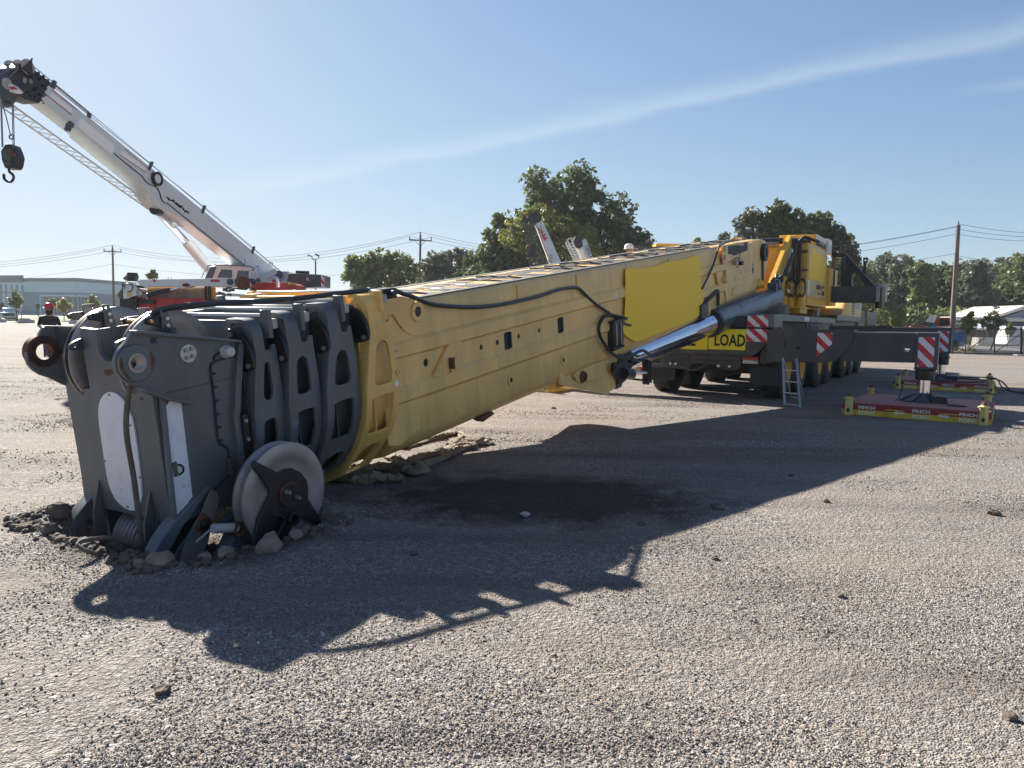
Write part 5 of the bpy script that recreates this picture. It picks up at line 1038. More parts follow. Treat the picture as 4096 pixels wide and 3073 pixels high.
sling([(-1.30,8.6),(-1.18,8.25),(-.98,8.22),(-.80,8.50),(-.72,8.9),(-.60,9.3),(-.45,9.5)],.040,'canvas sling with a bend nearest the shadow edge',4.1)
sling([(-1.62,7.75),(-1.35,7.95),(-1.15,7.9),(-.98,7.72),(-.93,7.95),(-1.05,8.1),(-1.2,8.0)],.06,'bunched sling in the shadow beside the collar',5.2)
sling([(-1.70,7.45),(-1.50,7.35),(-1.25,7.36),(-1.05,7.42)],.06,'rolled end of sling pinched under the yellow collar',6.6)
# ------------------------------------------------------------------ people
def person(name,label,J,E_,R_j,mats,loc,rotz,group=None):
    me=bpy.data.meshes.new('b'); me.from_pydata(J,E_,[]); o=bpy.data.objects.new('b',me); COL.objects.link(o)
    sk=o.modifiers.new('s','SKIN'); sk.use_smooth_shade=True
    for i,r in enumerate(R_j):
        v=me.skin_vertices[0].data[i]; v.radius=r if isinstance(r,tuple) else (r,r); v.use_root=(i==0)
    sb=o.modifiers.new('ss','SUBSURF'); sb.levels=2; sb.render_levels=2
    dg=bpy.context.evaluated_depsgraph_get(); m2=bpy.data.meshes.new_from_object(o.evaluated_get(dg)); bpy.data.objects.remove(o); bpy.data.meshes.remove(me)
    m2.name='person'; m2.materials.clear()
    for m in (skin,tshirt,jeans,boots): m2.materials.append(m)
    for p in m2.polygons:
        c=p.center; i=0
        if c.z<.10: i=3
        elif c.z<.98: i=2
        elif c.z<1.44 and not(abs(c.x)>.26 and c.z<1.20) and not (c.y<-.20): i=1
        p.material_index=i; p.use_smooth=True
    t=thing(name,label,'person',Matrix.Translation(loc)@Matrix.Rotation(rotz,4,'Z'),group)
    part('body',m2,None,t)
    return t
J=[(0,0,1.0),(0,0,1.2),(0,0,1.38),(0,0,1.50),(0,-.01,1.56),(0,-.015,1.66),(0,-.01,1.74),
 (.19,.01,1.40),(.27,.02,1.17),(.13,-.22,1.13),(.07,-.30,1.15),(-.19,.01,1.40),(-.28,.02,1.17),(-.13,-.22,1.12),(-.05,-.30,1.14),
 (.10,0,.93),(.11,-.01,.50),(.12,.02,.08),(.12,-.16,.03),(-.10,0,.93),(-.11,-.01,.50),(-.12,.02,.08),(-.12,-.16,.03)]
Eg=[(0,1),(1,2),(2,3),(3,4),(4,5),(5,6),(2,7),(7,8),(8,9),(9,10),(2,11),(11,12),(12,13),(13,14),(0,15),(15,16),(16,17),(17,18),(0,19),(19,20),(20,21),(21,22)]
Rj=[(.17,.12),(.17,.12),(.19,.12),.065,.065,(.085,.10),(.065,.075),.08,.058,.045,.04,.08,.058,.045,.04,.10,.07,.05,.04,.10,.07,.05,.04]
def hat(t,m):
    h=MB().lathe((0,.0,1.705),(0,0,1),[(.155,-.01),(.158,.0),(.130,.01),(.132,.05),(.118,.10),(.08,.14),(.03,.155),(.001,.156)],24)
    h.prism([(-.09,-.13),(.09,-.13),(.07,-.20),(0,-.215),(-.07,-.20)],2,1.697,1.707)
    part('hard_hat',h,m,t); part('hat_ridge',MB().bar((0,-.09,1.845),(0,.09,1.845),.03,.02),m,t)
def face(t):
    part('nose',MB().add([(0,-.125,1.665),(-.014,-.10,1.63),(.014,-.10,1.63),(0,-.135,1.632)],[(0,1,3),(0,3,2),(1,2,3)]),skin,t)
    for s in (-1,1):
        part('ear',MB().sphere((s*.088,.0,1.655),.02,8,6,1.5),skin,t); part('eye',MB().sphere((s*.032,-.104,1.672),.011,8,6),inkb,t)
p1=sight(196,1252,23); 
pa=person('person','bearded man in red hard hat and dark t-shirt looking at a phone',J,Eg,Rj,None,Vector((p1.x,23,0.0)),.5)
hat(pa,redhat); face(pa)
part('beard',MB().loft([[(x*k,y*k2-.02,z) for x,y in circ(0,-.035,.075,14,.075)] for k,k2,z in ((.5,.6,1.49),(.9,.95,1.52),(1.12,1.12,1.57),(1.18,1.14,1.61),(1.0,.95,1.635))]),beard,pa)
part('hair',MB().sphere((0,.03,1.66),.10,12,8,1.0),beard,pa)
part('safety_glasses',MB().box(-.08,.08,-.118,-.108,1.66,1.69),glass,pa)
for s in (-1,1):
    f=MB()
    for k in range(4): f.tube([(s*.05+s*.012*k,-.30,1.15),(s*.03+s*.004*k,-.345,1.155-.012*k),(s*.0,-.345,1.15-.012*k)],.010,6,2)
    f.tube([(s*.06,-.29,1.17),(s*.04,-.32,1.19),(s*.01,-.335,1.185)],.011,6,2); part('hand',f,skin,pa)
ph=single('phone',MB().prism(rrect(-.038,.038,-.075,.075,.01),1,0,.009),inkb,'dark phone held in the bearded man\'s hands','phone',pa.matrix_world@Matrix.Translation((0,-.36,1.17))@Matrix.Rotation(R_(-35),4,'X'))
p2=sight(2516,990,22.3)
pb=person('person','worker in a white hard hat, head showing above the tan boom',J,Eg,Rj,None,Vector((p2.x,22.3,p2.z-1.75)),1.2)
hat(pb,whitehat); face(pb); part('collar',MB().ring((0,0,1.47),(0,0,1),.07,.10,.05,16),vest,pb)
dk_=part('access_deck',MB().box(p2.x-.5-crane.location.x+crane.location.x,p2.x+1.6,21.9,23.2,p2.z-1.80,p2.z-1.75),gry2,crane,Matrix.Identity(4))
rl=MB()
a_=sight(2532,1003,22.6); b_=sight(2610,992,22.6)
rl.box(a_.x,b_.x+.35,22.5,23.3,a_.z-.25,b_.z+.03); ab=part('access_box',rl,gry2,crane,Matrix.Identity(4),label='dark box on the far deck beside the worker')
for k in range(3): part('box_light',MB().sphere((a_.x+.1+k*.22,22.48,b_.z-.05),.02,8,6),whitep,ab,Matrix.Identity(4))
part('far_deck_panel',MB().box(b_.x+.1,b_.x+1.5,22.6,23.2,a_.z-.3,sight(2680,975,22.6).z),yel,crane,Matrix.Identity(4))

# ------------------------------------------------------------------ background helpers
ID=Matrix.Identity(4)
def pxbox(x0,y0,x1,y1,Y,dep,mb=None):
    P=sight(x0,y1,Y); Q=sight(x1,y0,Y); mb=mb or MB(); return mb.box(P.x,Q.x,Y,Y+dep,P.z,Q.z)
def pxprism(pts,Y,dep,mb=None,holes=()):
    P=[sight(x,y,Y) for x,y in pts]; mb=mb or MB(); return mb.prism([(p.x,p.z) for p in P],1,Y,Y+dep,[[(sight(x,y,Y).x,sight(x,y,Y).z) for x,y in h] for h in holes])
def at(x,y,Y): return sight(x,y,Y)
def wp(name,mb,m,parent,**k): return part(name,mb,m,parent,ID,**k)

# ------------------------------------------------------------------ white crane on the left
T=sight(202,341,22); B=sight(1107,1082,33); a=(T-B).normalized(); nr=Vector((-a.y,a.x,0)).normalized(); nr=nr if nr.x>0 else -nr; up=a.cross(nr); up=up if up.z>0 else -up
WC=frame(B,a,nr,up); LWC=(T-B).length
wc=thing('crane','white telescopic crane with its boom raised to the left behind the service truck','crane',Vector((B.x,B.y,0)))
def wcs(s,h,w_,tt): return [(s,0,tt),(s,0,tt-h),(s,-w_,tt-h-.02),(s,-w_,tt)]
def onside(x,y,l=0.0):
    "point of the side face of the white boom seen at a surveyed bearing"
    d=sight(x,y,1)-Vector((0,0,H)); o=B+nr*l; n=nr; t=(o-Vector((0,0,H))).dot(n)/d.dot(n); q=WC.inverted()@(Vector((0,0,H))+d*t); return q.x,q.z
bs=part('boom_section',MB().loft([wcs(s,h,.58,0) for s,h in ((-1.6,.70),(-.3,.86),(5.8,.80),(6.6,.92),(7.15,1.04),(7.6,.95),(8.2,.72),(10.7,.62))]),wpaint,wc,WC,bevel=.03,label='white outer boom section')
s2_=part('boom_section',MB().loft([wcs(s,.57,.50,-.03) for s in (10.6,LWC+.3)]),wpaint,wc,WC,bevel=.03,label='white inner boom section')
hd=part('boom_head',MB().prism([(12.25,.05),(12.7,.04),(12.95,.06),(13.2,-.08),(13.38,-.45),(13.42,-.80),(13.1,-.92),(12.75,-.88),(12.35,-.72)],1,-.52,.03),blk,wc,WC,bevel=.02)
for l in (.04,-.25,-.54): part('head_sheave',MB().lathe((13.02,l,-.06),(0,1,0),[(.001,0),(.18,0),(.20,.02),(.18,.04),(.20,.06),(.18,.08),(.001,.08)],24),conc,wc,WC)
part('head_horn',MB().prism([(12.85,-.25),(13.2,-.25),(13.06,.08),(13.03,.22),(13.0,.08)],1,.12,.16),blk,wc,WC)
for l in (.05,-.5): part('head_sheave',MB().lathe((13.40,l,-.88),(0,1,0),[(.001,0),(.13,0),(.15,.03),(.13,.06),(.001,.06)],20),conc,wc,WC)
for x,z in ((12.95,-.42),(12.78,-.30)): part('head_plate',MB().box(x-.05,x+.05,.032,.04,z-.08,z+.06),steel,hd,WC)
ck_=MB()
for k in range(46): s=12.25+rng.random()*.7; z=rng.uniform(-.72,.05); ck_.box(s-.02,s+.025,.03,.05+rng.random()*.04,z-.015,z+.02)
part('head_fittings',ck_,blk,hd,WC)
tip=MB()
for k in range(5): tip.bar((12.0+k*.16,-.1,.0),(12.08+k*.16,-.1,.16),.05,.04)
part('rope_guides',tip,blk,hd,WC)
part('dark_rail',MB().box(10.7,12.1,-.05,.03,.08,.12),gry2,wc,WC); part('rail_post',MB().box(10.7,10.8,-.05,.03,-.02,.12),gry2,wc,WC); part('rail_post',MB().box(12.05,12.15,-.05,.03,-.02,.2),gry2,wc,WC)
# text strips hidden behind plain patches: only red hairlines remain
def sidebox(x0,y0,x1,y1,th,m,nm,l=.004):
    a0=onside(x0,y0); a1=onside(x1,y1); mb=MB(); d=Vector((a1[0]-a0[0],a1[1]-a0[1])).normalized(); q=Vector((-d.y,d.x))*th/2
    r=th/2*.95; pts=[]
    ang=math.atan2(d.y,d.x)
    for (c,s0) in ((a1,-90),(a0,90)):
        for k in range(9): t=ang+R_(s0+k*22.5); pts.append((c[0]+math.cos(t)*r,c[1]+math.sin(t)*r))
    return part(nm,mb.prism(pts,1,l-.003,l+.003),m,wc,WC,smooth=False)
sidebox(208,384,280,440,.14,wplain,'plain_patch'); sidebox(330,500,440,590,.36,wplain,'plain_patch'); sidebox(490,618,575,672,.17,wplain,'plain_patch')
for q in (((208,360),(308,440)),((190,384),(288,462)),((500,597),(592,675)),((480,620),(583,690))):
    a0=onside(*q[0]); a1=onside(*q[1]); part('pinstripe',MB().bar((a0[0],.003,a0[1]),(a1[0],.003,a1[1]),.02,.012,up=(0,1,0)),redp,wc,WC)
part('side_strip',MB().tube([(onside(455,615)[0],.01,onside(455,615)[1]),(onside(566,705)[0],.01,onside(566,705)[1])],.02,6),gry2,wc,WC)
part('side_strip',MB().tube([(onside(666,812)[0],.01,onside(666,812)[1]),(onside(985,1068)[0],.01,onside(985,1068)[1])],.022,6),gry2,wc,WC)
c0=onside(622,716); part('cable_reel',MB().ring((c0[0],.02,c0[1]),(0,1,0),.17,.24,.10,10),inkb,wc,WC); part('reel_face',MB().cyl((c0[0],.02,c0[1]),(c0[0],.10,c0[1]),.15,n=10),wpaint,wc,WC)
part('reel_cable',MB().tube([(onside(x,y)[0],.02,onside(x,y)[1]) for x,y in ((566,705),(590,735),(622,748),(636,770),(645,800),(658,812))],.018,6,3),inkb,wc,WC)
dec=MB(); pr=None
for k in range(14):
    x,y=668+k*6.5,787+k*4.9+rng.uniform(-6,6); q=onside(x,y); 
    if pr: dec.bar((pr[0],.006,pr[1]),(q[0],.006,q[1]),.008,.05,up=(0,0,1))
    dec.cyl((q[0],.0,q[1]),(q[0],.01,q[1]),rng.uniform(.02,.06),n=7); pr=q
part('wire_cluster',dec,inkb,wc,WC)
for x,y in ((597,664),(808,846),(1007,1008)):
    q=onside(x,y); part('rope_guide',MB().bar((q[0],.02,-.14),(q[0]-.05,.02,.18),.10,.06),gry2,wc,WC)
q=onside(1031,1068); part('oval_hole',MB().prism(circ(q[0],q[1],.06,12,.04),1,.0,.006),inkb,wc,WC)
part('hoist_rope',MB().tube([(13.0,-.2,.13),(4.5,-.2,.28),(-1.9,-.2,.22)],.014,5),wirem,wc,WC); part('hoist_rope',MB().tube([(13.0,.0,.13),(10.6,.0,.12),(-1.0,.0,.06),(-1.6,0,.05)],.012,5),wirem,wc,WC)
# lattice extension stowed under the boom
lat=MB(); la=[(1.9,-.75,-.95),(LWC+1.2,-.72,-1.02)]; lb=[(1.9,-.75,-1.22),(LWC+1.2,-.72,-1.32)]
def lerp3(p,q,t): return tuple(p[i]+(q[i]-p[i])*t for i in range(3))
P0,P1=(5.6,-.45,-.84),(13.5,-.35,-1.06); Q0,Q1=(5.6,-.62,-.94),(13.5,-.55,-1.20); U0_,U1=(5.6,-.30,-.90),(13.5,-.25,-1.13)
for p,q in ((P0,P1),(Q0,Q1),(U0_,U1)): lat.tube([p,q],.024,6)
for k in range(26):
    t=k/26; t2=(k+1)/26; lat.tube([lerp3(P0,P1,t),lerp3(Q0,Q1,t2)],.010,4); lat.tube([lerp3(Q0,Q1,t2),lerp3(P0,P1,t2)],.009,4); lat.tube([lerp3(U0_,U1,t),lerp3(Q0,Q1,t2)],.009,4)
part('lattice_jib',lat,wpaint,wc,WC); part('jib_bracket',MB().box(11.2,11.3,-.12,.03,-.82,-.6).box(11.17,11.33,-.05,.05,-.68,-.55),gry2,wc,WC); part('jib_bracket',MB().box(13.0,13.1,-.3,0,-1.3,-.8),gry2,wc,WC)
# lift cylinder
ca_=WC@Vector((7.0,-.28,-1.02)); cb_=sight(743,965,29.6); cc_=sight(905,1165,31.5)
cy=wp('lift_cylinder',MB().cyl(cb_,cc_,.19,n=24),wpaint,wc); wp('piston_rod',MB().cyl(ca_,cb_,.135,n=24),chrome,cy); wp('cylinder_pipe',MB().tube([cb_+Vector((.24,0,.05)),cc_+Vector((.24,0,.05))],.02,6),wpaint,cy)
wp('rod_end',MB().cyl(ca_-Vector((0,.18,0)),ca_+Vector((0,.18,0)),.17,n=16),blk,cy)
# cab, deck, counterweight
cabm=pxprism([(818,1112),(838,1068),(868,1060),(1002,1064),(1008,1150),(818,1150)],30,1.3)
cb=wp('operator_cab',cabm,wpaint,wc,bevel=.03); wp('windscreen',pxprism([(822,1112),(841,1070),(866,1068),(850,1112)],29.985,.01),glass,cb)
wp('side_window',pxprism([(866,1110),(884,1078),(928,1080),(928,1112)],29.985,.01),glass,cb); wp('side_window',pxprism([(945,1110),(952,1082),(995,1084),(995,1112)],29.985,.01),glass,cb)
g_=MB(); 
for y0,y1 in ((1060,1063),): g_.tube([at(830,1072,29.9),at(850,1060,29.9),at(1000,1066,29.9),at(1010,1085,29.9)],.02,6,3)
g_.tube([at(868,1063,29.9),at(858,1058,29.9)],.02,5); wp('roof_rail',g_,gry2,cb); wp('window_post',MB().bar(at(866,1112,29.95),at(884,1076,29.95),.05),wpaint,cb); wp('antenna',MB().bar(at(978,1058,30),at(980,1037,30),.015),gry2,cb)
wp('mirror_frame',MB().tube([at(806,1112,29.8),at(818,1086,29.8),at(832,1076,29.8)],.015,5),gry2,cb)
wp('deck_body',pxprism([(1005,1150),(1020,1105),(1100,1085),(1150,1086),(1180,1110),(1180,1170),(1005,1170)],31.5,1.5),wpaint,wc,bevel=.03)
wp('hydraulic_arm',MB().bar(at(1040,1118,31.2),at(1105,1085,31.2),.22),wpaint,wc); wp('winch_motor',MB().cyl(at(1115,1100,31.2),at(1115,1100,31.5),.17,n=14),gry2,wc)
wp('lifting_ring',MB().ring(at(1084,1057,32),(0,1,0),.05,.09,.03,12),wpaint,wc); wp('lettering',pxbox(1088,1120,1120,1132,31.45,.02),redp,wc)
cw_=wp('counterweight',pxprism([(1143,1148),(1152,1096),(1160,1093),(1284,1099),(1284,1148)],30.5,1.6),gry2,wc,bevel=.03)
hzc=hazard('counterweight_stripes',.7,(0,.75),.22,.2); wp('hazard_plate',pxbox(1284,1102,1296,1148,30.48,.05),hzc,cw_,smooth=False)
text('lettering','R',.17,inkw,cw_,Matrix.Translation(at(1226,1122,30.47))@Matrix.Rotation(R_(90),4,'X'),bold=.004)
wp('drum_cover',MB().cyl(at(1185,1092,31),at(1235,1094,31),.10,n=12),blk,wc)
wp('carrier_body',MB().box(B.x-4,B.x+5,30.5,33.5,.9,2.2),wpaint,wc)
for x in (-3,-1.2,2.2,4): wp('wheel',MB().lathe((B.x+x,30.3,.75),(0,1,0),[(.001,.1),(.35,.1),(.4,0),(.7,0),(.75,.05),(.75,.45),(.7,.5)],24),tyre,wc)
# hook block hanging from the tip
HB=Matrix.Translation(at(37,600,20.5))
hb=thing('hook_block','black hook block with a big hook hanging at the far left','hook block',at(37,560,20.5))
def hp3(x,y,dy=0): return at(x,y,20.5+dy)
wp('block_plates',pxprism([(2,605),(20,577),(50,577),(60,600),(68,625),(62,660),(54,672),(18,672),(6,640)],20.42,.34),blk,hb,bevel=.02)
wp('block_label',pxbox(28,610,62,625,20.40,.01),rust,hb); wp('block_label',pxbox(16,650,44,662,20.40,.01),gry2,hb)
wp('block_sheave',MB().cyl(at(35,622,20.39),at(35,622,20.8),.15,n=20),gry2,hb)
wp('hook',MB().tube([at(x,y,20.58) for x,y in ((36,672),(38,688),(52,700),(54,715),(46,726),(32,727),(19,718),(15,703),(18,697))],.035,8,4),blk,hb)
wp('hook_ropes',MB().tube([at(8,590,20.4),at(2,400,20.6)],.012,5).tube([at(12,588,20.6),at(6,400,20.6)],.012,5).tube([at(52,590,20.4),at(49,420,20.6)],.012,5).tube([at(58,600,20.6),at(53,420,20.6)],.012,5),wirem,hb)
wp('chain',MB().tube([at(5,403,20.6),at(25,470,20.6),at(43,545,20.6)],.014,5,3),wirem,hb); wp('chain_ring',MB().ring(at(45,548,20.6),(0,1,0),.04,.075,.02,12),wirem,hb)
sp2=MB()
for p,q in (((0,297),(75,266)),((14,334),(75,272))): sp2.tube([at(*p,20.6),at(*q,20.6)],.012,5)
wp('hoist_rope',sp2,wirem,wc)
wp('jib_nose',pxprism([(0,345),(10,332),(26,340),(40,372),(30,400),(0,398)],20.6,.3),gry2,wc); wp('jib_stripe',pxprism([(36,347),(56,346),(68,357),(40,358)],20.52,.2),redp,wc); wp('jib_stripe',pxprism([(32,338),(50,337),(74,360),(68,368),(38,366)],20.55,.2),whitep,wc)

# ------------------------------------------------------------------ service truck with loader crane
tk=thing('service_truck','service truck with a white loader crane, red body and mesh headboard behind the boom head','truck',Vector((at(680,1200,27).x,27,0)))
wp('body',pxbox(548,1196,880,1262,27,2.0),redp,tk,bevel=.02,label='red truck body'); wp('body_front',pxbox(480,1196,548,1275,27,2.0),blk,tk,bevel=.03)
wp('body_seam',pxbox(700,1200,702,1262,26.985,.01),inkb,tk); wp('body_seam',pxbox(620,1205,622,1262,26.985,.01),inkb,tk)
wp('tool_tray',pxbox(540,1199,618,1214,26.9,.3),blk,tk)
pd=wp('crane_pedestal',pxprism([(492,1200),(492,1150),(500,1132),(520,1130),(552,1150),(585,1198),(560,1200)],26.8,.6,holes=[[(545,1160),(552,1150),(564,1158),(566,1180),(555,1188),(547,1180)]]),wpaint,tk,bevel=.02)
wp('pedestal_label',pxbox(508,1164,528,1188,26.79,.01),posty,pd); wp('pedestal_box',pxbox(488,1134,512,1200,26.95,.5),gry2,pd); wp('pivot_disc',MB().cyl(at(536,1138,26.75),at(536,1138,26.85),.07,n=14),wpaint,pd)
wp('pedestal_base',pxbox(480,1196,545,1240,26.8,.8),blk,tk); wp('hose_coil',MB().tube([at(x,y,26.7) for x,y in ((498,1156),(500,1142),(515,1136),(530,1142),(528,1160),(512,1168))],.02,6,4),rub,pd)
ar=wp('crane_arm',pxprism([(548,1130),(560,1118),(800,1116),(938,1114),(942,1145),(770,1145),(742,1152),(712,1148),(700,1146),(575,1148),(560,1140)],26.8,.35),wpaint,tk,bevel=.02,label='white loader crane arm')
wp('arm_hook_eye',MB().tube([at(672,1117,26.9),at(676,1108,26.9),at(682,1108,26.9),at(686,1117,26.9)],.015,6),wpaint,ar); wp('arm_disc',MB().cyl(at(920,1128,26.72),at(920,1128,26.82),.11,n=20),gry2,ar)
wp('arm_sticker',pxprism([(610,1118),(620,1118),(624,1126),(618,1130),(611,1124)],26.79,.01),redp,ar,smooth=False); wp('rating_label',pxbox(842,1119,878,1128,26.79,.01),redp,ar,smooth=False)
wp('diamond_badge',pxprism([(725,1141),(744,1132),(763,1141),(744,1150)],26.785,.01),redp,ar,smooth=False); text('lettering','IMT',.11,inkb,ar,Matrix.Translation(at(731,1145,26.78))@Matrix.Rotation(R_(90),4,'X'),bold=.006,sx=1.3)
wp('luffing_cylinder',MB().cyl(at(590,1182,26.75),at(680,1160,26.75),.075,n=14),blk,tk); wp('cylinder_rod',MB().cyl(at(680,1160,26.75),at(718,1150,26.75),.035,n=10),chrome,tk)
wp('beacon_ball',MB().lathe(at(530,1126,27),(0,0,1),[(.001,0),(.17,0),(.20,.10),(.20,.2),(.16,.30),(.001,.31)],18),blk,tk)
ms=wp('amber_glow_panel',pxbox(590,1150,862,1196,27.25,.02),amber,tk,label='amber panel standing for the glow seen through diamond mesh'); wp('headboard_reflection',pxprism([(700,1196),(728,1186),(733,1155),(748,1155),(752,1186),(775,1196)],27.23,.01),silver,ms)  # amber glow behind the mesh, and a reflection, put into flat coloured panels
dm=MB()
for k in range(46):
    x=590+k*5.2; p=at(x,1196,27.2); q=at(x+28,1150,27.2)
    if x+28<866: dm.bar(p,q,.012)
    if x+28<866: dm.bar(at(x+28,1196,27.2),at(x,1150,27.2),.012)
wp('diamond_mesh',dm,steel,ms); wp('mesh_post',pxbox(818,1128,824,1200,26.9,.08),blk,tk); wp('mesh_post',pxbox(832,1128,840,1204,26.9,.08),blk,tk)
wb=wp('arm_head',pxprism([(945,1110),(965,1104),(985,1112),(990,1150),(972,1160),(950,1158)],26.7,.3),rust,tk); wp('arm_winch',pxbox(940,1118,1035,1128,26.9,.2),gry2,tk); wp('arm_pulley',MB().cyl(at(963,1128,26.6),at(963,1128,26.75),.13,n=18),rust,wb)
cl3=MB()
for k in range(26): x,y=rng.uniform(860,1035),rng.uniform(1112,1185); pxbox(x,y,x+rng.uniform(6,16),y+rng.uniform(4,12),27.2+rng.random()*.6,.15,cl3)
wp('winch_clutter',cl3,gry2,tk); 
for x in (520,640,800): wp('wheel',MB().lathe((at(x,1250,27).x,26.95,.5),(0,1,0),[(.001,.1),(.25,.1),(.3,0),(.45,0),(.5,.05),(.5,.3),(.45,.35)],20),tyre,tk)
# red truck bonnet and chrome exhaust between the trucks
rt=thing('truck','dark red truck with a chrome exhaust, half hidden behind the grey collars','truck',Vector((at(1080,1200,28.5).x,28.5,0)))
wp('bonnet',pxprism([(1000,1200),(1002,1145),(1018,1134),(1060,1128),(1160,1132),(1180,1140),(1190,1200)],28.5,1.5),redp,rt,bevel=.05); wp('exhaust_stack',MB().tube([at(1094,1110,28.3),at(1104,1112,28.3),at(1112,1122,28.3),at(1113,1150,28.3)],.06,12,4),chrome,rt)
wp('beacon',pxbox(1152,1132,1178,1140,28.4,.2),amber,rt,bevel=.02); wp('frame',pxbox(1000,1200,1190,1260,28.5,1.8),blk,rt)
for x in (1030,1150): wp('wheel',MB().lathe((at(x,1250,28.5).x,28.4,.5),(0,1,0),[(.001,.1),(.25,.1),(.3,0),(.45,0),(.5,.05),(.5,.3),(.45,.35)],20),tyre,rt)

# ------------------------------------------------------------------ two more booms in front of the trees
c1_=thing('crane','pale crane boom with red lettering rising in front of the big tree','crane',Vector((at(2210,1100,58).x,58,0)))
def slab(p,q,hw0,hw1,Y,dep): 
    p=Vector(p);q=Vector(q);d=(q-p).normalized();n=Vector((-d.y,d.x)); return pxprism([tuple(p+n*hw0),tuple(q+n*hw1),tuple(q-n*hw1),tuple(p-n*hw0)],Y,dep)
wp('boom',slab((2270,1160),(2150,872),22,14,58,.8),wpaint,c1_,bevel=.03); wp('boom_underside',slab((2262,1160),(2146,878),22,12,58.1,.9),conc,c1_)
wp('boom_head',pxprism([(2112,870),(2128,852),(2150,846),(2168,862),(2164,884),(2140,896),(2120,890)],57.8,1.0),blk,c1_); wp('head_horn',pxprism([(2086,886),(2098,855),(2106,870),(2118,878),(2108,892)],58,.6),blk,c1_)
lt_=MB()
for p,q in (((2100,890),(2150,1050)),((2118,880),(2175,1050)),((2090,890),(2130,1050))): lt_.bar(at(*p,58.2),at(*q,58.2),.06)
for k in range(9): y=895+k*17; lt_.bar(at(2097+k*4.6,y,58.2),at(2123+k*5.6,y+9,58.2),.05); lt_.bar(at(2123+k*5.6,y,58.2),at(2100+k*4.6,y+15,58.2),.05)
wp('lattice',lt_,gry2,c1_); wp('hook_ball',MB().sphere(at(2113,990,58),.18,12,8),rust,c1_); wp('hook_block',pxbox(2112,985,2140,1030,58,.4),blk,c1_)
dl=(at(2215,985,57.9)-at(2172,905,57.9)); ax_=dl.normalized(); yy=Vector((0,-1,0)); zz=ax_.cross(yy)
text('lettering','Link-Belt',.44,redp,c1_,frame(at(2151,914,57.75),ax_,Vector((0,-1,0)).cross(ax_),Vector((0,-1,0))),bold=.02,sx=.66)
wp('cylinder_end',pxbox(2192,1018,2210,1050,57.7,.3),conc,c1_); wp('carrier',MB().box(at(2270,1100,58).x-3,at(2270,1100,58).x+5,58,60.5,.8,2.6),wpaint,c1_)
c2_=thing('crane','short cream crane boom with open lattice jib, right of the red-lettered boom','crane',Vector((at(2340,1100,62).x,62,0)))
wp('boom',slab((2385,1130),(2328,960),24,16,62,.8),wpaint,c2_,bevel=.03); wp('boom_underside',slab((2368,1130),(2316,985),16,12,61.9,.5),cream,c2_)
wp('boom_head',pxprism([(2292,965),(2304,943),(2318,938),(2326,952),(2332,985),(2318,995),(2300,988)],61.7,.9),blk,c2_)
lt_=MB()
for p,q in (((2262,972),(2300,1050)),((2285,955),(2325,1050)),((2275,955),(2262,972)),((2275,955),(2300,952)),((2270,962),(2318,1050))): lt_.bar(at(*p,61.6),at(*q,61.6),.09)
for k in range(7): y=972+k*11; lt_.bar(at(2263+k*5.2,y,61.6),at(2290+k*5.2,y+5,61.6),.06); lt_.bar(at(2288+k*5.2,y,61.6),at(2268+k*5.2,y+11,61.6),.06)
wp('lattice_jib',lt_,cream,c2_); a0=at(2350,975,61.9); a1=at(2372,1030,61.9); ax_=(a1-a0).normalized()
text('lettering','TEREX',.5,gry2,c2_,frame(at(2338,982,61.8),ax_,Vector((0,-1,0)).cross(ax_),Vector((0,-1,0))),bold=.01,sx=.8)
wp('marker_lamp',pxbox(2345,1026,2350,1032,61.5,.1),amber,c2_); wp('carrier',MB().box(at(2385,1100,62).x-3,at(2385,1100,62).x+5,62,64.5,.8,2.6),wpaint,c2_)
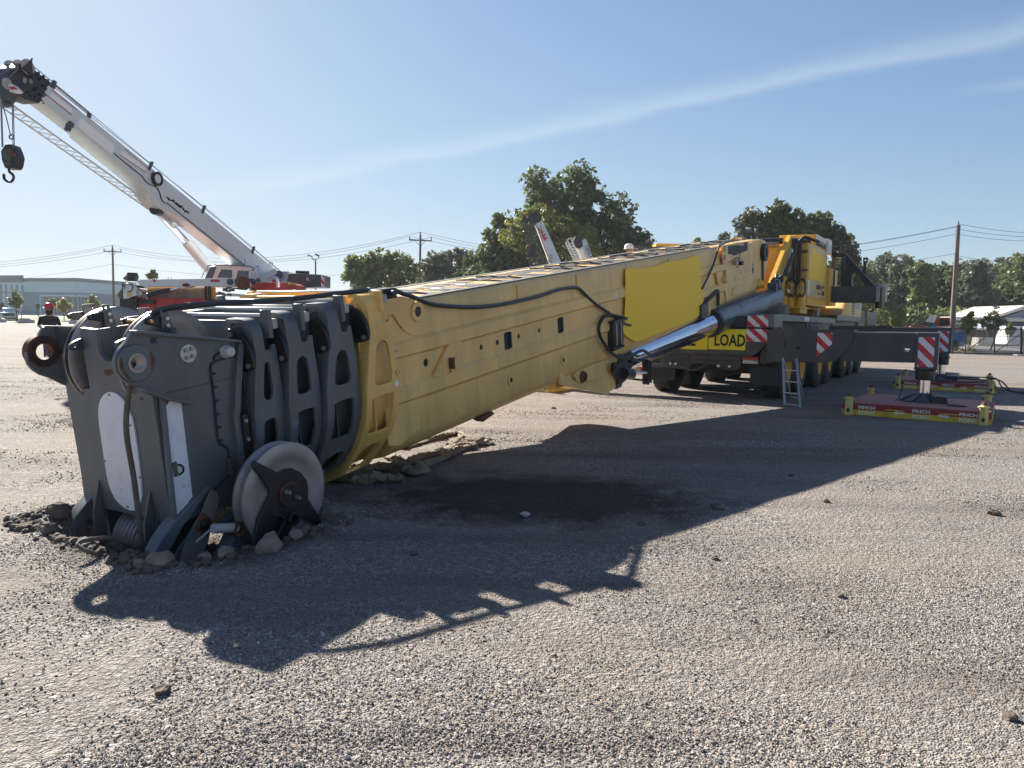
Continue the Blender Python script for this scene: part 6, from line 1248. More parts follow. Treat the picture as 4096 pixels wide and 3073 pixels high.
# ------------------------------------------------------------------ trees
def gnd_z(x,y): return lift(x,y)
def tree(name,label,Y,lobes,base,kind,cat='tree',group=None,leaf=.30,n=5200,trunk=.3,depth=1.0,gap=0.,seed=0,bare=False,clump=.30,base_z=None):
    r=random.Random(seed); nr_=np.random.default_rng(seed)
    bx_=sight(base,1200,Y).x; bz=base_z if base_z is not None else gnd_z(bx_,Y); root=Vector((bx_,Y,bz))
    t=thing(name,label,cat,root,group)
    L_=[]; tot=0
    for (px,py,rp) in lobes:
        c=sight(px,py,Y); R=rp*Y/F*1.13; L_.append((c+Vector((0,r.uniform(-.5,.5)*R*depth,0)),R)); tot+=R*R
    centers=[]
    for c,R in L_:
        for i in range(9):
            d=Vector((r.gauss(0,1),r.gauss(0,1)*depth,r.gauss(0,1))).normalized()*R*(r.random()**.5); centers.append((c+d,R*.3))
    wts=np.array([q[1]**2.2 for q in L_]); wts/=wts.sum(); m_=int(n*2.3); idx=nr_.choice(len(L_),m_,p=wts)
    cen=np.array([q[0][:] for q in L_])[idx]; rad=np.array([q[1] for q in L_])[idx]
    d=nr_.normal(size=(m_,3)); d/=np.linalg.norm(d,axis=1)[:,None]; rr=nr_.random(m_)**.42
    p=cen+d*(rr*rad)[:,None]*np.array([1.12,1,1.05]); fq=2.2/max(.6,float(np.mean(rad)))**.8; so_=Vector((seed*3.7,0,0))
    keep=[mnoise.noise(Vector(q)*fq+so_)+.45*mnoise.noise(Vector(q)*fq*2.7+so_)>-.13+.52*r1**3+gap for q,r1 in zip(p,rr)]
    p=p[np.array(keep)][:n]
    p=p[p[:,2]>bz+.2]; n=len(p)
    u=nr_.normal(size=(n,3)); u[:,2]*=.6; u/=np.linalg.norm(u,axis=1)[:,None]; v=np.cross(u,nr_.normal(size=(n,3))); v/=np.linalg.norm(v,axis=1)[:,None]
    s=(leaf*(.55+.9*nr_.random(n)))[:,None]
    q=np.stack([p-u*s*.5,p+v*s*.38-u*s*.05,p+u*s*.55,p-v*s*.34+u*s*.05],1)-np.array(root)
    me=bpy.data.meshes.new('crown'); me.vertices.add(4*n); me.vertices.foreach_set('co',q.reshape(-1).astype('f')); me.loops.add(4*n); me.loops.foreach_set('vertex_index',np.arange(4*n)); me.polygons.add(n)
    me.polygons.foreach_set('loop_start',np.arange(n)*4); me.update(calc_edges=True); me.validate(); me.materials.append(LEAF[kind])
    part('crown',me,None,t)
    tb=MB(); top=max((c for c,R in L_),key=lambda c:c.z)
    mid=root.lerp(top,.55)+Vector((r.uniform(-.3,.3),0,0))
    tb.tube([root,root.lerp(mid,.5)+Vector((.1,0,0)),mid,top],[trunk,trunk*.85,trunk*.6,trunk*.25,trunk*.1],8,3)
    for c,R in L_:
        st_=root.lerp(mid,r.uniform(.45,1.0)); tb.tube([st_,st_.lerp(c,.5)+Vector((0,0,-R*.15)),c,c+Vector((r.uniform(-.4,.4)*R,0,R*.6))],[trunk*.42,trunk*.3,trunk*.16,trunk*.08],5,2)
        for k in range(5):
            cc,cr=centers[r.randrange(len(centers))]
            if (cc-c).length<R*1.1: tb.tube([c,c.lerp(cc,.5),cc],[trunk*.12,trunk*.08,trunk*.04],4)
    part('trunk',tb,trunkm,t,ID)
    return t
G1='trees beyond the yard'
tree('tree','tall dark airy tree, the highest in view, behind the two boom heads',78,[(2150,735,60),(2185,790,70),(2120,850,50),(2250,800,75),(2310,720,70),(2335,790,80),(2290,880,90),(2400,880,80),(2370,770,45),(2460,850,70),(2450,940,80),(2500,1010,80),(2340,980,80),(2180,880,60)],2330,'dark',group=G1,leaf=.36,n=17000,trunk=.42,clump=.34,seed=1,depth=.8)
tree('tree','yellow-green tree low in front of the tallest one',73,[(2110,890,55),(2170,880,60),(2070,940,60),(2140,970,75),(2230,930,70),(2290,930,50),(2220,1010,80),(2340,950,50),(2360,1000,45)],2200,'yel',group=G1,leaf=.34,n=8500,trunk=.3,seed=2)
tree('tree','dark rounded tree on the left flank of the tallest one',76,[(2010,890,40),(1990,960,55),(2040,1020,70),(1960,1030,50),(2000,1080,70),(2100,1080,60)],2010,'dark',group=G1,leaf=.38,n=7000,trunk=.3,seed=3)
tree('tree','grey-green tree falling away right of the tallest one, behind the worker',80,[(2500,930,50),(2550,980,55),(2590,1010,35),(2520,1040,50)],2530,'grey',group=G1,leaf=.36,n=5000,trunk=.25,seed=4)
tree('tree','dark tree behind the far end of the cream lattice boom',83,[(2380,1040,60),(2450,1060,55),(2300,1060,60)],2380,'dark',group=G1,leaf=.4,n=4200,seed=5)
tree('tree','leafy tree standing left of the middle utility pole, with a thin left edge',72,[(1420,1060,42),(1400,1110,32),(1470,1075,55),(1530,1050,50),(1590,1060,52),(1640,1080,42),(1500,1120,50),(1590,1125,55),(1440,1130,40)],1530,'mid',group=G1,leaf=.30,n=9500,trunk=.22,seed=6,clump=.26)
tree('tree','light grey-green tree just right of the middle utility pole',92,[(1715,1070,38),(1750,1048,42),(1785,1078,44),(1730,1110,46)],1745,'grey',group=G1,leaf=.36,n=4200,seed=7)
tree('tree','pale round-topped tree, second right of the middle pole',95,[(1795,1040,34),(1835,1030,42),(1865,1065,46),(1820,1090,50)],1830,'grey',group=G1,leaf=.36,n=4200,seed=8)
tree('tree','dark bushy tree between the round-topped tree and the conifer',88,[(1885,1040,34),(1905,1080,50),(1870,1115,48),(1945,1090,40)],1890,'dark',group=G1,leaf=.34,n=3800,seed=9)
tree('tree','feathery dark conifer left of the big trees',84,[(1935,998,20),(1935,1035,32),(1945,1070,44),(1930,1105,52)],1936,'dark',group=G1,leaf=.34,n=4200,seed=10)
tree('tree','thin half-bare grey tree at the left of the group behind the superstructure',66,[(2975,900,40),(3010,870,40),(2990,950,45),(3050,910,40)],3010,'grey',group=G1,leaf=.26,n=2600,trunk=.28,seed=11,clump=.5)
tree('tree','dark tree with two domes right behind the tan boom foot',66,[(3080,880,42),(3120,850,48),(3160,880,48),(3100,940,60),(3170,950,60),(3210,900,28),(3060,980,50)],3120,'dark',group=G1,leaf=.34,n=8000,trunk=.3,seed=12)
tree('tree','dark tree whose crown stands behind the machinery house',68,[(3240,910,45),(3290,900,48),(3330,930,42),(3280,960,60),(3350,970,38),(3230,1000,50)],3280,'dark',group=G1,leaf=.34,n=7500,trunk=.3,seed=13)
tree('tree','dark tree behind the black triangular frame, sloping to the right',70,[(3370,980,42),(3400,1030,42),(3360,1080,60),(3420,1100,45),(3330,1150,50),(3400,1180,55),(3300,1230,50)],3370,'dark',group=G1,leaf=.36,n=7500,trunk=.3,seed=14)
tree('tree','small sprig of a distant treetop above the tan boom near its foot',90,[(2795,965,14),(2780,975,12)],2790,'mid',group=G1,leaf=.3,n=300,seed=15)
tree('tree','distant treetop showing above the tan boom left of the bare tree',90,[(2900,945,18),(2885,955,14)],2890,'grey',group=G1,leaf=.3,n=300,seed=16)
WOOD=[(3450,1085,60,'dark','grey-green wood-edge tree right above the beam end'),(3500,1062,55,'mid','wood-edge tree with feathery top over the guide post'),(3560,1045,60,'grey','pale feathery tree, highest of the left wood edge'),
(3630,1050,55,'grey','feathery tree left of the dip in the wood edge'),(3685,1062,35,'mid','slim tree at the very dip of the wood edge'),(3730,1095,48,'dark','low dark tree right of the dip'),(3775,1075,48,'dark','rounded tree left of the tall right pole'),
(3850,1068,52,'dark','dark tree directly behind the tall right pole'),(3905,1070,55,'grey','rounded grey-green tree right of the tall pole'),(3965,1080,50,'mid','broad green tree, second right of the tall pole'),(4010,1055,40,'grey','tree with a spiky top near the right edge'),
(4060,1050,60,'dark','tallest dark tree at the right edge of the photo'),(4120,1030,70,'dark','tree cut off by the right edge')]
for i,(px,py,rp,kd,lb) in enumerate(WOOD):
    rp*=1.12; py+=rp*.10
    Y=104+6*((i*7)%4); lo=[(px,py,rp*.62),(px-rp*.5,py+rp*.55,rp*.62),(px+rp*.5,py+rp*.5,rp*.62),(px,py+rp*1.1,rp*.8),(px-rp*.5,py+rp*1.8,rp*.8),(px+rp*.5,py+rp*1.9,rp*.8),(px,py+rp*2.7,rp*.9),(px-rp*.4,py+rp*3.5,rp*.8),(px+rp*.5,py+rp*3.6,rp*.8)]
    lo=[l for l in lo if l[1]<1330]
    tree('tree',lb,Y,lo,px,kd,group='trees of the wood on the right',leaf=.42,n=9000,trunk=.25,seed=20+i,clump=.36)
for i,(px,py,rp,Y,kd,lb,sd) in enumerate([(3470,1180,36,84,'yel','bright leafy sapling under the beam end',.12),(3590,1265,32,62,'yel','small loose shrub in front of the dirt mound',.05),(3880,1285,38,58,'yel','sparse young tree between the pole and the shed',.05),(3975,1270,46,60,'grey','spindly young tree left of the shed',.06),(4040,1310,20,70,'mid','little dark bush beside the white cabinet',.04),(3520,1250,40,80,'mid','round bush beneath the beam end',.1)]):
    tree('tree' if i!=4 else 'bush',lb,Y,[(px,py,rp*.6),(px-rp*.6,py+rp*.5,rp*.5),(px+rp*.6,py+rp*.4,rp*.5),(px,py+rp,rp*.6),(px+rp*.2,py-rp*.7,rp*.35)],px,kd,cat='tree' if i!=4 else 'bush',leaf=.17,n=1500,trunk=sd,seed=50+i,clump=.4)
for i,(px,py,rp,Y,kd,lb) in enumerate([(62,1195,33,100,'mid','young green tree behind the parked pickup at the left'),(206,1212,22,112,'yel','yellowish young tree beside the warehouse entrance, left one'),(254,1218,27,108,'gold','golden spreading young tree in front of the entrance windows'),(372,1210,30,108,'yel','yellow-green young tree at the right side of the entrance'),(151,1222,10,125,'mid','tiny tree against the grey warehouse wall'),(8,1225,14,120,'grey','grey-green shrub at the left edge behind the pickup'),(485,1175,16,112,'mid','tree peeking out left of the service truck'),(610,1098,24,95,'mid','treetop showing above the loader crane arm'),(505,1112,8,96,'mid','small treetop tuft beside the black ball of the service truck')]):
    tree('tree',lb,Y,[(px,py,rp*.6),(px-rp*.5,py+rp*.3,rp*.5),(px+rp*.5,py+rp*.3,rp*.5),(px,py-rp*.6,rp*.4),(px,py+rp*.8,rp*.5)],px,kd,leaf=.24,n=1300,trunk=.07,seed=70+i,clump=.4)

# ------------------------------------------------------------------ warehouse
Cc=sight(308,1248,185); Lf=sight(-420,1248,212); Rt=sight(700,1248,222); 
zt=lambda py,P: 1.6+(1248-py)*P.y/F
hT=zt(1113,Cc); hW=zt(1128,Cc); hG=zt(1170,Cc); z0=lift(0,185)
bk=thing('warehouse','grey and white flat-roofed warehouse with a framed glass entrance at its corner','building',(Cc.x,Cc.y,z0))
BL=Vector((Lf.x+10,290,0)); BR=Vector((Rt.x+6,290,0))
def wall(A,B_,za,zb,th,m,nm,off=0.,**k):
    A=Vector((A.x,A.y,0));B_=Vector((B_.x,B_.y,0)); d=(B_-A).normalized(); n=Vector((d.y,-d.x,0)); 
    if n.y>0: n=-n
    A=A+n*off;B_=B_+n*off
    mb=MB().add([A+Vector((0,0,za)),B_+Vector((0,0,za)),B_-n*th+Vector((0,0,za)),A-n*th+Vector((0,0,za)),A+Vector((0,0,zb)),B_+Vector((0,0,zb)),B_-n*th+Vector((0,0,zb)),A-n*th+Vector((0,0,zb))],[(0,3,2,1),(4,5,6,7),(0,1,5,4),(1,2,6,5),(2,3,7,6),(3,0,4,7)])
    return wp(nm,mb,m,bk,**k)
for A,B_ in ((Lf,Cc),(Cc,Rt)):
    wall(A,B_,z0,hG,.3,bldg_g,'wall'); wall(A,B_,hG,hW,.3,bldg_w,'wall'); wall(A,B_,hW,hT,.3,bldg_d,'parapet')
wp('roof',MB().prism([(Lf.x,Lf.y+.5),(Cc.x,Cc.y+.5),(Rt.x,Rt.y+.5),(BR.x,290),(BL.x,290)],2,hT-1.2,hT-.9),bldg_g,bk)
def along(A,B_,px):
    d=sight(px,1248,1); d=Vector((d.x,d.y)); A2=Vector((A.x,A.y)); e=Vector((B_.x-A.x,B_.y-A.y)); den=d.x*e.y-d.y*e.x; t=(A2.x*e.y-A2.y*e.x)/den; P=d*t; return Vector((P.x,P.y,0))
def wz(P,py): return 1.6+(1248-py)*P.y/F
a1=along(Lf,Cc,-60); a2=along(Lf,Cc,97); wall(Lf,a2,wz(a2,1134),wz(a2,1107),.4,bldg_d,'parapet',off=.3)
wall(Lf,a2,wz(a2,1134)-6.5,wz(a2,1134)-.2,.2,bldg_w,'wall',off=.05)
wall(Lf,along(Lf,Cc,97),z0,wz(a2,1174),.2,bldg_w,'wall',off=.08)
for px in (8,29,51,72,94): 
    p=along(Lf,Cc,px-3.5); q=along(Lf,Cc,px+3.5); wall(p,q,z0,wz(p,1145),.2,bldg_g,'pilaster',off=.14)
p=along(Lf,Cc,-100); q=along(Lf,Cc,97); wall(p,q,wz(q,1178),wz(q,1172),.2,bldg_g,'band',off=.18)
e0=along(Lf,Cc,173); e1=along(Cc,Rt,362)
for A,B_,p,q in ((Lf,Cc,e0,Cc),(Cc,Rt,Cc,e1)): wall(p,q,wz(Cc,1188),wz(Cc,1181),.9,bldg_w,'portal_beam',off=.8)
for p,q in ((e0,along(Lf,Cc,178)),(along(Cc,Rt,356),e1)): wall(p,q,z0,wz(p,1182),.9,bldg_w,'portal_post',off=.8)
for a_,b_ in ((190,218),(221,248),(251,272),(275,292),(296,307)):
    p=along(Lf,Cc,a_); q=along(Lf,Cc,b_); w_=wall(p,q,z0+.6,wz(p,1189),.1,glass,'window',off=.06)
for a_,b_ in ((312,322),(324,334),(336,347)):
    p=along(Cc,Rt,a_); q=along(Cc,Rt,b_); wall(p,q,z0+.6,wz(p,1189),.1,glass,'window',off=.06)
for px,(A,B_) in ((219.5,(Lf,Cc)),(249.5,(Lf,Cc)),(273.5,(Lf,Cc)),(294,(Lf,Cc)),(310,(Cc,Rt)),(323,(Cc,Rt)),(335,(Cc,Rt))):
    p=along(A,B_,px-1); q=along(A,B_,px+1); wall(p,q,z0,wz(p,1188),.2,bldg_w,'mullion',off=.2)
# lawn and road beyond the yard on the left, lawn on the right
def sheet(name,pts,dz,m):
    mb=MB(); n=8; (x0,y0,x1,y1)=pts; vs=[]; 
    for j in range(n+1):
        for i in range(n+1): x=x0+(x1-x0)*i/n; y=y0+(y1-y0)*j/n; vs.append((x,y,lift(x,y)+dz))
    mb.add(vs,[(j*(n+1)+i,j*(n+1)+i+1,(j+1)*(n+1)+i+1,(j+1)*(n+1)+i) for j in range(n) for i in range(n)]); return struct(name,mb,m)
grass=mat('lawn_grass',(.10,.14,.035),.9,var=.4,vs_=1.5,dirt=.5,dcol=(.2,.2,.07),ds=.6,bump=.5,bs=3)
pave=mat('pale_road',(.40,.38,.35),.9,var=.1); asph=mat('grey_road',(.16,.16,.17),.9,var=.1)
sheet('lawn',(-160,99,-14,200),.03,grass); sheet('pavement',(-160,114,-14,118),.06,pave); sheet('road',(-160,90,-14,96),.03,pave)
sheet('lawn',(34,84,150,99),.03,grass); sheet('road',(34,56,150,78),.02,asph)
# concrete barriers
for i,(x0,x1,lb) in enumerate(((-20,15,'concrete barrier cut off by the left edge'),(68,130,'concrete barrier in front of the pickup'),(272,312,'concrete barrier partly behind the sheave bracket'))):
    P=sight(x0,1285,97);Q=sight(x1,1285,97); zz=lift(0,97)
    single('barrier',MB().prism([(P.x,zz),(Q.x,zz),(Q.x-.1,zz+.45),(Q.x-.4,zz+.62),(P.x+.4,zz+.62),(P.x+.1,zz+.45)],1,97,97.6),conc,lb,'barrier',group='concrete barriers along the yard edge',bevel=.03)
# pickup
kx=sight(34,1250,104); kz=lift(0,104); pk=thing('pickup_truck','pale green pickup truck parked facing the yard behind a concrete barrier','pickup',(kx.x,104,kz))
KM=Matrix.Translation((kx.x,104,kz))@Matrix.Rotation(.56,4,'Z')
kp=lambda nm,mb,m,par,**k: part(nm,mb,m,par,KM,**k)
bd_=kp('body',MB().loft([[(x*w_,y,z) for x,z in ((-1,.45),(1,.45),(1,1.0),(.93,1.12),(-.93,1.12),(-1,1.0))] for y,w_ in ((0,1.0),(.15,1.06),(5.4,1.06))]),carw,pk,bevel=.06)
kp('cabin',MB().loft([[(-.95,1.2,1.1),(.95,1.2,1.1),(.95,3.6,1.1),(-.95,3.6,1.1)],[(-.72,1.75,1.72),(.72,1.75,1.72),(.72,3.3,1.72),(-.72,3.3,1.72)]]),carw,pk,bevel=.05)
kp('windscreen',MB().add([(-.84,1.26,1.14),(.84,1.26,1.14),(.66,1.70,1.65),(-.66,1.70,1.65)],[(0,1,2,3)]),glass,pk); kp('grille',MB().prism([(-.62,.65),(.62,.65),(.72,1.0),(-.72,1.0)],1,-.03,.02),inkb,pk)
kp('bumper',MB().box(-1.02,1.02,-.12,.05,.42,.58),cream,pk,bevel=.03); kp('lower_valance',MB().box(-.95,.95,0,.3,.22,.44),inkb,pk)
for s in (-1,1):
    kp('headlight',MB().box(s*.87-.12,s*.87+.12,-.04,.05,.74,.93),lens,pk,bevel=.02); kp('mirror',MB().box(s*1.12-.1,s*1.12+.1,1.3,1.4,1.08,1.28),blk,pk)
    for y in (.9,4.4): kp('wheel',MB().cyl((s*1.02,y,.38),(s*.78,y,.38),.38,n=18),tyre,pk)
# fence at the left
def fence(name,label,pts,h,step,Y0=None,rail=.03,mesh_=True):
    t=thing(name,label,'fence',pts[0]); 
    for A,B_ in zip(pts,pts[1:]):
        A=Vector(A);B_=Vector(B_); n=max(1,int((B_-A).length/step))
        for k in range(n+1): p=A.lerp(B_,k/n); wp('post',MB().cyl(p,p+Vector((0,0,h)),.045,n=8),inkb,t)
        wp('rail',MB().bar(A+Vector((0,0,h)),B_+Vector((0,0,h)),rail),inkb,t); wp('rail',MB().bar(A+Vector((0,0,.1)),B_+Vector((0,0,.1)),rail*.7),inkb,t)
        if mesh_:
            m=MB(); L3=(B_-A).length; k=0; s=.30; d=(B_-A).normalized()
            while k*s<L3: 
                a=A+d*k*s; l=min(h,L3-k*s); m.bar(a,a+d*l+Vector((0,0,l)),.009); a2=A+d*min(L3,k*s+h); 
                m.bar(a+d*min(h,L3-k*s),a+Vector((0,0,min(h,L3-k*s))),.009); k+=1
            wp('chain_link_mesh',m,inkb,t)
    return t
def gp(px,Y,py=1250): p=sight(px,py,Y); return (p.x,Y,lift(p.x,Y))
fence('fence','black chain-link fence on the lawn in front of the warehouse',[gp(85,103),gp(330,106),gp(470,106)],1.25,3.0)
fence('fence','dark chain-link fence along the foot of the wood on the right',[gp(3420,82),gp(3720,82),gp(4180,82)],1.9,3.4,mesh_=False)
# black sliding gate
gt=thing('gate','black chain-link gate with diagonal braces at the right edge of the yard','gate',gp(3860,50.5))
def G(px,py): return at(px,py,50.5)
for px,w_ in ((3862,.05),(3978,.06),(4085,.12),(3810,.05)): wp('gate_post',MB().cyl(G(px,1416),G(px,1310),w_/2+.01,n=8),inkb,gt)
for y0,y1 in ((1314,1318),(1412,1417)): wp('gate_rail',MB().bar(G(3780,y0),G(4130,y1),.06),inkb,gt)
wp('mid_rail',MB().bar(G(3980,1345),G(4085,1347),.035),inkb,gt)
for a_,b_ in (((3865,1406),(3976,1322)),((3982,1408),(4090,1330)),((3862,1408),(3845,1395))): wp('brace',MB().bar(G(*a_),G(*b_),.045),inkb,gt)
m=MB(); x=3800
while x<4110: m.bar(G(x,1414),G(x+98,1316),.010); m.bar(G(x+98,1414),G(x,1316),.010); x+=5.2
wp('chain_link_mesh',m,inkb,gt); wp('gate_sign',pxbox(3896,1307,3911,1311,50.45,.02),whitep,gt)
single('gate_pillar',MB().cyl(G(4088,1418)-Vector((0,.3,0)),G(4088,1318)-Vector((0,.3,0)),.10,n=14).cyl(G(4092,1400)-Vector((0,.4,0)),G(4092,1300)-Vector((0,.4,0)),.02,n=6),gry2,'thick dark gate pillar with pale cap at the right edge','post')
single('pillar_cap',MB().lathe(G(4090,1318)-Vector((0,.3,0)),(0,0,1),[(.001,0),(.16,0),(.16,.15),(.10,.24),(.001,.26)],16),conc,'rounded pale cap on the gate pillar','cap')
single('footing',pxbox(4072,1419,4100,1428,49.8,.5),conc,'concrete footing under the gate pillar','footing')
single('container',pxbox(3790,1330,3862,1386,54,2.2),bluep,'blue equipment box behind the gate beside the outrigger','container',bevel=.03)
single('concrete_block',pxbox(3913,1353,4020,1383,76,1.2),conc,'long pale concrete block on the grass beyond the gate','block',bevel=.05)
single('cabinet',pxbox(4033,1306,4092,1379,72,2),wplain,'plain white cabinet beyond the gate','cabinet',bevel=.05)
tree('bush','dark weeds spilling round the blue box',52.5,[(3805,1385,22),(3825,1400,18),(3815,1370,12)],3812,'dark',cat='bush',leaf=.12,n=900,trunk=.02,seed=90)
tree('bush','yellow weeds at the foot of the gate',51.2,[(3870,1405,16),(3890,1408,14),(3850,1405,12),(3905,1410,8)],3870,'gold',cat='bush',leaf=.10,n=800,trunk=.02,seed=91)
# dirt mound, shed, tractor
mm=MB(); mc=sight(3775,1320,92); n=26; vs=[]
for j in range(n):
    for i in range(n):
        u=(i/(n-1)*2-1);v=(j/(n-1)*2-1); d=math.sqrt(u*u+v*v); z=2.9*max(0,1-d**1.5)+.25*fbm(u*3+5,v*3,1.,4)*(1 if d<1 else 0); vs.append((mc.x+u*6.2,92+v*4,lift(0,92)-.1+z))
mm.add(vs,[(j*n+i,j*n+i+1,(j+1)*n+i+1,(j+1)*n+i) for j in range(n-1) for i in range(n-1)])
mo_=part('dirt_mound',mm,mat('mound_soil',(.22,.19,.15),.95,var=.3,vs_=.8,dirt=.7,dcol=(.09,.12,.04),ds=.7,bump=.8,bs=4),None,ID); mo_['kind']='structure'
sh=thing('shed','low grey building with a white sloping roof edge at the right','building',gp(4050,86))
wp('wall',pxprism([(3990,1320),(3995,1278),(4100,1240),(4250,1300),(4250,1320)],86,8),bldg_g,sh); wp('roof',pxprism([(3985,1262),(4100,1222),(4255,1290),(4255,1300),(4100,1236),(3985,1272)],85.5,9.5),cream,sh)
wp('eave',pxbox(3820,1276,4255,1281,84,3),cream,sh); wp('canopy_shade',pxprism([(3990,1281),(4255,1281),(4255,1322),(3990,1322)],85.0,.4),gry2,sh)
hs2=thing('shed','sliver of a pale roof seen through the black triangular frame','building',gp(3420,96)); wp('roof',pxprism([(3408,1130),(3428,1140),(3428,1143),(3408,1136)],96,6),cream,hs2); wp('wall',pxprism([(3400,1300),(3402,1134),(3426,1143),(3430,1300)],96.2,6),bldg_d,hs2)
tc_=thing('loader','small red loader with a grey glazed cab beyond the yard fence','loader',gp(3760,60))
wp('cab_frame',pxprism([(3748,1306),(3752,1270),(3800,1270),(3803,1306)],60,1.4,holes=[[(3756,1302),(3758,1276),(3795,1276),(3797,1302)]]),redp,tc_,bevel=.02); wp('cab_glass',pxprism([(3756,1302),(3758,1276),(3795,1276),(3797,1302)],60.2,1.),glass,tc_)
wp('bonnet',pxprism([(3655,1310),(3660,1302),(3706,1302),(3706,1312)],60,1.2),redp,tc_,bevel=.04); wp('lift_arm',pxprism([(3712,1288),(3730,1260),(3750,1260),(3738,1292)],59.8,.4),cream,tc_,bevel=.02); wp('arm_bracket',pxprism([(3706,1306),(3708,1288),(3738,1290),(3742,1306)],59.9,.5),gry2,tc_)
wp('fender',pxprism([(3722,1312),(3730,1302),(3742,1298),(3744,1312)],59.7,.5),bluep,tc_); wp('lower_body',MB().box(at(3670,1310,60).x,at(3800,1310,60).x,60,61.3,.5,1.75),gry2,tc_)
for px in (3690,3790): wp('wheel',MB().lathe((at(px,1320,60).x,59.8,.55),(0,1,0),[(.001,.1),(.25,.1),(.3,0),(.5,0),(.55,.05),(.55,.35),(.5,.4)],20),tyre,tc_)
# far scrub and hedge that reads as one mass behind everything
def scrub(name,label,x0,x1,Y,h,kind,n,leaf,seed):
    nr_=np.random.default_rng(seed); X=x0+(x1-x0)*nr_.random(n); hh=h*(.75+.25*np.sin(X*.35+seed)+.15*np.sin(X*.9)); Z=lift(0,Y)+nr_.random(n)**.8*hh; p=np.stack([X,Y+nr_.normal(size=n)*2,Z],1)
    u=nr_.normal(size=(n,3)); u/=np.linalg.norm(u,axis=1)[:,None]; v=np.cross(u,nr_.normal(size=(n,3))); v/=np.linalg.norm(v,axis=1)[:,None]; s=(leaf*(.6+.8*nr_.random(n)))[:,None]
    q=np.stack([p-u*s*.5,p+v*s*.4,p+u*s*.5,p-v*s*.4],1); me=bpy.data.meshes.new(name); me.vertices.add(4*n); me.vertices.foreach_set('co',q.reshape(-1).astype('f')); me.loops.add(4*n); me.loops.foreach_set('vertex_index',np.arange(4*n)); me.polygons.add(n); me.polygons.foreach_set('loop_start',np.arange(n)*4); me.update(calc_edges=True); me.validate(); me.materials.append(LEAF[kind])
    o=bpy.data.objects.new(name,me); COL.objects.link(o); o['kind']='stuff'; o['label']=label; o['category']='undergrowth'
scrub('undergrowth','dark undergrowth filling the foot of the wood on the right',38,100,118,9.0,'dark',34000,.6,3); scrub('undergrowth','low shrubs along the front of the wood on the right',40,95,99,4.6,'mid',16000,.45,8); scrub('undergrowth','dense dark green growth behind the trees in the middle',-18,44,100,7.2,'dark',24000,.6,5)
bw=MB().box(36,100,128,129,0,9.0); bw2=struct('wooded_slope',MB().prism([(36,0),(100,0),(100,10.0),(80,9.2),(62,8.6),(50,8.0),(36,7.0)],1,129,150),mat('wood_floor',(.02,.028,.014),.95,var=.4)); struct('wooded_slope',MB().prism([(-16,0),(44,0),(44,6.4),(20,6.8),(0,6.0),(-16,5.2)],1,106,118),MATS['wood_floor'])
# ------------------------------------------------------------------ poles and wires
def pole(x_top,y_top,x_bot,y_bot,Y,r,label,arm=True,span=0):
    A=at(x_bot,y_bot,Y); B_=at(x_top,y_top,Y); A=A+(B_-A)*((0-A.z)/(B_.z-A.z)) if abs(B_.z-A.z)>1e-3 else A
    t=thing('utility_pole',label,'utility pole',A,'wooden utility poles'); wp('shaft',MB().cyl(A,B_,r*1.25,r*.8,n=12),wood,t)
    if arm:
        wp('crossarm',MB().bar(B_+Vector((-1.25,0,-.55)),B_+Vector((1.25,0,-.62)),.12,.14),wood,t)
        wp('arm_brace',MB().bar(B_+Vector((-.6,0,-.6)),B_+Vector((0,0,-1.2)),.04),gry2,t); wp('arm_brace',MB().bar(B_+Vector((.6,0,-.6)),B_+Vector((0,0,-1.2)),.04),gry2,t)
        for dx in (-1.18,1.18): wp('insulator',MB().cyl(B_+Vector((dx,0,-.5)),B_+Vector((dx,0,-.25)),.06,n=8),gry2,t)
    wp('insulator',MB().cyl(B_,B_+Vector((0,0,.28)),.06,n=8),gry2,t)
    return B_
Pl=pole(450,990,456,1235,108,.15,'dark utility pole with a crossarm in front of the warehouse'); Pm=pole(1682,940,1678,1140,84,.14,'utility pole with a crossarm rising behind the tan boom')
Pr=pole(3834,900,3808,1330,66,.20,'tall bare wooden pole on the right, thickest of the poles',arm=False)
wp('pole_gear',MB().box(Pr.x-.25,Pr.x-.05,65.7,65.95,Pr.z-1.1,Pr.z-.3),gry2,bpy.data.objects['utility_pole.002'])
def wire(A,B_,sag,r,label):
    pts=[]; 
    for i in range(25): t=i/24; p=A.lerp(B_,t); pts.append(p-Vector((0,0,4*sag*t*(1-t))))
    single('power_line',MB().tube(pts,r,4),wirem,label,'power line',group='overhead wires between the poles')
far_l=sight(-700,1075,98); 
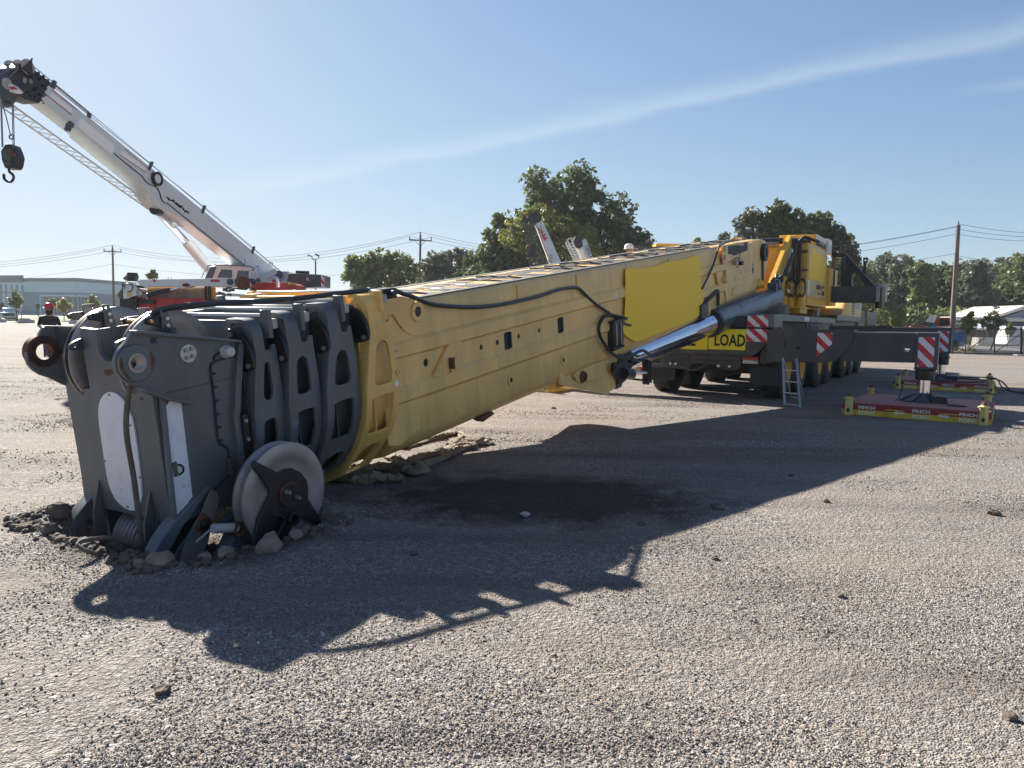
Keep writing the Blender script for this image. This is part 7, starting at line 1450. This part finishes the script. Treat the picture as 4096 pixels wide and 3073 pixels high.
for k,(dx,dz,n_) in enumerate(((-1.18,-.2,'left arm end'),(0,.3,'pole top'),(1.18,-.2,'right arm end'))):
    wire(far_l+Vector((0,dx,dz)),Pl+Vector((dx,0,dz)),1.2,.022,'overhead wire left of the warehouse pole, from its '+n_); wire(Pl+Vector((dx,0,dz)),Pm+Vector((dx,0,dz)),2.3,.02,'long overhead wire from the warehouse pole to the middle pole, at its '+n_)
    wire(Pm+Vector((dx,0,dz)),Pr+Vector((0,dx*.3,dz*.7-.3*k)),2.9,.02,'overhead wire from the middle pole to the tall right pole, at its '+n_); wire(Pr+Vector((0,dx*.3,-.35*k)),sight(4700,880+k*12,60),.9,.02,('upper','middle','lower')[k]+' of the three wires running off at the top right')
wire(Pl+Vector((0,0,-2.3)),far_l+Vector((0,0,-2.6)),1.0,.018,'single lower wire left of the warehouse pole'); wire(Pl+Vector((0,0,-2.3)),Pm+Vector((0,0,-3.6)),1.3,.018,'single lower wire right of the warehouse pole')
wire(Pr+Vector((0,0,-2.6)),sight(4700,1035,62),.7,.018,'single lower wire right of the tall pole'); wire(Pm+Vector((0,0,-2.6)),Pr+Vector((0,0,-2.4)),2.4,.018,'single lower wire passing behind the tan boom')
lp_=thing('lamp_post','slim lamp post with two floodlights above the white crane','lamp post',Vector((at(1263,1090,70).x,70,0)))
wp('post',MB().cyl((at(1263,1090,70).x,70,0),at(1262,1042,70),.07,n=8),gry2,lp_); wp('arm',MB().tube([at(1248,1026,70),at(1250,1037,70),at(1262,1038,70),at(1273,1036,70),at(1275,1026,70)],.04,6,3),gry2,lp_)
wp('floodlight',MB().bar(at(1230,1020,70),at(1249,1027,70),.14,.1),gry2,lp_); wp('floodlight',MB().bar(at(1263,1018,70),at(1276,1024,70),.4,.14),gry2,lp_)

# ------------------------------------------------------------------ haze in the air
hz_=bpy.data.materials.new('haze'); hz_.use_nodes=True; nt=hz_.node_tree; nt.nodes.clear()
pv=nt.nodes.new('ShaderNodeVolumePrincipled'); pv.inputs['Color'].default_value=(.86,.92,1,1); pv.inputs['Density'].default_value=.00024; pv.inputs['Anisotropy'].default_value=.2
oo=nt.nodes.new('ShaderNodeOutputMaterial'); nt.links.new(pv.outputs[0],oo.inputs['Volume'])
hm=MB().box(-700,700,-60,700,-1.3,24).mesh('haze'); hm.materials.append(hz_)
ho_=bpy.data.objects.new('haze',hm); COL.objects.link(ho_); ho_['kind']='stuff'; ho_['label']='thin pale haze in the air over the yard'; ho_['category']='haze'
